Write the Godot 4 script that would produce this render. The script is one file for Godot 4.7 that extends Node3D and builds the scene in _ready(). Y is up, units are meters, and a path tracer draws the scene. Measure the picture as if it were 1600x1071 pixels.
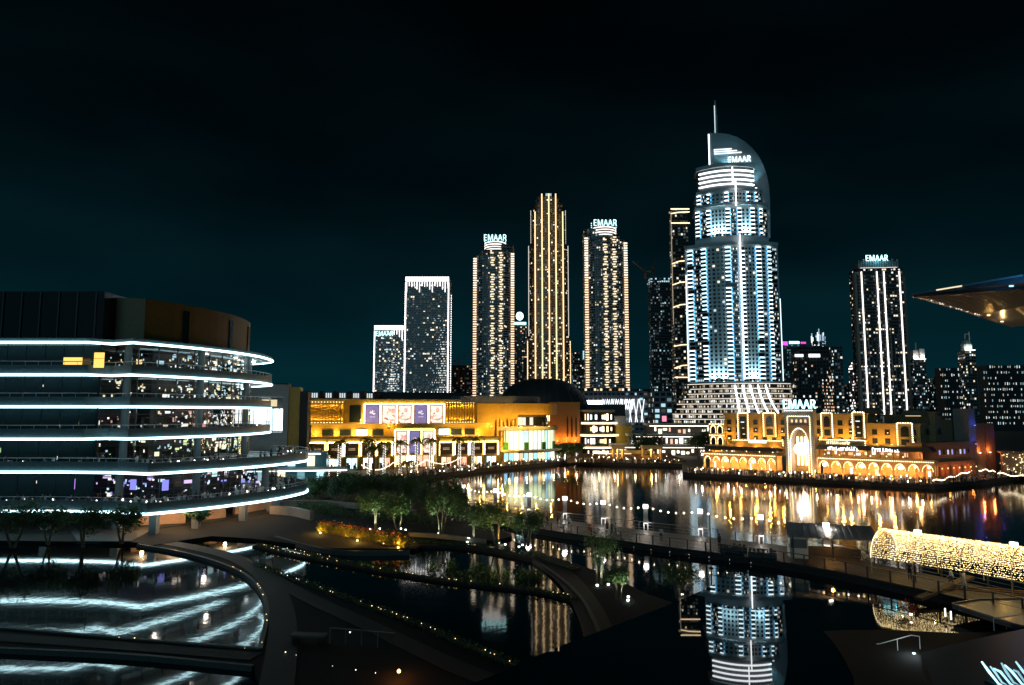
extends Node3D
# Night view over a city lake. Units are metres, y up, the camera stands 18 m above the lake and looks along -z.
# "Z" in the helpers below is the distance in front of the camera (world z = -Z).

const FOCAL := 1080.0          # survey camera: 1600 x 1071 frame, focal length in the same units
const TILT := 0.10123          # 5.8 degrees upwards
const EYE := 18.0
const POOL := 1.2              # still pools on this side of the footbridge lie above the lake
const LAND := 1.55
const DECK := 1.95
var rng := RandomNumberGenerator.new()
var mats := {}
var taken := {}

# ---------------------------------------------------------------- shapes
class Surf:
	var v := PackedVector3Array()
	var n := PackedVector3Array()

class Shape:
	var surfs := {}
	var cur: Surf
	var order := []
	func use(m) -> Shape:
		if not surfs.has(m):
			surfs[m] = Surf.new()
			order.append(m)
		cur = surfs[m]
		return self
	func tri(a: Vector3, b: Vector3, c: Vector3) -> void:      # counter-clockwise seen from the front
		var nn := (b - a).cross(c - a)
		if nn.length_squared() < 1e-14: return
		nn = nn.normalized()
		cur.v.append(a); cur.v.append(c); cur.v.append(b)
		cur.n.append(nn); cur.n.append(nn); cur.n.append(nn)
	func stri(a: Vector3, b: Vector3, c: Vector3, na: Vector3, nb: Vector3, nc: Vector3) -> void:
		cur.v.append(a); cur.v.append(c); cur.v.append(b)
		cur.n.append(na); cur.n.append(nc); cur.n.append(nb)
	func quad(a: Vector3, b: Vector3, c: Vector3, d: Vector3) -> void:
		tri(a, b, c); tri(a, c, d)
	func box(c: Vector3, s: Vector3, b := Basis.IDENTITY) -> void:
		var x := b.x * s.x * .5; var y := b.y * s.y * .5; var z := b.z * s.z * .5
		quad(c - x - y + z, c + x - y + z, c + x + y + z, c - x + y + z)
		quad(c + x - y - z, c - x - y - z, c - x + y - z, c + x + y - z)
		quad(c + x - y + z, c + x - y - z, c + x + y - z, c + x + y + z)
		quad(c - x - y - z, c - x - y + z, c - x + y + z, c - x + y - z)
		quad(c - x + y + z, c + x + y + z, c + x + y - z, c - x + y - z)
		quad(c - x - y - z, c + x - y - z, c + x - y + z, c - x - y + z)
	func bar(a: Vector3, b: Vector3, w: float, h: float = -1.0) -> void:   # beam from a to b
		if h < 0: h = w
		var d := b - a
		var l := d.length()
		if l < 1e-5: return
		d /= l
		var up := Vector3.UP if absf(d.y) < .95 else Vector3.RIGHT
		var sd := d.cross(up).normalized()
		box((a + b) * .5, Vector3(w, h, l), Basis(sd, d.cross(sd).normalized(), d))
	func tube(pts: Array, radii: Array, sides := 6, cap := true) -> void:
		var prev := []
		var pn := []
		var side := Vector3.ZERO
		for i in pts.size():
			var d: Vector3 = (pts[min(i + 1, pts.size() - 1)] - pts[max(i - 1, 0)])
			d = d.normalized()
			if side == Vector3.ZERO:
				side = d.cross(Vector3.UP if absf(d.y) < .9 else Vector3.RIGHT).normalized()
			side = (side - d * side.dot(d)).normalized()
			var oth := d.cross(side)
			var ring := []
			var rn := []
			for k in sides:
				var a := TAU * k / sides
				var o := side * cos(a) + oth * sin(a)
				ring.append(pts[i] + o * radii[i]); rn.append(o)
			if i > 0:
				for k in sides:
					var m := (k + 1) % sides
					stri(prev[k], prev[m], ring[m], pn[k], pn[m], rn[m])
					stri(prev[k], ring[m], ring[k], pn[k], rn[m], rn[k])
			prev = ring; pn = rn
			if cap and (i == 0 or i == pts.size() - 1):
				for k in range(1, sides - 1):
					if i == 0: tri(ring[0], ring[k + 1], ring[k])
					else: tri(ring[0], ring[k], ring[k + 1])
	func lathe(prof: Array, c: Vector3, sides := 12, sx := 1.0, sz := 1.0) -> void:   # profile of (radius, height), upwards
		for i in prof.size() - 1:
			for k in sides:
				var a := TAU * k / sides; var b := TAU * (k + 1) / sides
				var r0: float = prof[i].x; var r1: float = prof[i + 1].x
				var p0 := c + Vector3(sin(a) * r0 * sx, prof[i].y, cos(a) * r0 * sz)
				var p1 := c + Vector3(sin(b) * r0 * sx, prof[i].y, cos(b) * r0 * sz)
				var p2 := c + Vector3(sin(b) * r1 * sx, prof[i + 1].y, cos(b) * r1 * sz)
				var p3 := c + Vector3(sin(a) * r1 * sx, prof[i + 1].y, cos(a) * r1 * sz)
				quad(p0, p1, p2, p3)
	func prism(poly: PackedVector2Array, y0: float, y1: float, bottom := true) -> void:  # poly in (x, z)
		var p := poly
		if Geometry2D.is_polygon_clockwise(p):
			p = p.duplicate(); p.reverse()
		var t := Geometry2D.triangulate_polygon(p)
		for i in range(0, t.size(), 3):
			var a := p[t[i]]; var b := p[t[i + 1]]; var c := p[t[i + 2]]
			if (b - a).cross(c - a) < 0:
				var q := b; b = c; c = q
			tri(Vector3(a.x, y1, a.y), Vector3(c.x, y1, c.y), Vector3(b.x, y1, b.y))
			if bottom: tri(Vector3(a.x, y0, a.y), Vector3(b.x, y0, b.y), Vector3(c.x, y0, c.y))
		for i in p.size():
			var a := p[i]; var b := p[(i + 1) % p.size()]
			quad(Vector3(b.x, y0, b.y), Vector3(a.x, y0, a.y), Vector3(a.x, y1, a.y), Vector3(b.x, y1, b.y))
	func band(line: PackedVector2Array, y0: float, y1: float, t: float) -> void:   # upright strip along an open line, t thick towards its left side
		for i in line.size() - 1:
			var a := line[i]; var b := line[i + 1]
			var d := (b - a).normalized()
			var o := Vector2(-d.y, d.x) * t
			var p := PackedVector2Array([a, b, b + o, a + o])
			prism(p, y0, y1)
	func add(o: Shape, x: Transform3D) -> void:
		for m in o.order:
			use(m)
			var s: Surf = o.surfs[m]
			for q in s.v: cur.v.append(x * q)
			for q in s.n: cur.n.append((x.basis * q).normalized())
	func mesh() -> ArrayMesh:
		var am := ArrayMesh.new()
		for m in order:
			var s: Surf = surfs[m]
			if s.v.is_empty(): continue
			var a := []
			a.resize(Mesh.ARRAY_MAX)
			a[Mesh.ARRAY_VERTEX] = s.v
			a[Mesh.ARRAY_NORMAL] = s.n
			am.add_surface_from_arrays(Mesh.PRIMITIVE_TRIANGLES, a)
			am.surface_set_material(am.get_surface_count() - 1, m)
		return am

func sh(m) -> Shape:
	return Shape.new().use(m)

# ---------------------------------------------------------------- materials
func lin(r: float, g: float, b: float) -> Color:
	return Color(r, g, b).linear_to_srgb()

func mat(r: float, g: float, b: float, rough := .8, metal := 0.0) -> StandardMaterial3D:
	var k := "m%.3f,%.3f,%.3f,%.2f,%.2f" % [r, g, b, rough, metal]
	if not mats.has(k):
		var m := StandardMaterial3D.new()
		m.albedo_color = lin(r, g, b)
		m.roughness = rough
		m.metallic = metal
		mats[k] = m
	return mats[k]

func glow(r: float, g: float, b: float, e: float) -> StandardMaterial3D:
	var k := "e%.3f,%.3f,%.3f,%.2f" % [r, g, b, e]
	if not mats.has(k):
		var m := StandardMaterial3D.new()
		m.albedo_color = Color(.5, .5, .5)
		m.roughness = .6
		m.emission_enabled = true
		m.emission = lin(r, g, b)
		m.emission_energy_multiplier = e
		mats[k] = m
	return mats[k]

func noise_tex(seed_: int, freq: float, size: int, lo: Color, hi: Color, oct := 4) -> NoiseTexture2D:
	var n := FastNoiseLite.new()
	n.seed = seed_; n.frequency = freq; n.fractal_octaves = oct
	var g := Gradient.new()
	g.set_color(0, lo); g.set_color(1, hi)
	var t := NoiseTexture2D.new()
	t.width = size; t.height = size; t.seamless = true; t.noise = n; t.color_ramp = g
	return t

func mottled(key: String, r: float, g: float, b: float, vary: float, scale_: float, rough: float, seed_ := 3) -> StandardMaterial3D:
	if not mats.has(key):
		var m := StandardMaterial3D.new()
		m.albedo_color = lin(r, g, b)
		m.albedo_texture = noise_tex(seed_, .02, 256, Color(1 - vary, 1 - vary, 1 - vary), Color(1, 1, 1))
		m.uv1_triplanar = true; m.uv1_world_triplanar = true
		m.uv1_scale = Vector3.ONE * scale_
		m.roughness = rough
		mats[key] = m
	return mats[key]

# ---------------------------------------------------------------- survey
func yp(py: float, Z: float) -> float:
	return EYE + Z * tan(TILT + atan((535.5 - py) / FOCAL))
func xp(px: float, py: float, Z: float) -> float:
	return (px - 800.0) / FOCAL * Z / (cos(TILT) - (535.5 - py) / FOCAL * sin(TILT))
func wp(px: float, py: float, Z: float) -> Vector3:
	return Vector3(xp(px, py, Z), yp(py, Z), -Z)
func gp(px: float, py: float, y := 0.0) -> Vector3:
	var Z := (y - EYE) / tan(TILT + atan((535.5 - py) / FOCAL))
	return Vector3(xp(px, py, Z), y, -Z)
func g2(px: float, py: float, y := 0.0) -> Vector2:
	var p := gp(px, py, y)
	return Vector2(p.x, p.z)
func line2(a: Array, y := 0.0) -> PackedVector2Array:
	var r := PackedVector2Array()
	for i in range(0, a.size(), 2): r.append(g2(a[i], a[i + 1], y))
	return r

# ---------------------------------------------------------------- objects
func numbered(n: String) -> String:
	if not taken.has(n):
		taken[n] = 0
		return n
	taken[n] += 1
	return "%s_%03d" % [n, taken[n]]

func tag(o: Node, label: String, category: String, group := "") -> Node:
	o.set_meta("label", label); o.set_meta("category", category)
	if group != "": o.set_meta("group", group)
	return o

func thing(called: String, label: String, category: String, at := Vector3.ZERO, turn := 0.0, group := "") -> Node3D:
	var o := Node3D.new()
	o.name = numbered(called)
	add_child(o)
	o.position = at; o.rotation.y = turn
	tag(o, label, category, group)
	return o

func part(called: String, s, parent: Node, at := Vector3.ZERO, stuff := false) -> MeshInstance3D:
	var o := MeshInstance3D.new()
	o.name = called
	o.mesh = s.mesh() if s is Shape else s
	parent.add_child(o, true)
	o.position = at
	if stuff: o.set_meta("kind", "stuff")
	return o

func setting(called: String, s: Shape) -> MeshInstance3D:
	var o := MeshInstance3D.new()
	o.name = numbered(called)
	o.mesh = s.mesh()
	add_child(o)
	o.set_meta("kind", "structure")
	return o

func dup(o: Node3D, at: Vector3, turn: float, label: String, sc := 1.0) -> Node3D:
	var c: Node3D = o.duplicate()
	c.name = numbered(str(o.name).trim_suffix("_000"))
	add_child(c)
	c.position = at; c.rotation.y = turn
	if sc != 1.0: c.scale = Vector3.ONE * sc
	c.set_meta("label", label)
	return c

func omni(parent: Node, at: Vector3, c: Color, e: float, size := .15, called := "lamp_light") -> OmniLight3D:
	var l := OmniLight3D.new()
	l.name = called
	parent.add_child(l, true)
	l.position = at
	l.light_color = c; l.light_energy = e
	l.omni_range = 60.0; l.omni_attenuation = 2.0
	l.light_size = size; l.shadow_enabled = true
	return l

func spot(parent: Node, at: Vector3, to: Vector3, c: Color, e: float, angle := 40.0, size := .2) -> SpotLight3D:
	var l := SpotLight3D.new()
	l.name = "flood_light"
	parent.add_child(l, true)
	var d := (to - at).normalized()
	l.transform = Transform3D(Basis.looking_at(d, Vector3.UP if absf(d.y) < .95 else Vector3.RIGHT), at)
	l.light_color = c; l.light_energy = e
	l.spot_range = 300.0; l.spot_attenuation = 2.0; l.spot_angle = angle; l.spot_angle_attenuation = .6
	l.light_size = size; l.shadow_enabled = true
	return l

func letters(txt: String, height: float, m: Material, parent: Node, x: Transform3D, depth := .4, called := "sign_lettering") -> MeshInstance3D:
	var t := TextMesh.new()
	var f := SystemFont.new()
	f.font_names = PackedStringArray(["Droid Sans"])
	f.font_weight = 500
	t.font = f
	t.text = txt
	t.font_size = 64
	t.pixel_size = height / 46.0
	t.depth = depth
	t.curve_step = 4.0
	t.material = m
	var o := MeshInstance3D.new()
	o.name = called
	o.mesh = t
	parent.add_child(o, true)
	o.transform = x
	o.transform.basis = o.transform.basis * Basis.from_scale(Vector3(.84, 1, 1))
	return o

# unreadable lettering: a row of small strokes of uneven height
func scribble(w: float, h: float, m, parent: Node, at: Vector3, seed_: int) -> MeshInstance3D:
	var r := RandomNumberGenerator.new()
	r.seed = seed_
	var s := sh(m)
	var x := -w / 2
	while x < w / 2:
		var c := r.randf_range(.5, 1.0) * h
		s.box(Vector3(x, c / 2, 0), Vector3(h * .16, c, .08))
		if r.randf() < .75: s.box(Vector3(x + h * .18, (.1 if r.randf() < .5 else c - .1), 0), Vector3(h * .36, h * .16, .08))
		x += h * r.randf_range(.42, .7)
	return part("sign_lettering", s, parent, at)

func arc_line(a: Vector2, b: Vector2, c: Vector2, n: int) -> PackedVector2Array:      # quadratic curve a - b - c
	var r := PackedVector2Array()
	for i in n + 1:
		var t := float(i) / n
		r.append(a.lerp(b, t).lerp(b.lerp(c, t), t))
	return r

# ================================================================ the scene
func _ready() -> void:
	rng.seed = 20
	# camera, sky, exposure
	var cam := Camera3D.new()
	cam.name = "camera"
	add_child(cam)
	cam.position = Vector3(0, EYE, 0)
	cam.rotation.x = TILT
	cam.fov = 52.75
	cam.near = .3
	cam.far = 6000.0
	cam.current = true
	var env := Environment.new()
	var skm := ProceduralSkyMaterial.new()
	skm.sky_top_color = Color(.0, .006, .010)
	skm.sky_horizon_color = Color(.005, .145, .178)
	skm.sky_curve = .112
	skm.ground_bottom_color = Color(.0, .01, .014)
	skm.ground_horizon_color = Color(.006, .10, .12)
	skm.ground_curve = .05
	skm.sun_angle_max = 0.0
	# thin uneven haze, the same all the way round, fading out well below the zenith
	var hz := FastNoiseLite.new()
	hz.seed = 31; hz.frequency = 1.0; hz.fractal_octaves = 4
	var him := Image.create(512, 256, false, Image.FORMAT_RGBAF)
	for y in 256:
		var el := PI * (.5 - (y + .5) / 256.0)
		for x in 512:
			var az := TAU * x / 512.0
			var n := hz.get_noise_3d(cos(az) * cos(el) * 2.2, sin(el) * 7.0, sin(az) * cos(el) * 2.2) * .5 + .5
			var v := maxf(n - .32, 0.0) * exp(-maxf(el, 0.0) * 3.6) * .032
			him.set_pixel(x, y, Color(v * .10, v * .62, v * .78, 1.0) if el > -.02 else Color(0, 0, 0, 1))
	skm.sky_cover = ImageTexture.create_from_image(him)
	var sky := Sky.new()
	sky.sky_material = skm
	env.background_mode = Environment.BG_SKY
	env.sky = sky
	env.ambient_light_source = Environment.AMBIENT_SOURCE_SKY
	env.tonemap_mode = Environment.TONE_MAPPER_LINEAR
	env.tonemap_exposure = 1.0
	env.sdfgi_enabled = true; env.ssao_enabled = true; env.ssil_enabled = true
	var we := WorldEnvironment.new()
	we.name = "environment"
	we.environment = env
	add_child(we)
	# faint level fill added behind the viewer, for the ambient glow of the city
	var city := DirectionalLight3D.new()
	city.name = "city_fill"
	add_child(city)
	city.rotation_degrees = Vector3(-14, -12, 0)
	city.light_color = Color(.62, .90, 1.0)
	city.light_energy = .06
	city.light_angular_distance = 30.0
	city.shadow_enabled = true
	build_terrain()
	build_towers()
	build_main_tower()
	build_skyline()
	build_restaurant_wing()
	build_mall()
	build_centre()
	build_souk()
	build_walkway()
	build_light_tunnel()
	build_gardens()
	build_foreground()
	build_people()

# ---------------------------------------------------------------- ground and water
func ribbon(pts: Array, width: float, y0: float, y1: float, m, y_ref := 0.0) -> Shape:
	# a path: pts are survey points of its centre line, smoothed
	var l := smooth(line2(pts, y_ref), 6)
	var a := PackedVector2Array(); var b := PackedVector2Array()
	for i in l.size():
		var d := (l[min(i + 1, l.size() - 1)] - l[max(i - 1, 0)]).normalized()
		var o := Vector2(-d.y, d.x) * width * .5
		a.append(l[i] + o); b.append(l[i] - o)
	var s := sh(m)
	for i in l.size() - 1:
		s.prism(PackedVector2Array([a[i], a[i + 1], b[i + 1], b[i]]), y0, y1, false)
	return s

func smooth(l: PackedVector2Array, k: int) -> PackedVector2Array:     # Catmull-Rom through the points
	var r := PackedVector2Array()
	for i in l.size() - 1:
		var p0 := l[max(i - 1, 0)]; var p1 := l[i]; var p2 := l[i + 1]; var p3 := l[min(i + 2, l.size() - 1)]
		for j in k:
			r.append(p1.cubic_interpolate(p2, p0, p3, float(j) / k))
	r.append(l[-1])
	return r

func water(key: String, rough: float, bump: float, scale_: float) -> StandardMaterial3D:
	if not mats.has(key):
		var m := StandardMaterial3D.new()
		m.albedo_color = lin(.002, .005, .007)
		m.roughness = rough
		m.metallic_specular = .5
		var n := FastNoiseLite.new()
		n.seed = 8; n.frequency = .03; n.fractal_octaves = 5
		var t := NoiseTexture2D.new()
		t.width = 512; t.height = 512; t.seamless = true; t.as_normal_map = true; t.bump_strength = 4.0; t.noise = n
		m.normal_enabled = true; m.normal_texture = t; m.normal_scale = bump
		m.uv1_triplanar = true; m.uv1_world_triplanar = true
		m.uv1_scale = Vector3.ONE * scale_
		mats[key] = m
	return mats[key]

func build_terrain() -> void:
	var paving := mottled("paving", .05, .052, .054, .45, .35, .7)
	var dark_stone := mottled("dark_stone", .025, .026, .027, .5, .5, .75, 5)
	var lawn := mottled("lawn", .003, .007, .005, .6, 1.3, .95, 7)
	setting("ground", quad_sheet(Vector2(-3500, -5500), Vector2(3500, 60), -2.2, mottled("soil", .05, .05, .045, .4, .05, .95)))
	# the lake, and the still pools on this side of the footbridge
	var near_edge := line2([560, 800, 660, 800, 730, 797, 850, 818, 1020, 840, 1240, 868, 1480, 920, 1800, 985], POOL)
	var lake := PackedVector2Array()
	for q in near_edge: lake.append(q)
	lake.append(Vector2(260, -40)); lake.append(Vector2(420, -330)); lake.append(Vector2(-60, -330))
	setting("lake", flat_poly(lake, 0.0, water("lake_water", .07, .05, .06)))
	var pool := PackedVector2Array()
	for q in near_edge: pool.append(q)
	pool.append(Vector2(90, -20)); pool.append(Vector2(40, -24)); pool.append(Vector2(-110, -24)); pool.append(Vector2(-140, -128))
	setting("reflecting_pool", flat_poly(pool, POOL, water("pool_water", .04, .008, .05)))
	var rippled := line2([200, 838, 300, 866, 370, 890, 405, 918, 417, 955, 406, 1013, 200, 997, 0, 980, -150, 968, -150, 850], POOL)
	setting("reflecting_pool", flat_poly(rippled, POOL + .004, water("rippled_water", .045, .016, .055)))
	# far shore: promenades, with a quay wall down to the water
	var shore := line2([470, 775, 560, 764, 640, 752, 760, 737, 890, 725, 940, 727, 1066, 730])
	for q in line2([1067, 744, 1258, 754, 1461, 764.5, 1536, 758, 1600, 748, 1800, 740]): shore.append(q)
	shore.append(Vector2(1500, -330)); shore.append(Vector2(1500, -2600)); shore.append(Vector2(-1500, -2600)); shore.append(Vector2(-1500, -200)); shore.append(Vector2(-200, -180))
	var s := sh(paving)
	s.prism(shore, -2.0, 1.1, false)
	setting("promenade", s)
	# coping along the quay
	s = sh(mottled("coping", .30, .29, .27, .3, .4, .6))
	var edge := line2([640, 752, 760, 737, 890, 725, 940, 727, 1066, 730])
	s.band(edge, 1.1, 1.35, -.7)
	edge = line2([1067, 744, 1258, 754, 1461, 764.5, 1536, 758, 1600, 748, 1700, 744])
	s.band(edge, 1.1, 1.35, -.7)
	setting("quay_coping", s)
	# land on the left: under the curved wing, the grove and the planted beds
	var left := line2([640, 752, 690, 775, 735, 796, 760, 815, 800, 838, 770, 846, 700, 836, 648, 858, 520, 857, 440, 848, 395, 842, 330, 838], LAND)
	for q in line2([235, 853, 215, 848], LAND): left.append(q)
	left.append(Vector2(-75, -92)); left.append(Vector2(-170, -92)); left.append(Vector2(-200, -190)); left.append(Vector2(-60, -205))
	s = sh(lawn)
	s.prism(left, -1.5, LAND, false)
	setting("planted_ground", s)
	s = sh(paving)
	s.prism(line2([205, 846, 240, 826, 330, 815, 430, 800, 470, 790, 440, 782, 200, 795, 100, 815, 120, 846], 1.65), 1.3, 1.65, false)
	setting("entrance_plaza", s)

func quad_sheet(a: Vector2, b: Vector2, y: float, m) -> Shape:
	var s := sh(m)
	s.quad(Vector3(a.x, y, b.y), Vector3(b.x, y, b.y), Vector3(b.x, y, a.y), Vector3(a.x, y, a.y))
	return s

func flat_poly(p: PackedVector2Array, y: float, m) -> Shape:
	var s := sh(m)
	if Geometry2D.is_polygon_clockwise(p): p.reverse()
	var t := Geometry2D.triangulate_polygon(p)
	for i in range(0, t.size(), 3):
		var a := p[t[i]]; var b := p[t[i + 1]]; var c := p[t[i + 2]]
		if (b - a).cross(c - a) < 0:
			var q := b; b = c; c = q
		s.tri(Vector3(a.x, y, a.y), Vector3(c.x, y, c.y), Vector3(b.x, y, b.y))
	return s

# ---------------------------------------------------------------- towers
func rect(w: float, d: float, x := 0.0, z := 0.0) -> PackedVector2Array:      # local plan, front at +z
	return PackedVector2Array([Vector2(x - w / 2, z + d / 2), Vector2(x + w / 2, z + d / 2), Vector2(x + w / 2, z - d / 2), Vector2(x - w / 2, z - d / 2)])

func oval(w: float, d: float, n := 24, power := 2.0, x := 0.0, z := 0.0) -> PackedVector2Array:
	var r := PackedVector2Array()
	for i in n:
		var a := TAU * i / n
		r.append(Vector2(x + signf(sin(a)) * pow(absf(sin(a)), 2.0 / power) * w / 2, z + signf(cos(a)) * pow(absf(cos(a)), 2.0 / power) * d / 2))
	return r

func block(parent: Node3D, poly: PackedVector2Array, y0: float, y1: float, o: Dictionary) -> void:
	# a storeyed mass: wall, panes (dark or lit) in rows, ledges at the floors
	if Geometry2D.is_polygon_clockwise(poly):
		poly = poly.duplicate(); poly.reverse()
	var s := sh(o.wall)
	s.prism(poly, y0, y1, false)
	part(o.get("called", "wall"), s, parent)
	var fl: float = o.get("floor", 3.5)
	var rows := int(round((y1 - y0) / fl))
	fl = (y1 - y0) / maxf(rows, 1)
	var bay: float = o.get("bay", 3.0)
	var fw: float = o.get("fw", .7)
	var fh: float = o.get("fh", .6)
	var lits: Array = o.get("lit", [])
	var p: float = o.get("p", .1)
	var faint := [glow(.55, .8, .85, .03), glow(.8, .75, .6, .05), glow(.5, .75, .85, .07), glow(1, .8, .55, .10)]      # rooms with drawn curtains
	var panes := Shape.new(); var lit := Shape.new(); var led := Shape.new()
	var eye := parent.global_transform.affine_inverse() * Vector3(0, EYE, 0)
	for i in poly.size():
		var a := poly[i]; var b := poly[(i + 1) % poly.size()]
		var len := (b - a).length()
		if len < .3: continue
		var d := (b - a) / len
		var n := Vector2(-d.y, d.x)             # outward for this winding
		if n.dot(a - centre_of(poly)) < 0: n = -n
		if n.dot(Vector2(eye.x, eye.z) - (a + b) * .5) < 0: continue
		var cols := int(maxf(1.0, round(len / bay)))
		var bw := len / cols
		var N := Vector3(n.x, 0, n.y)
		var D := Vector3(d.x, 0, d.y)
		if Vector3.UP.cross(N).dot(D) < 0:
			var q := a; a = b; b = q
			D = -D
		var A := Vector3(a.x, 0, a.y)
		for r in rows:
			var yb := y0 + r * fl
			if o.has("ledge") and r > 0:
				led.use(o.ledge)
				var ld: float = o.get("ledge_d", .5)
				led.box(A + D * len * .5 + N * ld * .5 + Vector3.UP * yb, Vector3(len, o.get("ledge_h", .5), ld), Basis(D, Vector3.UP, N))
			if o.get("no_panes", false): continue
			var hot: bool = rng.randf() < o.get("hot", .0)
			for c in cols:
				var q0 := A + D * bw * (c + .5 - fw / 2) + N * .07 + Vector3.UP * (yb + fl * (1 - fh) * .45)
				var ux := D * bw * fw; var uy := Vector3.UP * fl * fh
				var is_lit := lits.size() > 0 and rng.randf() < (p * 5.0 if hot else p)
				if is_lit: lit.use(lits[rng.randi() % lits.size()])
				elif lits.size() > 0 and rng.randf() < .20: panes.use(faint[rng.randi() % 4])
				else: panes.use(o.pane)
				if is_lit:                     # part-drawn blinds and curtains
					if rng.randf() < .35: ux *= rng.randf_range(.45, .9)
					if rng.randf() < .35: uy *= rng.randf_range(.5, .9)
				(lit if is_lit else panes).quad(q0, q0 + ux, q0 + ux + uy, q0 + uy)
	if panes.order.size() > 0: part("window_pane", panes, parent, Vector3.ZERO, true)
	if lit.order.size() > 0: part("lit_window", lit, parent, Vector3.ZERO, true)
	if led.order.size() > 0: part("floor_ledge", led, parent, Vector3.ZERO, true)

func centre_of(p: PackedVector2Array) -> Vector2:
	var c := Vector2.ZERO
	for q in p: c += q
	return c / p.size()

func strip(called: String, parent: Node3D, c: Vector3, s: Vector3, m) -> MeshInstance3D:
	var b := sh(m)
	b.box(Vector3.ZERO, s)
	return part(called, b, parent, c)

func tower_at(called: String, label: String, px: float, py: float, Z: float, turn := 0.0, cat := "tower", group := "") -> Node3D:
	return thing(called, label, cat, Vector3(xp(px, py, Z), 1.1, -Z), turn, group)

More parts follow.
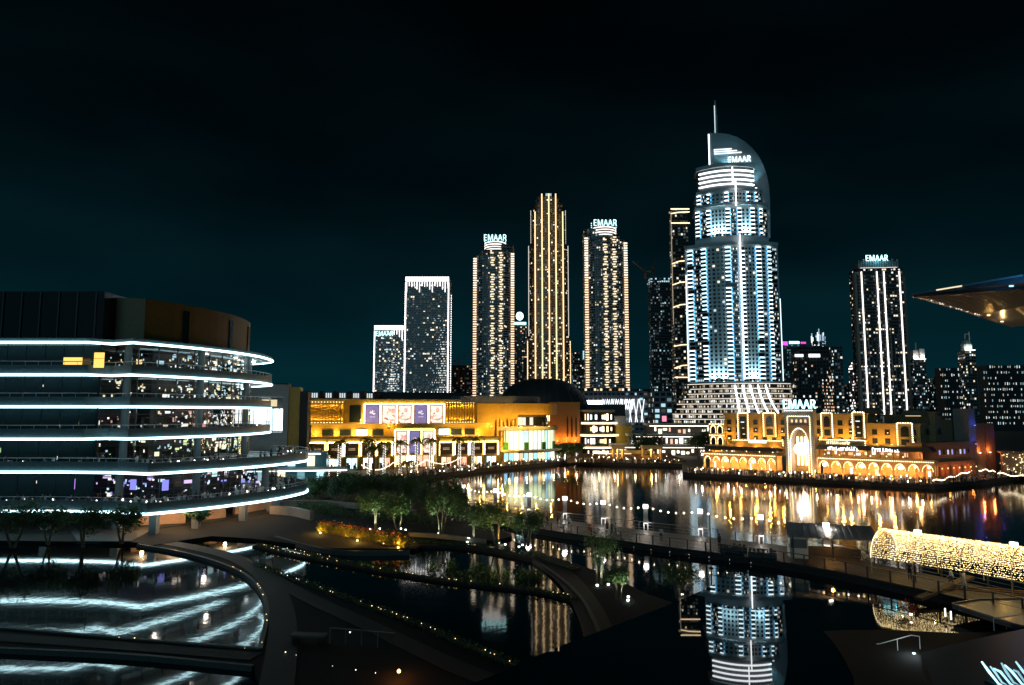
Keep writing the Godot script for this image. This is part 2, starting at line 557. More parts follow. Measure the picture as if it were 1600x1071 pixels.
func build_towers() -> void:
	var glass := mat(.012, .022, .026, .12)
	var warm := glow(1.0, .80, .50, 1.6)
	var warm2 := glow(1.0, .70, .35, .9)
	var pale := glow(1.0, .93, .80, 1.4)
	var cool := glow(.70, .92, 1.0, 1.1)
	var dim := glow(.75, .85, .9, .35)
	var white := glow(1.0, .95, .93, 3.0)
	var goldline := glow(1.0, .68, .33, 1.9)
	var cyan := glow(.50, .97, 1.0, 2.6)
	# --- the two square towers with hanging light combs
	for q in [[583.0, 629.0, 509.0, 1010.0, true], [631.0, 700.0, 433.0, 985.0, false]]:
		var Z: float = q[3]
		var k: float = Z / FOCAL
		var w: float = (q[1] - q[0]) * k
		var t: Node3D = tower_at("comb_tower", "shorter square tower with white light comb on top, left of its taller twin" if q[4] else "tall dark square tower edged in white light with comb of hanging bars", (q[0] + q[1]) * .5, 610, Z, 0.0, "tower", "twin square towers with light combs")
		var top := yp(q[2], Z) - 1.1
		block(t, rect(w, 38, 0, -19), 0, top, {"wall": mat(.11, .12, .13, .6), "pane": glass, "lit": [dim, dim, pale, warm, cool], "p": .05 if not q[4] else .20, "floor": 3.4, "bay": 2.6, "fw": .86, "fh": .62, "ledge": mat(.55, .57, .58, .7), "ledge_d": .9, "ledge_h": 1.0, "hot": .04})
		# comb
		var n := 17 if not q[4] else 11
		strip("crown_light_band", t, Vector3(0, top - 3.2, .9), Vector3(w, 6.4, .5), white)
		for i in n:
			var x := -w / 2 + w * (i + .5) / n
			strip("crown_fin", t, Vector3(x + w / n * .5, top - 3.2, 1.3), Vector3(.35, 6.8, .5), mat(.5, .5, .5))
			var l: float = [16.0, 8.0, 12.0, 7.0, 7.5][(i * 3) % 5] * (.9 if q[4] else 1.0)
			if q[4] and x < w * .16: continue
			strip("comb_light_bar", t, Vector3(x, top - 6.4 - l / 2, .9), Vector3(.9, l, .5), white)
		for x in ([-w / 2 + .6, w / 2 - .6] if not q[4] else [-w / 2 + .6]):
			strip("edge_light_line", t, Vector3(x, top / 2 - 4, 1.0), Vector3(1.5, top - 8, .6), white)
		if not q[4]:
			strip("edge_light_line", t, Vector3(w / 2 + .4, top / 2 - 10, -34), Vector3(.6, top - 20, 2.4), white)
			for i in 7: strip("base_light_bar", t, Vector3(-w / 2 + w * (i + .7) / 7.5, 42, 1.0), Vector3(1.0, 9, .5), white)
			var st := sh(white)
			for r in 52: st.box(Vector3(-w / 2 - .5, top - 22 - r * 3.3, -1.5), Vector3(.6, 1.0, 2.4))
			part("corner_light_strip", st, t, Vector3.ZERO, true)
		else:
			strip("edge_light_line", t, Vector3(-w / 2 - .8, top / 2 - 8, -8), Vector3(.6, top - 18, 1.8), white)
			letters("EMAAR", 7.0, cyan, t, Transform3D(Basis.IDENTITY, Vector3(-6.5, top - 12.0, 1.6)))
		# pale column of glitter on the lower right of each front
		var gl := Shape.new()
		for i in (420 if q[4] else 330):
			var yy := rng.randf() * rng.randf_range(.4, .86) * (top - 24) + 6
			var xx := rng.randfn(w * (.16 if q[4] else .36), w * .09)
			if absf(xx) > w / 2 - 1.5: continue
			gl.use([dim, pale, cool][rng.randi() % 3]).box(Vector3(xx, floorf(yy / 3.4) * 3.4 + 1.8, .78), Vector3(.8, 1.3, .1))
		part("lit_window", gl, t, Vector3.ZERO, true)
	# --- the two rounded towers with lit balconies and a round crown
	for q in [[740.0, 803.0, 386.0, 757.0, 790.0, 372.0, 950.0, true], [914.0, 980.0, 362.0, 926.0, 965.0, 350.0, 930.0, false]]:
		var Z: float = q[6]
		var k: float = Z / FOCAL
		var cx: float = (q[0] + q[1]) * .5
		var w: float = (q[1] - q[0]) * k
		var t: Node3D = tower_at("rounded_tower", "rounded tower with warm balcony lights, left of the tall gold striped tower" if q[7] else "rounded tower with warm balcony lights, right of the tall gold striped tower", cx, 600, Z, 0.0, "tower", "rounded balcony towers")
		var top := yp(q[2], Z) - 1.1
		var wall := mat(.16, .16, .16, .7)
		var o := {"wall": wall, "pane": glass, "lit": [pale, warm, dim, dim, cool, warm2], "p": .10, "floor": 3.35, "bay": 2.9, "fw": .66, "fh": .58, "ledge": mat(.5, .5, .5, .7), "ledge_d": .9, "ledge_h": .9}
		var hi := top; var lo := top - 12
		block(t, oval(w, w * .8, 28, 3.0), 0, lo - 4, o)
		o["called"] = "upper_wall"
		var shift := .08 if q[7] else -.08
		block(t, oval(w * .86, w * .7, 24, 3.0, w * shift), lo - 4, lo + 4, o)
		block(t, oval(w * .62, w * .6, 24, 3.0, w * (.19 if q[7] else -.19)), lo + 4, hi, o)
		# crown: a drum with lit rings and the sign
		var dx: float = ((q[3] + q[4]) * .5 - cx) * k
		var dw: float = (q[4] - q[3]) * k
		var dt := yp(q[5], Z) - 1.1
		var s := sh(wall)
		s.lathe([Vector2(dw / 2, lo - 2), Vector2(dw / 2, dt), Vector2(.01, dt)], Vector3(dx, 0, w * .08), 24)
		part("crown_drum", s, t)
		for i in 4:
			s = sh(glow(1.0, .9, .82, 2.2))
			var yy := dt - 10.5 - i * 3.4
			s.lathe([Vector2(dw / 2 + .1, yy), Vector2(dw / 2 + .5, yy), Vector2(dw / 2 + .5, yy + 1.2), Vector2(dw / 2 + .1, yy + 1.2)], Vector3(dx, 0, w * .08), 24)
			part("crown_ring_light", s, t)
		letters("EMAAR", 8.6, cyan, t, Transform3D(Basis.IDENTITY, Vector3(dx, dt - 4.6, w * .08 + dw / 2 + .8)))
		var ticks := sh(cyan)
		for sx in [-1.0, 1.0]:
			for i in 3: ticks.box(Vector3(dx + sx * dw * .49, dt - 1.6 - i * 2.8, w * .08 + dw * .1), Vector3(1.6, 1.2, .8))
		part("sign_side_light", ticks, t, Vector3.ZERO, true)
		var rows := int(lo / 3.35)
		var sl := Shape.new()
		for r in rows:
			var yy := r * 3.35 + 3.0
			var orange := yy > top * .12 and yy < top * .75
			var em := glow(1.0, .66, .40, 1.7) if orange else glow(1.0, .82, .62, 1.7)
			for sx in [-1.0, 1.0]:
				if sx * (1 if q[7] else -1) < 0 and yy > lo - 6: continue
				sl.use(em).box(Vector3(sx * (w * .5 - 1.9), yy, w * .30), Vector3(4.6, 1.5, 2.0))
			for c in [[-.035, .5], [.175, .55]]:
				if rng.randf() < .14: continue
				var off: float = (1.0 if r % 2 == 0 else -.4)
				sl.use(glow(1.0, .78, .50, 1.5) if rng.randf() < .8 else warm).box(Vector3(c[0] * w + off, yy, w * .40 + 1.2), Vector3(4.4, 1.35, 1.0))
			if rng.randf() < .35: sl.use([pale, cool, warm][rng.randi() % 3]).box(Vector3(w * rng.randf_range(.16, .34), yy, w * .375 + 1.0), Vector3(1.5, 1.7, .5))
		part("balcony_light", sl, t, Vector3.ZERO, true)
		for i in 5: strip("base_light_bar", t, Vector3(-w * .42 + i * w * .2, 27, w * .45), Vector3(1.1, 10, .6), glow(1.0, .86, .64, 2.4))
	# --- tall gold-striped tower
	var Z := 1040.0
	var k := Z / FOCAL
	var t := tower_at("striped_tower", "tallest slim tower with long vertical gold light lines and stepped top", 857.5, 595, Z)
	var wall := mat(.15, .12, .08, .6)
	var o := {"wall": wall, "pane": mat(.02, .02, .015, .15), "lit": [pale, warm, warm, warm2], "p": .10, "floor": 3.5, "bay": 3.0, "fw": .72, "fh": .6, "ledge": mat(.22, .19, .14, .7), "ledge_d": .5, "ledge_h": .5}
	var tiers := [[66.0, 0.0, 525.0, .19], [61.0, 525.0, 388.0, .07], [55.0, 388.0, 332.0, .07], [48.0, 332.0, 316.0, .04], [40.0, 316.0, 306.0, .02]]
	var yb := 0.0
	for q in tiers:
		var yt := yp(q[2], Z - 20.0) - 1.1
		o["p"] = q[3]
		o["called"] = "wall_tier"
		block(t, oval(q[0] * k, q[0] * k * .8, 20, 4.5), yb, yt, o)
		yb = yt
	for i in 5:
		var x := (i - 2) * 10.8 * k
		var yt := yp(303.0 if absf(i - 2) < 2 else 331.0, Z - 26.0) - 1.1
		var lit_bar := strip("gold_light_line", t, Vector3(x, yt / 2, 26.5), Vector3(1.7, yt, 1.2), goldline)
		lit_bar.set_meta("label", "long gold light line running up the tower front")
	for sx in [-1.0, 1.0]:
		var ye := yp(386, Z) - 1.1
		strip("edge_light_line", t, Vector3(sx * 31.2 * k, ye / 2, 6), Vector3(.9, ye, .9), glow(1.0, .93, .82, .9))
		strip("gold_light_line", t, Vector3(sx * 33.2 * k, 62, 8), Vector3(1.3, 124, 1.0), goldline)
		ye = yp(332, Z)
		strip("edge_light_line", t, Vector3(sx * 27.6 * k, ye - 26, 6), Vector3(.8, 52, .8), glow(1.0, .93, .82, .8))
	strip("crown_light_panel", t, Vector3(0, yp(312, Z), 20.5), Vector3(9, 4, .5), glow(.7, .95, 1.0, .5))

# ---------------------------------------------------------------- the curved tower with the sail top
func bow(w: float, bulge: float, n: int) -> PackedVector2Array:       # front line of a bowed facade, left to right
	var r := PackedVector2Array()
	for i in n + 1:
		var u := float(i) / n * 2 - 1
		r.append(Vector2(u * w / 2, bulge * (1 - u * u)))
	return r

func bow_body(w: float, bulge: float, depth: float, n := 24) -> PackedVector2Array:
	var r := bow(w, bulge, n)
	r.append(Vector2(w / 2 - 3, -depth)); r.append(Vector2(-w / 2 + 3, -depth))
	return r

func build_main_tower() -> void:
	var Z := 600.0
	var k := Z / FOCAL
	var cx := 1150.0
	var t := tower_at("sail_tower", "tall bowed hotel tower lit blue white, with curved sail top and mast", cx, 600, Z, -.18)
	var wall := mat(.66, .72, .74, .7)
	var trim := mat(.6, .62, .63, .7)
	var dark := mat(.012, .02, .026, .15)
	var strip_m := glow(.72, .93, 1.0, 4.0)
	var blue := glow(.10, .55, 1.0, 1.5)
	var whitel := glow(.93, .97, 1.0, 3.6)
	var warmw := glow(1.0, .88, .66, 1.3)
	var coolw := glow(.7, .9, 1.0, .9)
	# bodies: [width px, left offset px, y bottom px, y top px, bulge m]
	var bodies := [[140.0, 0.0, 598.0, 388.0, 11.0], [112.0, 1.0, 373.0, 325.0, 9.0], [102.0, -1.0, 323.0, 303.0, 8.0]]
	for bi in 3:
		var q = bodies[bi]
		var w: float = q[0] * k
		var ox: float = q[1] * k
		var y0 := yp(q[2], Z) - 1.1
		var y1 := yp(q[3], Z) - 1.1
		var line := bow(w, q[4], 60)
		var pos := func(u: float) -> Vector3:      # u 0..1 along the front
			var f := clampf(u, 0.0, 1.0) * 60.0
			var i := mini(int(f), 59)
			var p := line[i].lerp(line[i + 1], f - i)
			return Vector3(p.x + ox, 0, p.y)
		var nor := func(u: float) -> Vector3:
			var i := clampi(int(u * 60.0), 0, 59)
			var d := line[i + 1] - line[i]
			return Vector3(-d.y, 0, d.x).normalized()
		var body := PackedVector2Array()
		for p in line: body.append(Vector2(p.x + ox, p.y))
		body.append(Vector2(w / 2 + ox - 2, -30)); body.append(Vector2(-w / 2 + ox + 2, -30))
		var s := sh(wall)
		s.prism(body, y0 - (6.5 if bi == 1 else 0.0), y1)
		part("wall", s, t)
		# storeys
		var fl := 3.56
		var rows := int(floor((y1 - y0) / fl))
		# bays across the front: B balcony stack with light strips, W wall with square windows, G plain glass
		var bays := [["B", .01, .075], ["G", .08, .155], ["B", .155, .215], ["W", .215, .405], ["B", .405, .475], ["G", .475, .545], ["B", .56, .62], ["W", .62, .735], ["B", .735, .80], ["W", .80, .86], ["B", .865, .91], ["G", .915, .98]]
		var panes := Shape.new(); var lits := Shape.new(); var strips := Shape.new(); var slabs := sh(trim); var blues := Shape.new()
		for b in bays:
			var ua: float = b[1]; var ub: float = b[2]
			var um := (ua + ub) * .5
			var A: Vector3 = pos.call(ua); var B: Vector3 = pos.call(ub)
			var N: Vector3 = nor.call(um)
			var D := (B - A).normalized()
			var len := (B - A).length()
			for r in rows:
				var y := y0 + r * fl
				var up := Vector3.UP * y
				if b[0] == "W":
					var n := int(round(len / 3.4))
					for c in n:
						var f0 := (c + .24) / n; var f1 := (c + .76) / n
						var p0: Vector3 = pos.call(lerpf(ua, ub, f0)) + N * .12 + up; var p1: Vector3 = pos.call(lerpf(ua, ub, f1)) + N * .12 + up
						var lit := rng.randf() < .05
						(lits.use(warmw if rng.randf() < .6 else coolw) if lit else panes.use(dark)).quad(p0 + Vector3.UP * .8, p1 + Vector3.UP * .8, p1 + Vector3.UP * 2.7, p0 + Vector3.UP * 2.7)
				else:
					var p0 := A + N * .15 + up; var p1 := B + N * .15 + up
					panes.use(dark).quad(p0 + Vector3.UP * .6, p1 + Vector3.UP * .6, p1 + Vector3.UP * 3.2, p0 + Vector3.UP * 3.2)
					slabs.box((A + B) * .5 + N * .75 + up, Vector3(len, .35, 1.5), Basis(D, Vector3.UP, N))
					if b[0] == "G":
						for c in 4:
							if rng.randf() < .34:
								var l0 := A.lerp(B, (c + .12) / 4.0) + N * .3 + up; var l1 := A.lerp(B, (c + .8) / 4.0) + N * .3 + up
								lits.use([warmw, coolw, coolw][rng.randi() % 3]).quad(l0 + Vector3.UP * .9, l1 + Vector3.UP * .9, l1 + Vector3.UP * 2.6, l0 + Vector3.UP * 2.6)
					elif rng.randf() < .96 and not (bi == 2 and um > .45 and um < .6):
						var f0 := .08; var f1 := .92
						if bi == 2 and rng.randf() < .3: f1 = .5
						strips.use(strip_m).box(A.lerp(B, (f0 + f1) / 2) + N * 1.3 + up + Vector3.UP * 2.95, Vector3(len * (f1 - f0), .8, .5), Basis(D, Vector3.UP, N))
						blues.use(blue).box(A.lerp(B, .96 if um < .5 else .04) + N * .6 + up + Vector3.UP * 1.6, Vector3(len * .22, 1.9, .4), Basis(D, Vector3.UP, N))
			# parapet over each bay group
		part("window_pane", panes, t, Vector3.ZERO, true)
		part("lit_window", lits, t, Vector3.ZERO, true)
		part("balcony_slab", slabs, t, Vector3.ZERO, true)
		part("balcony_light_strip", strips, t, Vector3.ZERO, true)
		part("blue_accent_light", blues, t, Vector3.ZERO, true)
		# right flank with small bright points
		var fk := Shape.new()
		for r in rows:
			fk.use(coolw if r % 3 else whitel).box(Vector3(w / 2 + ox - .2, y0 + r * fl + 2.0, -4.0 - (r % 2) * 2.0), Vector3(.5, 1.0, 2.0))
			if r % 2 == 0: fk.use(coolw).box(Vector3(w / 2 + ox - .8, y0 + r * fl + 2.0, -14), Vector3(.5, 1.2, 2.2))
		part("flank_light", fk, t, Vector3.ZERO, true)
		# cornice
		s = sh(trim)
		var cor := PackedVector2Array()
		for p in line: cor.append(Vector2(p.x * 1.005 + ox, p.y + 1.2))
		cor.append(Vector2(w / 2 + ox, -30)); cor.append(Vector2(-w / 2 + ox, -30))
		s.prism(cor, y1, y1 + (2.4 if bi > 0 else 3.2))
		part("cornice", s, t)
		# flood lamps washing the wall bays from the ledge below
		if bi < 2:
			for u in [.26, .36, .65, .70]:
				var P: Vector3 = pos.call(u) + nor.call(u) * 3.0 + Vector3.UP * (y0 + .5)
				var lamp := sh(glow(.8, .95, 1.0, 3.0))
				lamp.box(Vector3.ZERO, Vector3(1.2, .4, .6))
				part("flood_lamp", lamp, t, P)
				spot(t, P + Vector3.UP * .5, P - nor.call(u) * 2.2 + Vector3.UP * 16, Color(.76, .95, 1.0), 520.0, 58.0, .3)
	# long vertical light lines down the centre
	var f1 := 13.0
	strip("vertical_light_line", t, Vector3(5.6, (yp(596, Z) + yp(374, Z)) / 2, f1), Vector3(1.0, yp(374, Z) - yp(596, Z), .8), whitel)
	strip("vertical_light_line", t, Vector3(3.6, (yp(330, Z) + yp(291, Z)) / 2, f1 - 1), Vector3(.9, yp(291, Z) - yp(330, Z), .8), whitel)
	strip("vertical_light_line", t, Vector3(1.4, (yp(294, Z) + yp(270, Z)) / 2, f1 - 1.5), Vector3(.9, yp(270, Z) - yp(294, Z), .8), whitel)
	# bright slab edge on the left, thin line on the right
	strip("edge_slab", t, Vector3(-69 * k, (yp(598, Z) + yp(388, Z)) / 2, -3), Vector3(3.5, yp(388, Z) - yp(598, Z), 7), mat(.6, .66, .70, .6))
	strip("edge_light_line", t, Vector3(-71.5 * k, (yp(598, Z) + yp(430, Z)) / 2, 1.2), Vector3(1.0, yp(430, Z) - yp(598, Z), 1.0), glow(.75, .93, 1.0, 1.6))
	strip("edge_light_line", t, Vector3(71.5 * k, (yp(598, Z) + yp(470, Z)) / 2, -3.0), Vector3(.7, yp(470, Z) - yp(598, Z), .8), glow(.7, .93, 1.0, 2.0))
	# ringed drum under the sail
	var line := bow(84 * k, 7.5, 24)
	var ox := -5.0 * k
	var s := sh(mat(.10, .12, .13, .5))
	var body := PackedVector2Array()
	for p in line: body.append(Vector2(p.x + ox, p.y))
	body.append(Vector2(42 * k + ox, -20)); body.append(Vector2(-42 * k + ox, -20))
	s.prism(body, yp(303, Z), yp(266, Z))
	part("drum_wall", s, t)
	for py in [273.0, 280.0, 287.0, 294.0]:
		s = sh(whitel)
		var l2 := PackedVector2Array()
		for p in line: l2.append(Vector2(p.x + ox, p.y + .4))
		s.band(l2, yp(py, Z) - .5, yp(py, Z) + .6, 1.0)
		part("ring_light", s, t)
	s = sh(trim)
	var lid := PackedVector2Array()
	for p in bow(92 * k, 9.5, 24): lid.append(Vector2(p.x + ox, p.y))
	lid.append(Vector2(44 * k + ox, -20)); lid.append(Vector2(-46 * k + ox, -20))
	s.prism(lid, yp(267, Z), yp(261.5, Z))
	part("drum_roof", s, t)
	# the sail: an outline with thickness, standing behind the drum
	var out := PackedVector2Array()
	var prof := [[1108, 268], [1108, 208], [1116, 208.5], [1126, 209.5], [1138, 212], [1150, 217], [1162, 225], [1173, 236], [1182, 248], [1189, 262], [1194, 277], [1198, 296], [1199.5, 320], [1200, 376], [1182, 376], [1182, 300], [1150, 290], [1108, 290]]
	for q in prof: out.append(Vector2(xp(q[0], q[1], Z + 9.0) - xp(cx, 600, Z) - 1.6, yp(q[1], Z + 9.0) - 1.1))
	s = sh(mat(.34, .40, .43, .6))
	extrude_z(s, out, -14.0, -6.0)
	part("sail_wall", s, t)
	var dxs := xp(cx, 600, Z) + 1.6
	var sail_z := -5.4
	for i in 3:
		var w: float = [28.0, 36.0, 43.0][i]
		strip("sail_light_bar", t, Vector3(xp(1115 + w / 2, 240, Z + 9.0) - dxs, yp(235.3 + i * 3.2, Z + 9.0) - 1.1, sail_z), Vector3(w * k, .6, .8), glow(.9, .97, 1.0, 1.8))
	strip("edge_light_line", t, Vector3(xp(1108.5, 235, Z + 9.0) - dxs, (yp(262, Z + 9.0) + yp(212, Z + 9.0)) / 2, sail_z - .6), Vector3(.9, yp(212, Z + 9.0) - yp(262, Z + 9.0), 1.0), whitel)
	letters("EMAAR", 5.4, glow(.80, .97, 1.0, 2.4), t, Transform3D(Basis.IDENTITY, Vector3(xp(1153.5, 251, Z + 9.0) - dxs, yp(252.5, Z + 9.0) - 1.1, sail_z + .4)), .5)
	# mast
	s = sh(mat(.45, .5, .52, .5, .3))
	var mx := xp(1119.5, 200, Z + 9.0) - dxs
	s.tube([Vector3(mx, yp(212, Z + 9.0), -9), Vector3(mx, yp(185, Z + 9.0), -9), Vector3(mx - .3, yp(158, Z + 9.0), -9)], [1.9, 1.5, .8], 8)
	part("mast", s, t)
	strip("mast_light_line", t, Vector3(mx - 1.1, (yp(210, Z + 9.0) + yp(160, Z + 9.0)) / 2 - 2, -7.6), Vector3(.45, yp(160, Z + 9.0) - yp(210, Z + 9.0) - 4, .45), glow(.8, .95, 1.0, 1.2))
	# floods on the crown
	var fl := sh(glow(.8, .95, 1.0, 3.0))
	fl.box(Vector3.ZERO, Vector3(1.6, .4, .8))
	for x in [12.0, 22.0]:
		part("flood_lamp", fl, t, Vector3(x, yp(300, Z), 4))
		spot(t, Vector3(x, yp(299, Z), 4), Vector3(x - 8, yp(235, Z), -6), Color(.6, .92, 1.0), 300.0, 45.0, .5)
	part("flood_lamp", fl, t, Vector3(mx + 10, yp(262, Z), 0))
	spot(t, Vector3(mx + 10, yp(261, Z) + 1, 0), Vector3(mx + 2, yp(215, Z), -7), Color(.6, .92, 1.0), 160.0, 50.0, .5)
	# terraced base: curved decks stepping out towards the lake
	var deck := mat(.42, .40, .37, .7)
	var n_deck := 9
	var lits := Shape.new(); var panes := Shape.new(); var ledges := Shape.new()
	for i in n_deck:
		var f := float(i) / (n_deck - 1)                   # 0 top
		var y1 := lerpf(yp(600, Z), yp(662, Z), f) - 1.1
		var y0 := lerpf(yp(600, Z), yp(662, Z), float(i + 1) / (n_deck - 1)) - 1.1
		var wr := lerpf(88, 90, f) * k
		var wl := (lerpf(78, 80, f) if i < 3 else lerpf(84, 120, (f - .25) / .75)) * k
		var ln := PackedVector2Array()
		for j in 41:
			var u := j / 40.0 * 2 - 1
			ln.append(Vector2(u * (wr if u > 0 else wl), (19 + f * 16) * (1 - pow(absf(u), 2.4))))
		var bd := ln.duplicate()
		bd.append(Vector2(wr, -30)); bd.append(Vector2(-wl, -30))
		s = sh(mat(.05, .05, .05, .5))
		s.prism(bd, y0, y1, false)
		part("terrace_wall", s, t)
		s = sh(deck)
		var lp := PackedVector2Array()
		for p in ln: lp.append(Vector2(p.x, p.y + 1.6))
		s.band(lp, y1 - .55, y1 + .55, -2.2)
		part("terrace_deck", s, t)
		s = sh(glow(1.0, .88, .74, 1.7))
		var le := PackedVector2Array()
		for p in ln: le.append(Vector2(p.x, p.y + 1.75))
		s.band(le.slice(1 + i % 2, 39), y1 - .8, y1 - .45, -.3)
		part("terrace_light", s, t)
		for j in 40:
			var a := ln[j]; var b := ln[j + 1]
			for c in 2:
				var p := a.lerp(b, (c + .15) / 2.0); var q := a.lerp(b, (c + .85) / 2.0)
				var o := Vector2(0, .12)
				if rng.randf() < .55:
					lits.use([glow(1.0, .80, .50, .5), glow(1.0, .88, .70, .8), glow(1.0, .72, .36, .3), glow(.95, .95, .9, 1.2)][rng.randi() % 4])
				else:
					lits.use(mat(.02, .02, .02, .2))
				var h := (y1 - y0) * rng.randf_range(.35, .62)
				lits.quad(Vector3(p.x, y0 + .6, p.y + .12), Vector3(q.x, y0 + .6, q.y + .12), Vector3(q.x, y0 + .6 + h, q.y + .12), Vector3(p.x, y0 + .6 + h, p.y + .12))
	part("terrace_window", lits, t, Vector3.ZERO, true)
	# five bowed light ribs over the base
	for i in 5:
		var x0 := (-7.0 + i * 11.0) * k
		s = sh(whitel)
		var pts := []
		var rad := []
		for j in 9:
			var f := j / 8.0
			var bend := (i * .9) * f * f * 2.6 * k
			pts.append(Vector3(x0 + f * 2.2 * k + bend, lerpf(yp(604, Z), yp(646, Z), f) - 1.1, 23.5 + f * 14.0))
			rad.append(.75)
		s.tube(pts, rad, 6)
		part("light_rib", s, t)

func extrude_z(s: Shape, poly: PackedVector2Array, z0: float, z1: float) -> void:     # outline in (x, y)
	if Geometry2D.is_polygon_clockwise(poly):
		poly = poly.duplicate(); poly.reverse()
	var t := Geometry2D.triangulate_polygon(poly)
	for i in range(0, t.size(), 3):
		var a := poly[t[i]]; var b := poly[t[i + 1]]; var c := poly[t[i + 2]]
		if (b - a).cross(c - a) < 0:
			var q := b; b = c; c = q
		s.tri(Vector3(a.x, a.y, z1), Vector3(b.x, b.y, z1), Vector3(c.x, c.y, z1))
		s.tri(Vector3(a.x, a.y, z0), Vector3(c.x, c.y, z0), Vector3(b.x, b.y, z0))
	for i in poly.size():
		var a := poly[i]; var b := poly[(i + 1) % poly.size()]
		s.quad(Vector3(b.x, b.y, z1), Vector3(a.x, a.y, z1), Vector3(a.x, a.y, z0), Vector3(b.x, b.y, z0))

# ---------------------------------------------------------------- the other towers of the skyline
func plain_tower(called: String, label: String, x0: float, x1: float, top: float, Z: float, o: Dictionary, depth := 14.0, cat := "tower") -> Node3D:
	# the flank that shows beside the front counts towards the surveyed width
	if x0 > 800.0: x0 += (x0 - 800.0) * (1.0 - Z / (Z + depth))
	elif x1 < 800.0: x1 -= (800.0 - x1) * (1.0 - Z / (Z + depth))
	var t := tower_at(called, label, (x0 + x1) * .5, 600, Z, o.get("turn", 0.0), cat)
	block(t, rect((x1 - x0) * Z / FOCAL, depth, 0, -depth / 2), 0, yp(top, Z) - 1.1, o)
	return t

func crane(label: String, px: float, foot: float, top: float, Z: float, swing: float, h_base: float) -> void:
	var t := tower_at("tower_crane", label, px, 600, Z, swing, "crane")
	t.position.y = yp(foot, Z)
	var h := yp(top, Z) - yp(foot, Z)
	var m := mat(.32, .13, .05, .6)
	var s := sh(m)
	for c in [[-1, -1], [1, -1], [1, 1], [-1, 1]]: s.bar(Vector3(c[0], 0, c[1]), Vector3(c[0], h, c[1]), .35)
	var n := int(h / 3.0)
	for i in n:
		var y := h * i / n
		var y2 := h * (i + 1) / n
		s.bar(Vector3(-1, y, 1), Vector3(1, y2, 1), .22); s.bar(Vector3(1, y, 1), Vector3(1, y2, -1), .22); s.bar(Vector3(-1, y, -1), Vector3(-1, y2, 1), .22)
	part("mast", s, t)
	s = sh(m)
	var tip := Vector3(22, h + 20, 0)
	for z in [-.8, .8]: s.bar(Vector3(0, h, z), tip, .35)
	s.bar(Vector3(0, h + 1.8, 0), tip, .35)
	part("jib", s, t)
	s = sh(m)
	s.bar(Vector3(0, h, 0), Vector3(-8, h + 1, 0), 1.2)
	s.box(Vector3(-8, h, 0), Vector3(3, 2.6, 2.2))
	part("counterweight", s, t)
	s = sh(mat(.1, .1, .1))
	s.bar(Vector3(-6, h + 1, 0), Vector3(0, h + 9, 0), .2)
	s.bar(Vector3(0, h + 9, 0), tip, .14)
	s.bar(Vector3(0, h, 0), Vector3(0, h + 9, 0), .5)
	part("stay", s, t)

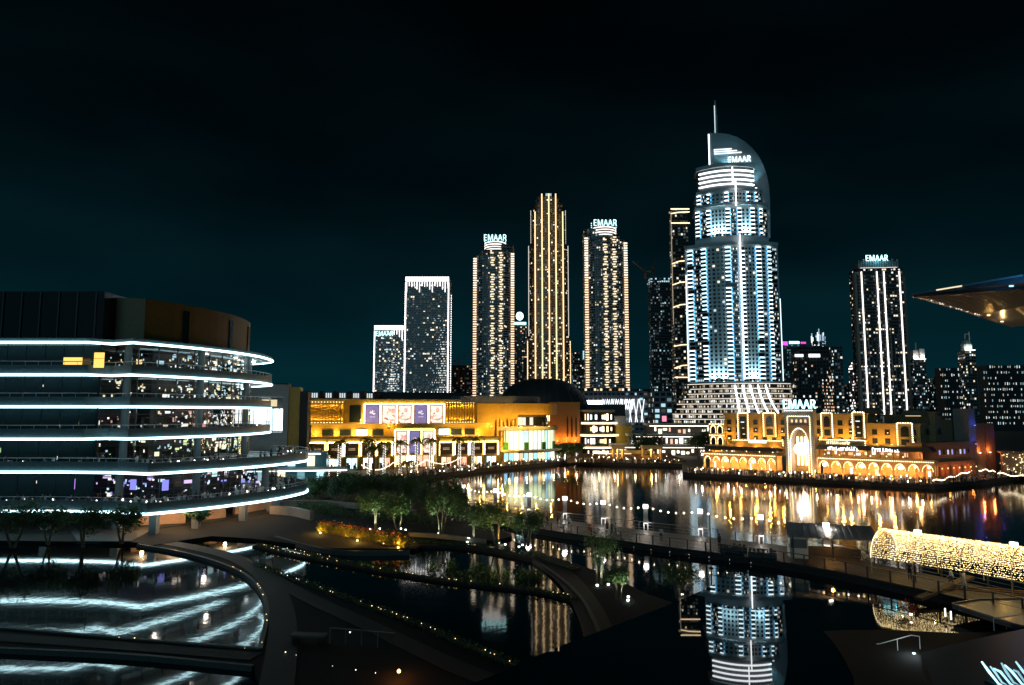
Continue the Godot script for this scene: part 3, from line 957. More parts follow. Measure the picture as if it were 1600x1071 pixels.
func build_skyline() -> void:
	var glass := mat(.012, .022, .028, .12)
	var warm := glow(1.0, .80, .50, 1.3)
	var orange := glow(1.0, .55, .28, .8)
	var pale := glow(1.0, .93, .80, 1.2)
	var cool := glow(.55, .9, 1.0, .9)
	var dim := glow(.5, .7, .75, .28)
	var white := glow(1.0, .96, .93, 2.6)
	var grey := mat(.12, .13, .14, .7)
	# left of centre
	var t := plain_tower("construction_block", "unfinished dark brown block beside a crane, right of the comb towers", 706, 741, 571, 1150, {"wall": mat(.10, .07, .06, .8), "pane": mat(.02, .015, .012), "lit": [orange, dim], "p": .05, "floor": 4.0, "bay": 3.4, "ledge": mat(.20, .15, .13), "ledge_h": .7}, 40, "building")
	crane("orange lattice crane standing before the unfinished block by the comb towers", 716, 606, 566, 1120, .5, 0)
	t = plain_tower("globe_sign_tower", "dim tower topped by glowing cyan globe sign between rounded and striped towers", 800, 826, 507, 1250, {"wall": mat(.10, .09, .08), "pane": glass, "lit": [warm, orange, dim], "p": .14, "floor": 3.6, "bay": 3.0, "ledge": grey, "ledge_h": .6})
	var topy := yp(507, 1250) - 1.1
	var s := sh(glow(.25, .95, 1.0, 5.0))
	s.box(Vector3(-2, topy + 1.5, 1), Vector3(25, 4.2, 1.2))
	part("sign_light_band", s, t)
	s = sh(glow(.6, 1.0, 1.0, 5.0))
	var prof := []
	for i in 13: prof.append(Vector2(6.6 * sin(PI * i / 12.0), -7.5 * cos(PI * i / 12.0)))
	s.lathe(prof, Vector3(-1, topy + 15, 0), 16, 1.0, .4)
	part("sign_globe_light", s, t)
	s = sh(mat(.05, .05, .05))
	s.box(Vector3(-1, topy + 5, -1), Vector3(2.5, 10, 1.5))
	part("sign_post", s, t)
	s = sh(mat(.02, .1, .11))
	s.box(Vector3(-.5, topy + 15.5, 2.9), Vector3(2.6, 7.0, .5), Basis(Vector3.BACK, .25))
	part("sign_mark", s, t)
	t = plain_tower("terraced_block", "stepped grey block with pale corner light, between striped and rounded towers", 893, 915, 550, 1150, {"wall": grey, "pane": glass, "lit": [cool, dim, pale], "p": .22, "floor": 3.6, "bay": 3.2, "ledge": mat(.25, .28, .3)}, 30, "building")
	strip("corner_light_line", t, Vector3(9, yp(556, 1150), 1), Vector3(5, 14, 1), glow(.4, .9, 1.0, 1.2))
	t = plain_tower("lit_podium_block", "low podium glowing warm at the foot of the right rounded tower", 888, 990, 606, 900, {"wall": mat(.25, .2, .13), "pane": glass, "lit": [warm, pale, orange], "p": .45, "floor": 5.0, "bay": 4.0, "ledge": mat(.4, .36, .3)}, 60, "building")
	# centre right
	t = plain_tower("dark_glass_tower", "dark tower with faint cyan window rows, left of the gold edged one", 1016, 1053, 441, 900, {"wall": mat(.06, .07, .075), "pane": glass, "lit": [cool, dim, dim, dim], "p": .10, "hot": .12, "floor": 3.7, "bay": 2.6, "ledge": mat(.14, .16, .17), "ledge_h": .7})
	block(t, rect(26, 22, 0, -14), yp(441, 900) - 1.1, yp(433, 900) - 1.1, {"wall": grey, "pane": glass, "called": "plant_room_wall", "lit": [cool], "p": .5})
	crane("thin crane rising over the dark glass tower, its jib to the right", 1026, 434, 420, 905, 1.2, 0)
	crane("thin crane on the dark glass tower roof, its jib to the left", 1012, 436, 426, 910, 2.4, 0)
	t = plain_tower("terrace_lit_tower", "slim tower ringed by orange lit ledges just behind the sail tower", 1052, 1082, 325, 760, {"wall": mat(.09, .085, .08), "pane": glass, "lit": [pale, warm, dim], "p": .12, "floor": 3.6, "bay": 2.8, "ledge": grey, "ledge_h": .5}, 14)
	for q in [[327.0, 0.0], [333.0, 1.0], [349.0, 0.0], [410.0, 2.0], [443.0, 2.0], [478.0, 2.0], [540.0, 1.0], [573.0, 2.0], [590.0, 0.0]]:
		var y := yp(q[0], 760) - 1.1
		s = sh(glow(1.0, .72, .42, 2.6))
		s.bar(Vector3(-10.5, y - q[1], .9), Vector3(-2, y + q[1] * .5, .9), .9)
		s.bar(Vector3(-2, y + q[1] * .5, .9), Vector3(10.5, y + q[1], .9), .9)
		part("ledge_light", s, t)
	strip("edge_light_line", t, Vector3(-10.4, yp(420, 760), .8), Vector3(.5, 128, .5), glow(1.0, .8, .55, .5))
	# low bright blocks behind the lake's far end
	t = plain_tower("grid_block", "grey apartment block with square windows beside the lattice lit hall", 1010, 1050, 612, 520, {"wall": mat(.22, .24, .26), "pane": glass, "lit": [cool, pale, dim], "p": .25, "floor": 4.2, "bay": 4.0, "ledge": mat(.35, .37, .38)}, 30, "building")
	t = plain_tower("lattice_hall", "low violet grey hall with white criss-cross light lattice on its front", 905, 1012, 612, 500, {"wall": mat(.28, .25, .27), "pane": mat(.05, .05, .06, .2), "lit": [dim, cool], "p": .06, "floor": 3.4, "bay": 3.2, "fh": .45}, 40, "building")
	var zz := sh(glow(.85, .97, 1.0, 2.6))
	var ya := yp(624, 500) - 1.1; var yb := yp(660, 500) - 1.1; var ym := yp(640, 500) - 1.1
	for i in 7:
		var x := -9.5 + i * 3.2
		zz.bar(Vector3(x, ya, .6), Vector3(x + 1.6, ym, .6), .3); zz.bar(Vector3(x + 1.6, ym, .6), Vector3(x + 3.2, ya, .6), .3)
		zz.bar(Vector3(x + 1.6, ya, .6), Vector3(x + .2, ym, .6), .25)
	for i in 4:
		var x := 4.0 + i * 4.2
		zz.bar(Vector3(x, ya, .6), Vector3(x + 2.6, yb, .6), .3); zz.bar(Vector3(x + 3.6, ya, .6), Vector3(x + 1.0, yb, .6), .3)
	part("lattice_light", zz, t, Vector3.ZERO, true)
	strip("screen_light_panel", t, Vector3(-16.5, yp(630.5, 500) - 1.1, .6), Vector3(13.5, 4.2, .5), glow(.95, .99, 1.0, 3.5))
	strip("red_sign_light", t, Vector3(34, yp(657, 500), 2.0), Vector3(3, 4, .5), glow(1.0, .25, .35, 1.5))
	# right of the sail tower
	t = plain_tower("teal_glass_tower", "hazy teal glass tower with magenta and cyan sign, right of the sail tower", 1219, 1262, 538, 980, {"wall": mat(.04, .10, .11), "pane": mat(.02, .06, .07, .2), "lit": [dim, glow(.3, .7, .75, .25)], "p": .16, "floor": 3.5, "bay": 3.0})
	topy = yp(538, 980) - 1.1
	strip("sign_light_magenta", t, Vector3(-13.5, topy + 1.0, 1), Vector3(7.5, 5.0, 1), glow(1.0, .08, .75, 1.8))
	strip("sign_light_cyan", t, Vector3(0, topy + 2.2, 1), Vector3(14, 3.2, 1), glow(.4, .95, 1.0, 5.0))
	strip("sign_light_magenta", t, Vector3(13, topy + 1.8, 1), Vector3(7, 2.6, 1), glow(1.0, .08, .6, 1.2))
	t = plain_tower("hotel_slab", "dark broad hotel slab with two small white roof signs and orange windows", 1239, 1297, 553, 720, {"wall": mat(.05, .06, .065), "pane": glass, "lit": [orange, warm, pale], "p": .10, "floor": 3.5, "bay": 3.2, "hot": .05, "fw": .5}, 16)
	block(t, rect(31, 20, 3, -14), yp(553, 720) - 1.1, yp(541, 720) - 1.1, {"wall": mat(.05, .06, .06), "pane": glass, "called": "roof_wall"})
	strip("roof_sign_light", t, Vector3(-15.0, yp(556, 720) - 1.1, .7), Vector3(8.5, 2.6, .6), white)
	strip("roof_sign_light", t, Vector3(1.0, yp(556, 720) - 1.1, .7), Vector3(11.5, 3.2, .6), white)
	var ow := Shape.new()
	for i in 60:
		ow.use(orange if rng.randf() < .7 else pale).box(Vector3(14 + rng.randi_range(-4, 4) * 1.3, 12 + rng.randi_range(0, 12) * 3.5, .2), Vector3(.9, 1.6, .2))
	part("lit_window", ow, t, Vector3.ZERO, true)
	t = plain_tower("grey_slab_tower", "grey narrow apartment tower to the right of the dark hotel slab", 1297, 1319, 541, 740, {"wall": mat(.13, .15, .16), "pane": glass, "lit": [cool, pale, pale], "p": .14, "floor": 3.5, "bay": 2.6})
	t = plain_tower("spiky_crown_tower", "distant tower whose jagged white crown shows above the dark hotel slab", 1271, 1294, 533, 1500, {"wall": grey, "pane": glass, "lit": [white, cool], "p": .3, "floor": 3.6, "bay": 3.0})
	topy = yp(533, 1500) - 1.1
	var sp := Shape.new()
	for i in 26:
		var x := rng.randf_range(-15, 15)
		var h := rng.randf_range(6, 30) * (1.0 - absf(x) / 40.0)
		sp.use([glow(.8, .95, 1.0, 1.4), glow(.5, .75, 1.0, .7), grey][i % 3]).box(Vector3(x, topy + h / 2 - 1, rng.randf_range(-12, 1)), Vector3(1.6, h, 1.6))
	part("crown_light", sp, t, Vector3.ZERO, true)
	t = plain_tower("white_lit_slab", "small floodlit white slab peeping out left of the white lined tower", 1331, 1339, 565, 900, {"wall": mat(.6, .55, .5), "pane": glass, "lit": [white], "p": .3}, 20)
	strip("facade_light_panel", t, Vector3(-1.0, yp(585, 900), .8), Vector3(4.2, 34, .5), glow(1.0, .92, .8, 2.6))
	# tower with four white lines
	var Z := 720.0
	var k := Z / FOCAL
	t = tower_at("lined_tower", "broad dark tower with four vertical white lines and rooftop sign, right side", 1384, 600, Z, -.10)
	var top := yp(410, Z) - 1.1
	var w := 70.0 * k
	block(t, rect(w, 20, 0, -10), 0, top - 6, {"wall": mat(.06, .065, .07, .6), "pane": glass, "lit": [warm, pale, pale, warm, dim], "p": .085, "hot": .10, "floor": 3.5, "bay": 2.3, "fw": .78, "fh": .5, "ledge": mat(.10, .11, .12), "ledge_h": .4})
	block(t, rect(w * .86, 16, 0, -10), top - 6, top + 1, {"wall": mat(.16, .17, .18), "pane": glass, "called": "crown_wall", "no_panes": true})
	var pl := sh(mat(.4, .42, .44, .6))
	for i in 17: pl.box(Vector3(-w * .42 + w * .84 * i / 16.0, top - 2 + (i % 3) * .8, -2.2), Vector3(1.4, 9 - (i % 2) * 2.5, .7))
	part("crown_panel", pl, t, Vector3.ZERO, true)
	for x in [-.40, -.065, .085, .42]: strip("vertical_light_line", t, Vector3(w * x, top / 2 - 5, .9), Vector3(1.05, top - 10, .7), glow(1.0, .93, .84, 2.6))
	var mul := sh(mat(.2, .2, .2, .6))
	for x in [-.31, -.24, -.16, .17, .24, .33]: mul.box(Vector3(w * x, top * .3, .5), Vector3(.6, top * .6, .8))
	for y in [.16, .36, .56, .74, .92]: mul.box(Vector3(0, top * y, .45), Vector3(w * .98, .6, .7))
	part("mullion", mul, t, Vector3.ZERO, true)
	strip("corner_pier", t, Vector3(-w / 2 - 1.2, top / 2 - 5, -3), Vector3(2.4, top - 10, 6), mat(.3, .29, .26))
	strip("corner_pier", t, Vector3(w / 2 + 1.2, top / 2 - 7, -3), Vector3(2.4, top - 14, 6), mat(.16, .15, .13))
	letters("EMAAR", 6.2, glow(.45, .97, 1.0, 3.5), t, Transform3D(Basis.IDENTITY, Vector3(-2, top + 4.6, 0)))
	omni(t, Vector3(-2, top + 4, 2.5), Color(.4, .9, 1.0), 40, 1.0)
	var cl := sh(glow(1.0, .95, .9, 1.6))
	cl.box(Vector3.ZERO, Vector3(w * .8, .4, .5))
	part("crown_light_band", cl, t, Vector3(0, top - 5.6, -1.4))
	# towers at the right
	t = plain_tower("short_crown_tower", "slim tower with floodlit white crown right of the white lined tower", 1421, 1449, 562, 900, {"wall": mat(.10, .11, .12), "pane": glass, "lit": [pale, cool, dim], "p": .2, "floor": 3.6, "bay": 2.8})
	topy = yp(562, 900) - 1.1
	s = sh(mat(.7, .7, .7))
	s.box(Vector3(-4, topy + 6, -5), Vector3(7, 12, 8)); s.box(Vector3(4.5, topy + 7, -5), Vector3(6, 14, 8)); s.box(Vector3(-1, topy + 12, -6), Vector3(1.4, 22, 1.4))
	part("crown", s, t)
	part("crown_lamp", lamp_box(Vector3(15, .6, .8), glow(1, .97, .9, 3.0)), t, Vector3(0, topy + .5, 1.2))
	for x in [-6.0, 5.0]: omni(t, Vector3(x, topy + 2.0, 1.6), Color(1, .96, .9), 60, .5)
	t = plain_tower("spire_crown_tower", "slender tower with lit cage crown rising behind the dotted block", 1500, 1528, 548, 850, {"wall": mat(.12, .13, .13), "pane": glass, "lit": [cool, pale, warm], "p": .14, "floor": 3.6, "bay": 2.8, "ledge": grey})
	topy = yp(548, 850) - 1.1
	s = sh(mat(.45, .47, .47))
	s.lathe([Vector2(6, 0), Vector2(6, 8), Vector2(4, 12), Vector2(1.5, 14), Vector2(0.01, 14)], Vector3(0, topy, -6.5), 12)
	s.box(Vector3(4, topy + 14, -6), Vector3(1.0, 20, 1.0)); s.box(Vector3(-1.5, topy + 12, -6), Vector3(1.0, 16, 1.0)); s.box(Vector3(1.2, topy + 21, -6), Vector3(6, .8, .8))
	part("crown", s, t)
	part("crown_lamp", lamp_box(Vector3(12, .6, .8), glow(1, 1, .9, 3.0)), t, Vector3(0, topy + .5, 1.0))
	for x in [-4.0, 4.0]: omni(t, Vector3(x, topy + 2.5, 2.0), Color(.95, 1, .92), 70, .5)
	for q in [[1462.0, 1500.0, 575.0, "dotted dark block left of the cage crowned tower, rows of white points"], [1529.0, 1620.0, 571.0, "wide dark block of many white light points at right edge"]]:
		t = plain_tower("dotted_block", q[3], q[0], q[1], q[2], 640, {"wall": mat(.025, .03, .033), "pane": glass, "no_panes": true}, 14, "building")
		var dots := Shape.new()
		var wd: float = (q[1] - q[0]) * 640 / FOCAL
		var tp: float = yp(q[2], 640) - 1.1
		for r in 11:
			for c in int(wd / 2.1):
				if rng.randf() < .5: continue
				dots.use([glow(.9, 1, 1, .9), glow(.5, .9, 1, .45), glow(1, .9, .75, .5)][rng.randi() % 3]).box(Vector3(-wd / 2 + 1 + c * 2.1 + rng.randf_range(-.4, .4), tp - 1.5 - r * 5.2, .3), Vector3(.55, rng.randf_range(1.0, 2.6), .3))
		part("window_light", dots, t, Vector3.ZERO, true)
	# soft far silhouettes filling the gaps low on the horizon
	var far := [[980, 1016, 608, 1300, "low dark block in the teal gap left of the dark glass tower"], [1449, 1464, 590, 1100, "small dark block behind the trees right of the slim crowned tower"], [1319, 1332, 600, 1000, "low dim block left of the white lined tower"]]
	for q in far:
		plain_tower("distant_block", q[4], q[0], q[1], q[2], q[3], {"wall": mat(.08, .1, .1), "pane": glass, "lit": [cool, pale], "p": .1, "floor": 3.6, "bay": 3.4}, 30, "building")

func lamp_box(size: Vector3, m) -> Shape:
	var s := sh(m)
	s.box(Vector3.ZERO, size)
	return s

# ---------------------------------------------------------------- the curved terrace wing on the left
func wing_line(low: bool) -> PackedVector2Array:       # floor edge in plan, from the far left along the front, round the tip to the back
	var r := PackedVector2Array()
	if low:
		r.append(Vector2(-110, -97)); r.append(Vector2(-62, -97)); r.append(Vector2(-54, -96))
		for p in arc_line(Vector2(-48.8, -94), Vector2(-37.1, -105), Vector2(-35.5, -117), 16): r.append(p)
		for p in arc_line(Vector2(-35.2, -119), Vector2(-35.5, -128), Vector2(-46, -134), 6): r.append(p)
	else:
		r.append(Vector2(-110, -97)); r.append(Vector2(-60, -97.5)); r.append(Vector2(-58, -100))
		for p in arc_line(Vector2(-54, -98), Vector2(-43, -114), Vector2(-45.6, -129), 16): r.append(p)
		for p in arc_line(Vector2(-45.8, -131), Vector2(-47, -139), Vector2(-57, -143), 6): r.append(p)
	r.append(Vector2(-110, -150))
	return r

func shrink(p: PackedVector2Array, d: float) -> PackedVector2Array:
	var r := Geometry2D.offset_polygon(p, -d, Geometry2D.JOIN_MITER)
	return r[0]

func along(l: PackedVector2Array, f: float) -> Array:      # [point, direction] at fraction f of the length
	var total := 0.0
	for i in l.size() - 1: total += l[i].distance_to(l[i + 1])
	var want := f * total
	for i in l.size() - 1:
		var d := l[i].distance_to(l[i + 1])
		if want <= d or i == l.size() - 2:
			return [l[i].lerp(l[i + 1], clampf(want / maxf(d, 1e-6), 0, 1)), (l[i + 1] - l[i]).normalized()]
		want -= d
	return []

func build_restaurant_wing() -> void:
	var w := thing("terrace_building", "curved terraced building with glowing white floor edges over the left pool", "building", Vector3(-60, .6, -110))
	var fascia := mottled("fascia", .10, .17, .19, .2, .3, .5)
	var soffit := mat(.22, .27, .29, .6)
	var led := glow(.58, .92, 1.0, 6.0)
	var frame := mat(.05, .055, .06, .4, .4)
	var inner := mat(.045, .05, .055, .6)
	var column_m := mat(.14, .16, .165, .6)
	var pane_m := StandardMaterial3D.new()
	pane_m.albedo_color = Color(.05, .09, .10, .30)
	pane_m.transparency = BaseMaterial3D.TRANSPARENCY_ALPHA
	pane_m.roughness = .04
	var off := Vector3(60, -.6, 110)           # from plan coordinates to the building's own
	var levels := [4.4, 9.7, 14.2, 18.7, 23.2, 27.8]
	var glints := [
		[glow(.75, .55, 1.0, 1.6), glow(.3, .35, 1.0, 1.4), glow(1, .85, .7, 1.8), glow(.6, .95, 1.0, 1.4)],
		[glow(.75, 1.0, .45, 1.3), glow(1.0, .95, .6, 1.8), glow(1, .9, .75, 2.2), glow(.5, .8, 1.0, 1.2)],
		[glow(1, .95, .85, 2.0), glow(1, .4, .35, .9), glow(.7, .9, 1.0, 1.5), glow(1.0, .8, .5, 1.3)],
		[glow(1, .93, .8, 1.8), glow(.6, .9, 1.0, 1.2), glow(1, .85, .5, 1.5)],
		[glow(1, .95, .9, 1.8), glow(1, .75, .3, 1.6), glow(.5, .85, 1.0, 1.2)]]
	for i in levels.size():
		var Y: float = levels[i]
		var low := i < 2
		var l := wing_line(low)
		var pl := PackedVector2Array()
		for p in l: pl.append(p + Vector2(off.x, off.z))
		# slab, parapet, led edge
		var s := sh(soffit)
		s.prism(pl, Y + .15 + off.y, Y + .45 + off.y)
		part("floor_slab", s, w)
		var ln := pl.duplicate(); ln.resize(pl.size() - 1)
		var rim := PackedVector2Array(); var rim2 := PackedVector2Array()
		for j in ln.size():
			var d := (ln[min(j + 1, ln.size() - 1)] - ln[max(j - 1, 0)]).normalized()
			var n := Vector2(-d.y, d.x)          # outwards
			if n.dot(ln[j] - (Vector2(-80, -125) + Vector2(off.x, off.z))) < 0: n = -n
			rim.append(ln[j] + n * .02); rim2.append(ln[j] + n * .22)
		s = sh(fascia)
		ribbon_wall(s, rim, Y + .3 + off.y, Y + (1.55 if i < 5 else .75) + off.y, .25)
		part("parapet", s, w)
		s = sh(led)
		ribbon_wall(s, rim2, Y - .04 + off.y, Y + .26 + off.y, .2)
		var strip_part := part("edge_light_strip", s, w)
		strip_part.set_meta("label", "glowing white light strip along the floor edge")
		if i < 5:
			s = sh(mat(.5, .52, .53, .35, .8))
			var pr := []; var rr := []
			for q in rim:
				pr.append(Vector3(q.x, Y + 2.05 + off.y, q.y)); rr.append(.04)
			s.tube(pr, rr, 4, false)
			for j in 60:
				var q = along(rim, (j + .5) / 60.0)[0]
				s.bar(Vector3(q.x, Y + 1.5 + off.y, q.y), Vector3(q.x, Y + 2.05 + off.y, q.y), .04)
			part("handrail", s, w)
		if i == 5: continue
		# glazing set back behind the terrace, one pane at a time along the visible front
		var top: float = levels[i + 1] + .15
		var gl := shrink(l, 5.0 if low else 3.6)
		if i == 1: gl = shrink(wing_line(false), 3.6)
		var front := front_of(gl)
		var total := 0.0
		for j in front.size() - 1: total += front[j].distance_to(front[j + 1])
		var n := int(total / 3.2)
		for j in n:
			var a: Vector2 = along(front, float(j) / n)[0]; var b: Vector2 = along(front, float(j + 1) / n)[0]
			if a.x < -84: continue
			var A := Vector3(a.x, 0, a.y) + off; var B := Vector3(b.x, 0, b.y) + off
			var y0 := Y + .45; var y1 := top
			s = sh(pane_m)
			s.quad(A + Vector3.UP * y0, B + Vector3.UP * y0, B + Vector3.UP * y1, A + Vector3.UP * y1)
			var pn := part("window_pane", s, w)
			s = sh(frame)
			s.bar(A + Vector3.UP * y0, A + Vector3.UP * y1, .14)
			s.bar(A + Vector3.UP * (y1 - 1.1), B + Vector3.UP * (y1 - 1.1), .1)
			s.bar(A + Vector3.UP * (y0 + .1), B + Vector3.UP * (y0 + .1), .12)
			part("mullion", s, pn)
		# the room behind: back wall, shelving, lamps
		var core := shrink(gl, 6.5)
		s = sh(inner)
		var cp := PackedVector2Array()
		for p in core: cp.append(p + Vector2(off.x, off.z))
		s.prism(cp, Y + .46 + off.y, top - .02 + off.y, false)
		part("inner_wall", s, w)
		var cf := front_of(core)
		var glow_s := Shape.new()
		var set_: Array = glints[i]
		for j in 300:
			var f := rng.randf()
			var q = along(cf, f)
			var n2 := Vector2(-q[1].y, q[1].x)
			if n2.dot(q[0] - Vector2(-80, -125)) < 0: n2 = -n2
			var o: float = rng.randf_range(.3, 6.0)
			var P := Vector3(q[0].x + n2.x * o, rng.randf_range(Y + 1.6, top - .5), q[0].y + n2.y * o) + off
			var dim_left: bool = q[0].x < -60
			if dim_left and rng.randf() < .80: continue
			var big := rng.randf() < .16
			glow_s.use(set_[rng.randi() % set_.size()]).box(P, Vector3(rng.randf_range(.5, 1.3) if big else rng.randf_range(.08, .3), rng.randf_range(.2, .8) if big else rng.randf_range(.08, .5), .12), Basis(Vector3.UP, atan2(n2.x, n2.y)))
		part("interior_light", glow_s, w, Vector3.ZERO, true)
		var shelf := sh(mat(.10, .10, .09, .6))
		for j in 26:
			var q = along(cf, (j + .5) / 26.0)
			var n2 := Vector2(-q[1].y, q[1].x)
			if n2.dot(q[0] - Vector2(-80, -125)) < 0: n2 = -n2
			var P := Vector3(q[0].x + n2.x * .6, 0, q[0].y + n2.y * .6) + off
			var bs := Basis(Vector3.UP, atan2(n2.x, n2.y))
			for r in 3: shelf.box(P + Vector3.UP * (Y + 1.2 + r * .9), Vector3(2.2, .08, .5), bs)
			shelf.box(P + Vector3.UP * (Y + 1.8), Vector3(.1, 2.6, .5), bs)
		part("shelving", shelf, w, Vector3.ZERO, true)
		# ceiling panels near the tip, each with its own light
		for f in ([.70, .86] if i != 2 else [.62, .74, .88]):
			var q = along(front, f)
			var n2 := Vector2(-q[1].y, q[1].x)
			if n2.dot(q[0] - Vector2(-80, -125)) < 0: n2 = -n2
			var P := Vector3(q[0].x - n2.x * 2.0, top - .12, q[0].y - n2.y * 2.0) + off
			s = sh(glow(1.0, .95, .88, 3.0))
			s.box(Vector3.ZERO, Vector3(1.8, .1, .7))
			part("ceiling_light_panel", s, w, P).rotation.y = atan2(n2.x, n2.y)
			omni(w, P + Vector3.DOWN * .4, Color(1, .93, .85), 5.0, .3)
		# round columns at the glass line
		for f in [.30, .42, .54, .66, .80]:
			var q = along(front, f)
			var n2 := Vector2(-q[1].y, q[1].x)
			if n2.dot(q[0] - Vector2(-80, -125)) < 0: n2 = -n2
			s = sh(column_m)
			var P := Vector3(q[0].x + n2.x * .9, Y + .45, q[0].y + n2.y * .9) + off
			s.tube([P, P + Vector3.UP * (top - Y - .45)], [.55, .55], 14, false)
			part("column", s, w)
	# screens on the lowest terrace
	var lf := front_of(shrink(wing_line(true), 5.0))
	for f in [.40, .45, .55, .62]:
		var q = along(lf, f)
		var n2 := Vector2(-q[1].y, q[1].x)
		if n2.dot(q[0] - Vector2(-80, -125)) < 0: n2 = -n2
		var s := sh(glow(.30, .30, 1.0, 1.5) if f != .45 else glow(.55, .30, 1.0, 1.6))
		s.box(Vector3.ZERO, Vector3(1.7 if f == .45 else .9, 1.5, .1))
		part("wall_screen", s, w, Vector3(q[0].x - n2.x * .8, 7.6, q[0].y - n2.y * .8) + off).rotation.y = atan2(n2.x, n2.y)
	# bright soffit lamps under the upper canopies at the tip
	for q in [[27.6, -49.0, -122.0], [27.6, -49.5, -132.0], [23.0, -48.5, -127.0], [18.5, -48.8, -131.0], [14.0, -48.6, -128.0]]:
		var s := sh(glow(.9, .98, 1.0, 5.0))
		s.lathe([Vector2(.01, -.1), Vector2(.35, -.1), Vector2(.35, .06)], Vector3.ZERO, 12)
		part("soffit_lamp", s, w, Vector3(q[1], q[0] + .1, q[2]) + off)
		omni(w, Vector3(q[1], q[0] - .6, q[2]) + off, Color(.85, .97, 1), 7.0, .12)
	# two amber lit windows and a white lamp bar high on the left front
	for q in [[-62.2, 25.0, 2.6, 1.7], [-58.5, 25.4, 1.4, 2.3]]:
		var s := sh(glow(1.0, .60, .12, 1.5))
		s.box(Vector3.ZERO, Vector3(q[2], q[3], .12))
		s.use(frame)
		s.box(Vector3(0, q[3] / 2, 0), Vector3(q[2] + .2, .14, .2)); s.box(Vector3(0, -q[3] / 2, 0), Vector3(q[2] + .2, .14, .2))
		s.box(Vector3(0, q[3] * .1, .05), Vector3(q[2], .06, .1))
		part("amber_lit_window", s, w, Vector3(q[0], q[1], -97.6) + off)
	# dark glazed front of the left part
	var s := sh(mat(.015, .03, .034, .10))
	for i in 5:
		var Y: float = levels[i]
		for j in 9:
			var x := -58.8 - j * 2.7
			s.quad(Vector3(x - 2.6, Y + 1.6, -98.6) + off, Vector3(x, Y + 1.6, -98.6) + off, Vector3(x, levels[i + 1] + .1, -98.6) + off, Vector3(x - 2.6, levels[i + 1] + .1, -98.6) + off)
	part("dark_glazing", s, w, Vector3.ZERO, true)
	# roof drum with slot windows
	var base: float = levels[5] + .45
	var drum := shrink(wing_line(false), 4.2)
	var dp := PackedVector2Array()
	for p in drum:
		if p.x > -62: dp.append(p + Vector2(off.x, off.z))
	dp.append(Vector2(-62, -150) + Vector2(off.x, off.z)); dp.append(Vector2(-62, -102) + Vector2(off.x, off.z))
	dp = Geometry2D.convex_hull(dp)
	dp.remove_at(dp.size() - 1)
	s = sh(mottled("gold_cladding", .22, .15, .03, .25, .4, .45))
	s.prism(dp, base + off.y, 35.2 + off.y)
	part("roof_drum", s, w)
	var df := front_of(drum)
	for f in [.40, .52, .64, .76, .86]:
		var q = along(df, f)
		var n2 := Vector2(-q[1].y, q[1].x)
		if n2.dot(q[0] - Vector2(-80, -125)) < 0: n2 = -n2
		s = sh(mat(.015, .025, .03, .1))
		s.box(Vector3.ZERO, Vector3(1.1, 5.2, .3))
		part("slot_window", s, w, Vector3(q[0].x + n2.x * .02, 31.6, q[0].y + n2.y * .02) + off).rotation.y = atan2(n2.x, n2.y)
	# tall dark glass box on the left
	s = sh(mat(.012, .02, .024, .12))
	s.prism(PackedVector2Array([Vector2(-110, -99.5), Vector2(-59.4, -99.5), Vector2(-59.4, -115), Vector2(-110, -115)]) * Transform2D(0, -Vector2(off.x, off.z)), 27.0 + off.y, 35.6 + off.y)
	part("glass_box", s, w)
	s = sh(mat(.06, .07, .075, .4))
	for j in 14: s.box(Vector3(-60.5 - j * 2.7, 31.5, -99.4) + off, Vector3(.16, 8, .2))
	part("glass_box_mullion", s, w, Vector3.ZERO, true)
	# ground floor: columns, warm lit walls
	for q in [[-45.2, -101.0], [-41.2, -108.0], [-40.5, -118.0], [-56.0, -100.0], [-66.0, -100.0], [-48.9, -96.4]]:
		s = sh(column_m)
		s.box(Vector3(q[0], 2.5, q[1]) + off, Vector3(1.0, 4.0, 1.0))
		part("ground_column", s, w)
	s = sh(mottled("peach_plaster", .55, .36, .24, .15, .3, .8))
	for q in [[-46.5, -109.0, 4.5, .9], [-43.5, -117.0, 7.0, 1.15], [-52, -104, 7.0, .35]]:
		s.box(Vector3(q[0], 2.5, q[1]) + off, Vector3(q[2], 4.0, .5), Basis(Vector3.UP, q[3]))
	part("ground_wall", s, w)
	s = sh(inner)
	s.prism(PackedVector2Array([Vector2(-110, -108), Vector2(-60, -106), Vector2(-52, -112), Vector2(-50, -140), Vector2(-110, -140)]) * Transform2D(0, -Vector2(off.x, off.z)), .6 + off.y, 4.5 + off.y)
	part("ground_wall", s, w)
	for q in [[-43.0, -106.0], [-40.5, -113.0], [-48.5, -101.0], [-52, -99.5], [-46, -98.5]]:
		s = sh(glow(1.0, .82, .58, 4.0))
		s.lathe([Vector2(.01, -.08), Vector2(.25, -.08), Vector2(.25, .05)], Vector3.ZERO, 10)
		part("downlight_lamp", s, w, Vector3(q[0], 4.44, q[1]) + off)
		omni(w, Vector3(q[0], 4.0, q[1]) + off, Color(1, .78, .55), 9.0, .2)
	# terrace furniture: tables with little lamps, chairs
	var table := thing("cafe_table", "", "table", Vector3.ZERO, 0, "tables on the curved terraces")
	s = sh(mat(.5, .48, .45, .5)); s.lathe([Vector2(.01, .70), Vector2(.45, .70), Vector2(.45, .74), Vector2(.01, .74)], Vector3.ZERO, 10); part("table_top", s, table)
	s = sh(frame); s.tube([Vector3.ZERO, Vector3(0, .7, 0)], [.05, .04], 6); s.lathe([Vector2(.26, 0), Vector2(.24, .04), Vector2(.01, .05)], Vector3.ZERO, 8); part("table_stand", s, table)
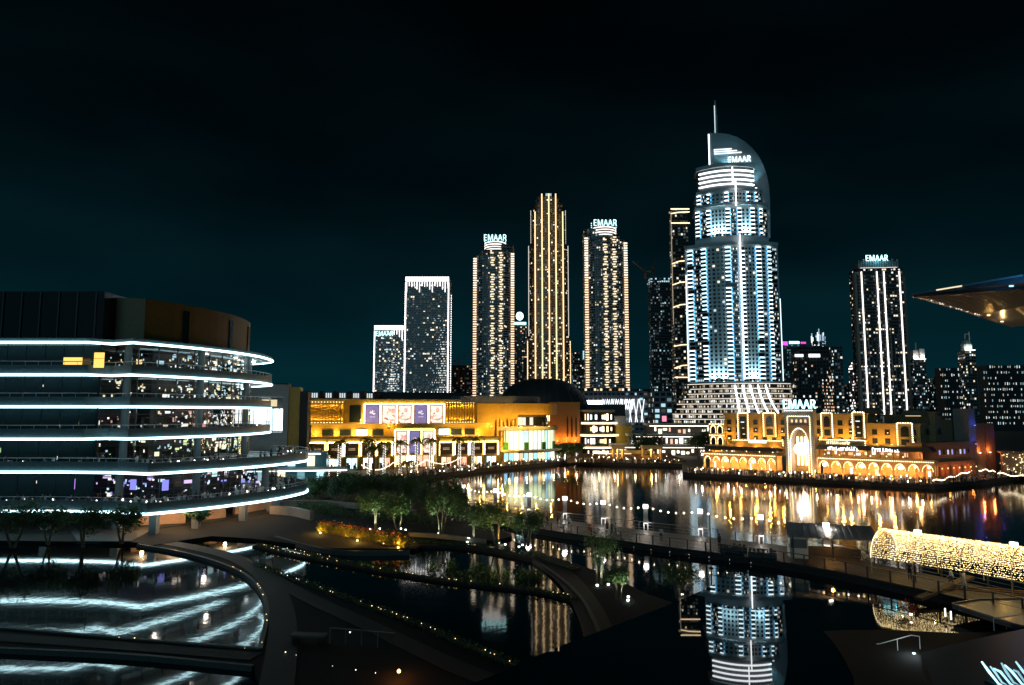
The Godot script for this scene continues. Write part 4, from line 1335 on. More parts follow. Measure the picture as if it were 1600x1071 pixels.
	s = sh(glow(1.0, .88, .85, 5.0)); s.lathe([Vector2(.01, .75), Vector2(.09, .76), Vector2(.12, .9), Vector2(.07, 1.02), Vector2(.01, 1.03)], Vector3.ZERO, 8); part("table_lamp", s, table)
	var chair := thing("terrace_chair", "", "chair", Vector3.ZERO, 0, "chairs on the curved terraces")
	s = sh(mat(.2, .2, .21, .6)); s.box(Vector3(0, .45, 0), Vector3(.46, .07, .46)); part("seat", s, chair)
	s = sh(mat(.2, .2, .21, .6)); s.box(Vector3(0, .75, -.22), Vector3(.46, .5, .05), Basis(Vector3.RIGHT, -.12)); part("backrest", s, chair)
	for c in [[-1, -1], [1, -1], [-1, 1], [1, 1]]:
		s = sh(frame); s.bar(Vector3(c[0] * .19, 0, c[1] * .19), Vector3(c[0] * .19, .42, c[1] * .19), .04); part("leg", s, chair)
	var first := true
	var words_ := ["lowest terrace above the entrance plaza", "second terrace, over the lowest one", "third terrace with low planters", "fourth terrace below the top canopy", "top terrace under the white canopy"]
	for i in 5:
		var Y: float = levels[i] + .45
		var l := front_of(wing_line(i < 2))
		var count: int = [26, 22, 10, 8, 8][i]
		for j in count:
			var f := rng.randf_range(.32, .93)
			var q = along(l, f)
			var n2 := Vector2(-q[1].y, q[1].x)
			if n2.dot(q[0] - Vector2(-80, -125)) < 0: n2 = -n2
			var o := rng.randf_range(.9, 3.0 if i > 1 else 4.6)
			var P := Vector3(q[0].x - n2.x * o, Y, q[0].y - n2.y * o)
			var lb: String = "small round lamp-lit table on the " + words_[i]
			var cb: String = "dark chair by a table on the " + words_[i]
			var a0 := rng.randf() * TAU
			if first:
				table.position = P; table.set_meta("label", lb)
				chair.position = P + Vector3(sin(a0), 0, cos(a0)) * -.75; chair.rotation.y = a0; chair.set_meta("label", cb)
				first = false
			else:
				dup(table, P, 0, lb)
				dup(chair, P + Vector3(sin(a0), 0, cos(a0)) * -.75, a0, cb)

func ribbon_wall(s: Shape, l: PackedVector2Array, y0: float, y1: float, t: float) -> void:     # continuous upright strip, t thick inwards
	var inn := PackedVector2Array()
	var c := centre_of(l)
	for j in l.size():
		var d := (l[min(j + 1, l.size() - 1)] - l[max(j - 1, 0)]).normalized()
		var n := Vector2(-d.y, d.x)
		if n.dot(l[j] - c) > 0: n = -n
		inn.append(l[j] + n * t)
	for j in l.size() - 1:
		var a := l[j]; var b := l[j + 1]; var p := inn[j]; var q := inn[j + 1]
		s.quad(Vector3(a.x, y0, a.y), Vector3(b.x, y0, b.y), Vector3(b.x, y1, b.y), Vector3(a.x, y1, a.y))
		s.quad(Vector3(q.x, y0, q.y), Vector3(p.x, y0, p.y), Vector3(p.x, y1, p.y), Vector3(q.x, y1, q.y))
		s.quad(Vector3(a.x, y1, a.y), Vector3(b.x, y1, b.y), Vector3(q.x, y1, q.y), Vector3(p.x, y1, p.y))
		s.quad(Vector3(p.x, y0, p.y), Vector3(q.x, y0, q.y), Vector3(b.x, y0, b.y), Vector3(a.x, y0, a.y))

func front_of(p: PackedVector2Array) -> PackedVector2Array:      # open line from the leftmost front point round to the tip of a wing outline
	var start := 0
	var best := -1e9
	for i in p.size():                # leftmost, nearest point
		var v := -p[i].x + p[i].y * .5
		if v > best: best = v; start = i
	var r := PackedVector2Array()
	var dir := 1
	if p[(start + 1) % p.size()].y < p[(start - 1 + p.size()) % p.size()].y: dir = -1
	for k in p.size():
		var q := p[(start + k * dir + p.size() * 2) % p.size()]
		if k > 2 and q.x < -75: break
		r.append(q)
	return r

# ---------------------------------------------------------------- the golden mall
func poster_material(kind: int) -> StandardMaterial3D:
	var key := "poster%d" % kind
	if mats.has(key): return mats[key]
	var im := Image.create(96, 160, false, Image.FORMAT_RGB8)
	var r := RandomNumberGenerator.new()
	r.seed = 40 + kind
	var n := FastNoiseLite.new()
	n.seed = 11 + kind; n.frequency = .016
	for y in 160:
		for x in 96:
			var v := n.get_noise_2d(x, y)
			var c: Color
			if kind == 0:
				c = Color(.50, .46, .66).lerp(Color(.44, .40, .62), v * .5 + .5)
				# a white flowing mark with dots and a word line below it
				var u := (x - 48) / 22.0; var w := (y - 70) / 14.0
				if absf(w - sin(u * 3.0) * .55) < .28 and absf(u) < 1.0: c = Color(1, 1, 1)
				if absf(u - .1) < .12 and w > -2.0 and w < -.2: c = Color(1, 1, 1)
				if absf(u + .6) < .1 and w > -1.5 and w < .2: c = Color(1, 1, 1)
				if y > 100 and y < 108 and absf(u) < .9 and (x / 4) % 2 == 0: c = Color(.95, .93, 1)
				if Vector2(u * 22 - 12, w * 14 + 18).length() < 3.2: c = Color(1, 1, 1)
			elif kind < 3:
				c = Color(.98, .93, .90)
				if v > .22 and y > 20: c = Color(.85, .42, .40).lerp(Color(.95, .75, .70), v * 1.6)
				elif v < -.34 and y > 40: c = Color(.62, .36, .40)
				if y > 128 and y < 134 and x > 24 and x < 72: c = Color(.4, .25, .25)
			else:
				c = Color(.16, .10, .06)
				if y > 62 and y < 98 and x > 18 and x < 78 and int(x / 5.0 + r.randf() * .6) % 2 == 0 and (y < 76 or y > 84): c = Color(.95, .80, .6)
			im.set_pixel(x, y, c)
	var m := StandardMaterial3D.new()
	var t := ImageTexture.create_from_image(im)
	m.albedo_texture = t
	m.emission_enabled = true
	m.emission = Color(1, 1, 1)
	m.emission_operator = BaseMaterial3D.EMISSION_OP_MULTIPLY
	m.emission_texture = t
	m.emission_energy_multiplier = 1.0
	m.roughness = .4
	mats[key] = m
	return m

func lightbox(parent: Node3D, c: Vector3, w: float, h: float, kind: int, halo := true) -> void:
	# a backlit print in a dark frame, with a warm light line round it standing off the wall
	var s := sh(mat(.08, .07, .06, .5))
	s.box(Vector3(0, h / 2 + .1, .12), Vector3(w + .4, .2, .24)); s.box(Vector3(0, -h / 2 - .1, .12), Vector3(w + .4, .2, .24))
	s.box(Vector3(w / 2 + .1, 0, .12), Vector3(.2, h, .24)); s.box(Vector3(-w / 2 - .1, 0, .12), Vector3(.2, h, .24))
	s.box(Vector3(0, 0, .05), Vector3(w, h, .1))
	var f := part("poster_frame", s, parent, c)
	var q := QuadMesh.new()
	q.size = Vector2(w, h)
	q.material = poster_material(kind)
	part("poster_screen", q, f, Vector3(0, 0, .13))
	if halo:
		s = sh(glow(1.0, .82, .42, 17.0))
		var a := w / 2 + .55; var b := h / 2 + .55
		s.box(Vector3(0, b, .3), Vector3(2 * a, .16, .16))
		s.box(Vector3(a, 0, .3), Vector3(.16, 2 * b, .16)); s.box(Vector3(-a, 0, .3), Vector3(.16, 2 * b, .16))
		part("halo_light", s, f)

func shopfront(parent: Node3D, x0: float, x1: float, y0: float, y1: float, z: float, bays: int, cols: Array) -> void:
	for i in bays:
		var a := lerpf(x0, x1, float(i) / bays); var b := lerpf(x0, x1, float(i + 1) / bays)
		var s := sh(cols[rng.randi() % cols.size()])
		s.quad(Vector3(a + .1, y0, z), Vector3(b - .1, y0, z), Vector3(b - .1, y1, z), Vector3(a + .1, y1, z))
		for k in 2 + rng.randi() % 3:      # goods and fittings seen against the light
			s.use([mat(.12, .08, .06), mat(.3, .3, .32), mat(.05, .05, .06)][k % 3])
			var hh := rng.randf_range(.4, (y1 - y0) * .6)
			s.box(Vector3(rng.randf_range(a + .4, b - .4), y0 + hh / 2, z + .12), Vector3(rng.randf_range(.2, .7), hh, .2))
		part("shop_window", s, parent)
		s = sh(mat(.35, .33, .30, .4))
		s.box(Vector3(a, (y0 + y1) / 2, z + .2), Vector3(.22, y1 - y0, .35)); s.box(Vector3((a + b) / 2, y1, z + .2), Vector3(b - a, .2, .35))
		part("shop_frame", s, parent)

func build_mall() -> void:
	var m := thing("golden_mall", "long golden shopping mall with glowing posters and terraces across the lake", "building", Vector3(-60.7, 1.1, -205), .287)
	var gold := mottled("mall_gold", .64, .40, .05, .16, .25, .5)
	var gold2 := mottled("mall_gold_pale", .66, .48, .16, .16, .25, .6)
	var dark := mat(.03, .03, .035, .4)
	var shop := [glow(1.0, .86, .62, 3.0), glow(1.0, .93, .82, 4.0), glow(1.0, .68, .32, 2.4), glow(.55, .88, 1.0, 2.6), glow(1.0, .45, .28, 1.6)]
	var box := func(called: String, x0: float, x1: float, y0: float, y1: float, z1: float, z0: float, mt) -> MeshInstance3D:
		var s := sh(mt)
		s.box(Vector3((x0 + x1) / 2, (y0 + y1) / 2, (z0 + z1) / 2), Vector3(x1 - x0, y1 - y0, z1 - z0))
		return part(called, s, m)
	# lower blocks
	box.call("wall", 0, 26, 0, 9.2, 0, -7.1, gold)
	box.call("wall", 39, 59.5, 0, 9.0, 0, -7.1, gold)
	box.call("wall", 26, 39, 0, 12.2, -3, -7.1, gold)
	box.call("parapet", -.2, 26.2, 9.2, 9.7, .3, -.2, gold2)
	box.call("parapet", 38.8, 59.8, 9.0, 9.5, .3, -.2, gold2)
	for i in 5:
		var x: float = [3.5, 8.5, 13.4, 18.3, 23.1][i]
		lightbox(m, Vector3(x, 6.0, .02), 3.3, 3.0, 3)
		shopfront(m, x - 1.6, x + 1.6, .3, 3.4, .12, 2, shop)
		box.call("pilaster", x - 2.5, x - 2.1, 0, 9.2, .4, 0, gold)
	for i in 4:
		var x: float = [42.0, 46.9, 51.7, 56.4][i]
		lightbox(m, Vector3(x, 5.8, .02), 3.3, 3.0, 3)
		shopfront(m, x - 1.6, x + 1.6, .3, 3.3, .12, 2, shop)
		box.call("pilaster", x - 2.5, x - 2.1, 0, 9.0, .4, 0, gold)
	for i in 3: lightbox(m, Vector3(28.5 + i * 4.1, 7.8, -2.98), 3.0, 6.6, [1, 0, 2][i])
	shopfront(m, 26.3, 38.7, .3, 3.8, -2.88, 7, shop)
	# second terrace wall with dark shop windows and two lit ones
	box.call("wall", 1.5, 57.5, 9.0, 13.1, -7, -14.1, gold)
	for q in [[6.5, 0], [11.7, 0], [16.7, 1], [21.6, 0], [42.6, 1], [46.6, 0], [51.0, 0]]:
		var s := sh(mat(.02, .03, .035, .1) if q[1] == 0 else glow(.72, .96, 1.0, 2.4))
		s.box(Vector3.ZERO, Vector3(3.4, 1.9, .1))
		s.use(mat(.2, .2, .2)); s.box(Vector3(0, 1.0, .1), Vector3(3.6, .14, .3)); s.box(Vector3(0, -1.0, .1), Vector3(3.6, .14, .3))
		part("terrace_window_lit" if q[1] == 1 else "terrace_window", s, m, Vector3(q[0], 10.8, -6.93))
		if q[1] == 1: omni(m, Vector3(q[0], 10.6, -6.2), Color(.75, .95, 1), 6.0, .5)
	# upper storey
	box.call("wall", -1.0, 54.5, 13.1, 20.9, -14, -30, gold)
	box.call("cornice", -1.2, 54.6, 20.9, 21.3, -13.6, -30, gold2)
	box.call("ledge", 0, 57.8, 13.1, 13.5, -6.8, -14, gold2)
	for i in 5: lightbox(m, Vector3(20.4 + i * 5.22, 16.4, -13.98), 4.0, 5.6, [0, 1, 2, 0, 2][i])
	var s := sh(mat(.02, .03, .035, .1))
	s.box(Vector3.ZERO, Vector3(3.6, 5.4, .1))
	part("tall_window", s, m, Vector3(15.0, 16.6, -13.93))
	for q in [[-.6, 11.4, 13], [44.3, 54.2, 11]]:
		var n: int = q[2]
		var step: float = (q[1] - q[0]) / n
		for i in n + 1:
			s = sh(gold)
			s.box(Vector3.ZERO, Vector3(.34, 6.6, 1.0))
			part("wall_fin", s, m, Vector3(q[0] + i * step, 17.0, -13.5))
		for i in n:
			s = sh(glow(1.0, .85, .45, 5.0))
			s.box(Vector3.ZERO, Vector3(.34, .12, .2))
			var P := Vector3(q[0] + (i + .5) * step, 13.75, -13.55)
			part("fin_uplight_lamp", s, m, P)
			spot(m, P + Vector3(0, .15, 0), P + Vector3(0, 5, -.35), Color(1, .82, .40), 13.0, 38.0, .08)
			part("fin_uplight_lamp", s, m, P + Vector3(0, 6.5, 0))
			spot(m, P + Vector3(0, 6.35, 0), P + Vector3(0, 1.5, -.35), Color(1, .84, .44), 11.0, 38.0, .08)
	# soft uplights washing the plain gold walls
	for q in [[3.0, 9.9, -6.2], [9.0, 9.9, -6.2], [14.2, 9.9, -6.2], [19.2, 9.9, -6.2], [25, 12.6, -6.2], [45, 9.6, -6.2], [49, 9.6, -6.2], [54, 9.6, -6.2], [16.9, 13.7, -12.9]]:
		s = sh(glow(1.0, .75, .35, 3.0))
		s.box(Vector3.ZERO, Vector3(.5, .14, .3))
		part("uplight_lamp", s, m, Vector3(q[0], q[1], q[2]))
		omni(m, Vector3(q[0], q[1] + .8, q[2] + 1.2), Color(1, .80, .40), 15.0, .12)
	# dark roof with a lit stair row at its left end
	s = sh(mat(.04, .045, .05, .5))
	s.prism(rect(70, 40, 26, -38), 21.3, 22.6)
	s.prism(rect(40, 26, 36, -40), 22.6, 24.0)
	part("roof", s, m)
	for i in 6:
		s = sh(glow(.85, .95, 1.0, .8))
		for k in 3: s.box(Vector3(k * .7 - .7, 0, 0), Vector3(.45, 1.5, .1))
		part("roof_light", s, m, Vector3(-2.0 + i * 4.3, 22.4, -15.2))
		s = sh(mat(.03, .03, .035))
		s.tube([Vector3(0, -1.4, 0), Vector3(0, .5, 0), Vector3(0, 1.2, 0)], [1.2, 1.2, .6], 10)
		part("roof_vent", s, m, Vector3(.3 + i * 4.3, 22.6, -15.5))
	# plain right end with pointed slits, then the rounded glass corner
	box.call("wall", 54.0, 68.0, 0, 20.0, -9, -26, gold)
	for i in 6:
		var slit := PackedVector2Array([Vector2(-.3, -4.5), Vector2(.3, -4.5), Vector2(.3, 3.2), Vector2(0, 4.8), Vector2(-.3, 3.2)])
		s = sh(mat(.05, .035, .01, .5))
		extrude_z(s, slit, -.1, .06)
		part("slit_window", s, m, Vector3(60.2 + i * 1.35, 10.0 + (i % 2) * .6, -8.98))
		s = sh(gold)
		s.box(Vector3(0, 0, 0), Vector3(.5, 11, .5))
		part("wall_fin", s, m, Vector3(60.9 + i * 1.35, 9.2, -8.8))
	for x in [57.0, 61.5, 66.0]:
		s = sh(glow(1.0, .75, .35, 3.0)); s.box(Vector3.ZERO, Vector3(.5, .14, .3)); part("uplight_lamp", s, m, Vector3(x, 5.0, -7.4))
		omni(m, Vector3(x, 6.0, -5.0), Color(1, .76, .34), 40.0, .15)
	for x in [58.0, 63.0, 68.0, 73.0, 78.0]:
		s = sh(glow(1.0, .75, .35, 3.0)); s.box(Vector3.ZERO, Vector3(.5, .14, .3)); part("uplight_lamp", s, m, Vector3(x, 12.4, -6.0))
		omni(m, Vector3(x, 13.4, -4.6), Color(1, .76, .32), 30.0, .12)
	var cyl := func(called: String, r: float, y0: float, y1: float, mt, cx := 70.0, cz := -22.0) -> void:
		var q := sh(mt)
		q.lathe([Vector2(r, y0), Vector2(r, y1), Vector2(.01, y1)], Vector3(cx, 0, cz), 40)
		part(called, q, m)
	cyl.call("corner_drum", 15.5, 16.2, 20.0, gold)
	cyl.call("roof_drum", 17.0, 20.2, 22.4, mottled("roof_drum", .20, .22, .24, .2, .3, .5), 63.0, -24.0)
	cyl.call("corner_core", 12.0, .0, 16.2, mat(.10, .09, .07))
	cyl.call("terrace_deck", 16.0, 11.0, 12.3, mat(.35, .33, .28))
	cyl.call("canopy", 17.5, 4.1, 4.6, mat(.30, .30, .30))
	for i in 16:
		var a := -.55 + i * .115
		var P := Vector3(70 + sin(a) * 14.6, 7.8, -22 + cos(a) * 14.6)
		s = sh(glow(.80, 1.0, .66, 1.5) if i % 5 else glow(.50, .9, 1.0, 1.2))
		s.box(Vector3.ZERO, Vector3(1.45, 6.2, .1))
		part("hall_lit_window", s, m, P).rotation.y = a
		s = sh(mat(.4, .42, .4, .4)); s.box(Vector3.ZERO, Vector3(.16, 6.4, .3))
		part("mullion", s, m, Vector3(70 + sin(a + .057) * 14.7, 7.8, -22 + cos(a + .057) * 14.7)).rotation.y = a
		if i % 4 == 1:
			s = sh(mat(.03, .16, .03, .9)); s.box(Vector3.ZERO, Vector3(1.5, 2.4, .5))
			part("green_planter", s, m, Vector3(70 + sin(a) * 15.1, 5.9, -22 + cos(a) * 15.1)).rotation.y = a
		s = sh([mat(.02, .03, .03, .1), glow(1, .85, .55, 1.1), glow(.9, .95, 1, .7)][0 if rng.randf() < .5 else 1 + rng.randi() % 2])
		s.box(Vector3.ZERO, Vector3(1.3, 2.6, .1))
		part("terrace_window", s, m, Vector3(70 + sin(a) * 12.3, 14.0, -22 + cos(a) * 12.3)).rotation.y = a
		s = sh(shop[rng.randi() % shop.size()] if rng.randf() < .6 else glow(.3, .7, 1.0, 1.6)); s.box(Vector3.ZERO, Vector3(1.3, 2.6, .1))
		part("shop_window", s, m, Vector3(70 + sin(a) * 14.6, 2.2, -22 + cos(a) * 14.6)).rotation.y = a
	# the glass link and pavilion between the mall and the curved wing
	var g := thing("glass_pavilion", "pale framed pavilion with big bright window between curved terraces and mall", "building", Vector3(xp(404, 660, 165), 1.1, -165), .18)
	var pale := mottled("pale_render", .45, .47, .48, .15, .3, .6)
	s = sh(pale)
	for q in [[-6.2, 14.2, 1.2, 13.0], [6.2, 14.2, 1.2, 13.0]]: s.box(Vector3(q[0], q[1], 0), Vector3(q[2], q[3], 3))
	s.box(Vector3(0, 22.1, -1.0), Vector3(13.6, 3.0, 4)); s.box(Vector3(0, 10.2, 0), Vector3(13.6, 4.2, 3.4))
	part("outer_frame", s, g)
	s = sh(mat(.05, .055, .06)); s.box(Vector3(0, 12, -5), Vector3(12.4, 24, 6)); part("core", s, g)
	for i in 8:
		s = sh([glow(.85, .97, 1.0, 3.2), glow(.95, 1, 1, 4.0), glow(.6, .85, .95, 1.2)][i % 3])
		s.box(Vector3.ZERO, Vector3(1.3, 5.2, .1)); part("hall_lit_window", s, g, Vector3(-5.0 + i * 1.45, 15.2, -1.4))
		s = sh(mat(.15, .16, .17)); s.box(Vector3.ZERO, Vector3(.15, 5.4, .4)); part("mullion", s, g, Vector3(-5.7 + i * 1.45, 15.2, -1.2))
		if i < 5: s = sh([glow(1, .85, .5, 1.6), glow(1, .75, .4, .8), mat(.02, .02, .02)][i % 3]); s.box(Vector3.ZERO, Vector3(1.6, 1.6, .1)); part("upper_lit_window", s, g, Vector3(-4.6 + i * 1.9, 19.2, -1.4))
	for x in [-3.0, 2.0]: omni(g, Vector3(x, 15, 1.0), Color(.85, .97, 1), 14, .6)
	s = sh(gold); s.box(Vector3(7.9, 11.5, -2.5), Vector3(2.8, 23, 6)); part("gold_wall", s, g)
	s = sh(mat(.05, .05, .055)); s.box(Vector3(10.2, 11, -3), Vector3(1.8, 22, 6)); part("dark_wall", s, g)
	s = sh(mat(.10, .30, .34, .15)); s.box(Vector3(7.5, 4, -.5), Vector3(17, 7.4, 6)); part("blue_glass_wall", s, g)
	for q in [[6.0, 7.4, 18.0], [10.0, 3.6, 22.0]]:
		s = sh(mat(.4, .43, .45)); s.box(Vector3(0, .35, 0), Vector3(q[2], .5, 4.5)); part("canopy", s, g, Vector3(q[0], q[1], 4.0))
		s = sh(glow(.75, .95, 1.0, 4.5)); s.box(Vector3(0, 0, 2.3), Vector3(q[2], .2, .2)); part("canopy_light_strip", s, g, Vector3(q[0], q[1], 4.0))
	for i in 7:
		s = sh([glow(.55, .9, 1.0, 1.2), glow(.3, .7, .8, .5), glow(1, .9, .6, 1.4)][i % 3]); s.box(Vector3.ZERO, Vector3(1.7, 2.4, .1)); part("lit_window", s, g, Vector3(1.5 + i * 2.2, 5.6 if i % 2 else 2.4, 2.56))
	# the dome behind the mall
	var d := thing("dome_roof", "big dark dome rising behind the golden mall roof", "dome", Vector3(xp(848, 640, 310), 1.1, -310))
	s = sh(mottled("dome_skin", .075, .078, .08, .25, .15, .5))
	var prof := []
	for i in 13:
		var a := PI / 2 * i / 12.0
		prof.append(Vector2(20.5 * pow(cos(a), .8) + .02, 17.5 + 14.5 * sin(a)))
	prof.push_front(Vector2(20.5, 0))
	s.lathe(prof, Vector3.ZERO, 40, 1.0, 1.0)
	part("dome_shell", s, d)
	s = sh(mat(.11, .11, .11, .5))
	for k in 20:
		var a := TAU * k / 20
		var pts := []; var rr := []
		for i in 12:
			var b := PI / 2 * i / 12.0
			var r := 20.55 * pow(cos(b), .8)
			pts.append(Vector3(sin(a) * r, 17.5 + 14.55 * sin(b), cos(a) * r)); rr.append(.12)
		s.tube(pts, rr, 4, false)
	part("dome_rib", s, d, Vector3.ZERO, true)
	s = sh(mat(.06, .06, .065)); s.prism(rect(95, 30, -12, -6), 8, 20.5); part("base_wall", s, d)

# ---------------------------------------------------------------- far end of the lake: terraced hall, kiosks, stepped seats
func build_centre() -> void:
	var gold := mottled("mall_gold", .64, .40, .05, .16, .25, .5)
	var orange := mottled("orange_render", .55, .25, .06, .15, .3, .6)
	var warm := [glow(1.0, .78, .44, 3.0), glow(1.0, .88, .68, 4.0), glow(1.0, .66, .30, 2.0), glow(.8, .95, 1.0, 2.4)]
	# orange hall with slits, then white banded decks
	var Z := 285.0
	var t := thing("banded_hall", "orange walled hall with curved white lit decks at the far lake end", "building", Vector3(xp(915, 670, Z), 1.1, -Z), .10)
	var k := Z / FOCAL
	var s := sh(orange); s.box(Vector3(-8.5, 11.0, -8), Vector3(12.5, 20.5, 16)); part("wall", s, t)
	for i in 4:
		s = sh(mat(.06, .03, .01)); extrude_z(s, PackedVector2Array([Vector2(-.35, -4), Vector2(.35, -4), Vector2(.35, 3), Vector2(0, 5), Vector2(-.35, 3)]), 0, .1); part("slit_window", s, t, Vector3(-7.5 + i * 1.8, 11, .02))
	for x in [-12.0, -8.0, -4.5]:
		s = sh(glow(1, .7, .35, 3)); s.box(Vector3.ZERO, Vector3(.5, .2, .3)); part("uplight_lamp", s, t, Vector3(x, 5.5, 1.6))
		omni(t, Vector3(x, 6.0, 1.8), Color(1, .66, .30), 16, .3)
	s = sh(gold); s.box(Vector3(-17.5, 9, -6), Vector3(8, 17, 10)); part("wall", s, t)
	for r in 2:
		for i in 5:
			s = sh(warm[(i + r) % 3]); s.box(Vector3.ZERO, Vector3(1.1, 2.2, .12)); part("lit_window", s, t, Vector3(-20.4 + i * 1.5, 14.6 - r * 6.5, -.95 + r * .02))
	for i in 3:
		omni(t, Vector3(-18.5, 16 - i * 6.0, 1.2), Color(1, .72, .38), 9, .3)
	for i in 4:
		var y := 17.6 - i * 4.9
		s = sh(mat(.10, .08, .06)); s.prism(oval(13, 18, 28, 3.0, 5.6, -8), y - 4.6, y - .3); part("inner_wall", s, t)
		s = sh(mat(.5, .44, .34)); s.prism(oval(15.5 + i * .8, 21.5 + i * 1.2, 28, 3.0, 5.6, -8), y - .45, y + .45); part("deck", s, t)
		s = sh(glow(1.0, .84, .58, 7.0))
		var o := oval(15.8 + i * .8, 21.9 + i * 1.2, 28, 3.0, 5.6, -8)
		for j in 28:
			var a := o[j]; var b := o[(j + 1) % 28]
			if a.y > -12: s.bar(Vector3(a.x, y - .15, a.y), Vector3(b.x, y - .15, b.y), .35)
		if i > 0: part("deck_light", s, t)
		for j in 12:
			s = sh(warm[rng.randi() % 4] if rng.randf() < .66 else mat(.03, .03, .03, .2)); s.box(Vector3.ZERO, Vector3(.85, rng.randf_range(1.4, 2.8), .2)); part("lit_window", s, t, Vector3(.4 + j * .95, y - 2.5, 1.1 - pow(absf(j - 5.5) / 5.5, 3.0) * 2.2))
	s = sh(gold); s.box(Vector3(16.8, 7.0, -7), Vector3(7, 9, 8)); part("wall", s, t)
	s = sh(mat(.4, .38, .36)); s.box(Vector3(15.6, 13.5, -8), Vector3(5, 4, 8)); part("wall", s, t)
	# lakeside restaurants under trees to the right
	var r := thing("lakeside_restaurants", "long white balcony restaurant with lit tables left of the sand coloured palace", "building", Vector3(xp(1050, 690, 275), 1.1, -275), -.05)
	for i in 3:
		var y := 3.6 + i * 4.2
		var w := 52.0 - i * 8
		var cx := 3.0 + i * 3.0
		s = sh(mat(.10, .09, .08)); s.box(Vector3(cx, y - 2.0, -6), Vector3(w, 4.0, 8)); part("wall", s, r)
		s = sh(mat(.55, .53, .5)); s.box(Vector3(cx, y + .3, -3.4), Vector3(w + 2, .9, 12)); part("deck", s, r)
		s = sh(glow(1.0, .86, .70, 5.0)); s.box(Vector3(cx, y - .3, 2.3), Vector3(w, .18, .2)); part("deck_light", s, r)
		for j in int(w / 1.9):
			if rng.randf() < .75:
				s = sh([warm[0], warm[1], glow(1, .95, .9, 2.4), glow(.85, 1, .8, 1.4), glow(1, .6, .4, 1.0)][rng.randi() % 5]); s.box(Vector3.ZERO, Vector3(rng.randf_range(.5, 1.5), rng.randf_range(.6, 2.2), .2)); part("lit_window", s, r, Vector3(cx - w / 2 + 1 + j * 1.9, y - 2.0 + rng.randf_range(-.6, .4), -1.85))
	# two small lit kiosks on the stepped seating
	for q in [[967.0, 722.0, "left of the two small gold kiosks on the far lake steps"], [1020.0, 722.0, "wider right one of the two gold kiosks on the far lake steps"]]:
		var P := gp(q[0], q[1], 1.1)
		var kz := thing("kiosk", q[2], "kiosk", P, 0, "kiosks on the lake steps")
		var w := 3.2 if q[0] < 1000 else 6.0
		s = sh(mottled("kiosk_stone", .62, .45, .22, .15, .5, .7))
		for x in [-w / 2, 0.0, w / 2]: s.box(Vector3(x, 2.4, 0), Vector3(.5, 4.8, .5)); s.box(Vector3(x, 2.4, -3), Vector3(.5, 4.8, .5))
		s.box(Vector3(0, 5.0, -1.5), Vector3(w + 1, 1.2, 4.2)); s.box(Vector3(0, .3, -1.5), Vector3(w + 1, .6, 4.2))
		part("frame", s, kz)
		s = sh(glow(1.0, .9, .6, 4.0)); s.lathe([Vector2(.01, 0), Vector2(.3, .1), Vector2(.3, .4), Vector2(.01, .5)], Vector3.ZERO, 8); part("lamp", s, kz, Vector3(0, 3.9, -1.5))
		omni(kz, Vector3(0, 3.6, -1.4), Color(1, .78, .42), 22, .3)
	# stepped seating down to the water
	var st := thing("lake_steps", "broad brown stepped seating at the far end of the lake", "steps", gp(980, 728, 0))
	for i in 5:
		s = sh(mottled("step_stone", .22, .14, .08, .3, .4, .8)); s.box(Vector3(0, 1.4 + i * .4, -2.2 - i * 2.0), Vector3(41 - i * 1.5, .9, 2.2)); part("step", s, st)
	s = sh(glow(1, .85, .6, 3)); s.box(Vector3(0, .6, -.9), Vector3(12, .12, .12)); part("step_light", s, st, Vector3(-3, 2.9, -8))
	s = sh(mat(.45, .36, .14)); s.box(Vector3.ZERO, Vector3(15, 1.2, .8)); part("planter_wall", s, st, Vector3(3, 4.0, -10.6))
	for i in 14:
		s = sh(glow(1, .85, .6, 4)); s.lathe([Vector2(.01, 0), Vector2(.12, .05), Vector2(.12, .22), Vector2(.01, .28)], Vector3.ZERO, 6)
		part("step_lamp", s, st, Vector3(rng.randf_range(-19, 19), 1.85 + (i % 4) * .4, -2.0 - (i % 4) * 2.0))

# ---------------------------------------------------------------- the sand-coloured lakeside palace
func arch_outline(w: float, spring: float, apex: float, n := 7) -> Array:       # pointed arch opening from (-w/2, 0) up and over to (w/2, 0)
	var r := [Vector2(-w / 2, 0)]
	for i in n + 1:
		var t := float(i) / n
		r.append(Vector2(-w / 2 * cos(t * PI / 2) if i < n else 0.0, spring + (apex - spring) * sin(t * PI / 2)))
	for i in range(n - 1, -1, -1):
		var t := float(i) / n
		r.append(Vector2(w / 2 * cos(t * PI / 2), spring + (apex - spring) * sin(t * PI / 2)))
	r.append(Vector2(w / 2, 0))
	return r

func arch_bay(m, bay: float, h: float, w: float, spring: float, apex: float, thick: float) -> Shape:
	var p := PackedVector2Array()
	p.append(Vector2(-bay / 2, 0))
	for q in arch_outline(w, spring, apex): p.append(q)
	p.append(Vector2(bay / 2, 0)); p.append(Vector2(bay / 2, h)); p.append(Vector2(-bay / 2, h))
	var s := sh(m)
	extrude_z(s, p, -thick, 0)
	return s

func bulbs(pts: Array, step: float, size: float, m) -> Shape:        # a string of small bulbs along straight runs
	var s := sh(m)
	for i in pts.size() - 1:
		var a: Vector3 = pts[i]; var b: Vector3 = pts[i + 1]
		var n := int(maxf(1, round(a.distance_to(b) / step)))
		for k in n:
			octa(s, a.lerp(b, (k + .5) / n), size)
	return s

func octa(s: Shape, c: Vector3, r: float) -> void:
	var u := Vector3(0, r, 0); var x := Vector3(r, 0, 0); var z := Vector3(0, 0, r)
	for q in [[x, z], [z, -x], [-x, -z], [-z, x]]:
		s.tri(c + u, c + q[1], c + q[0]); s.tri(c - u, c + q[0], c + q[1])

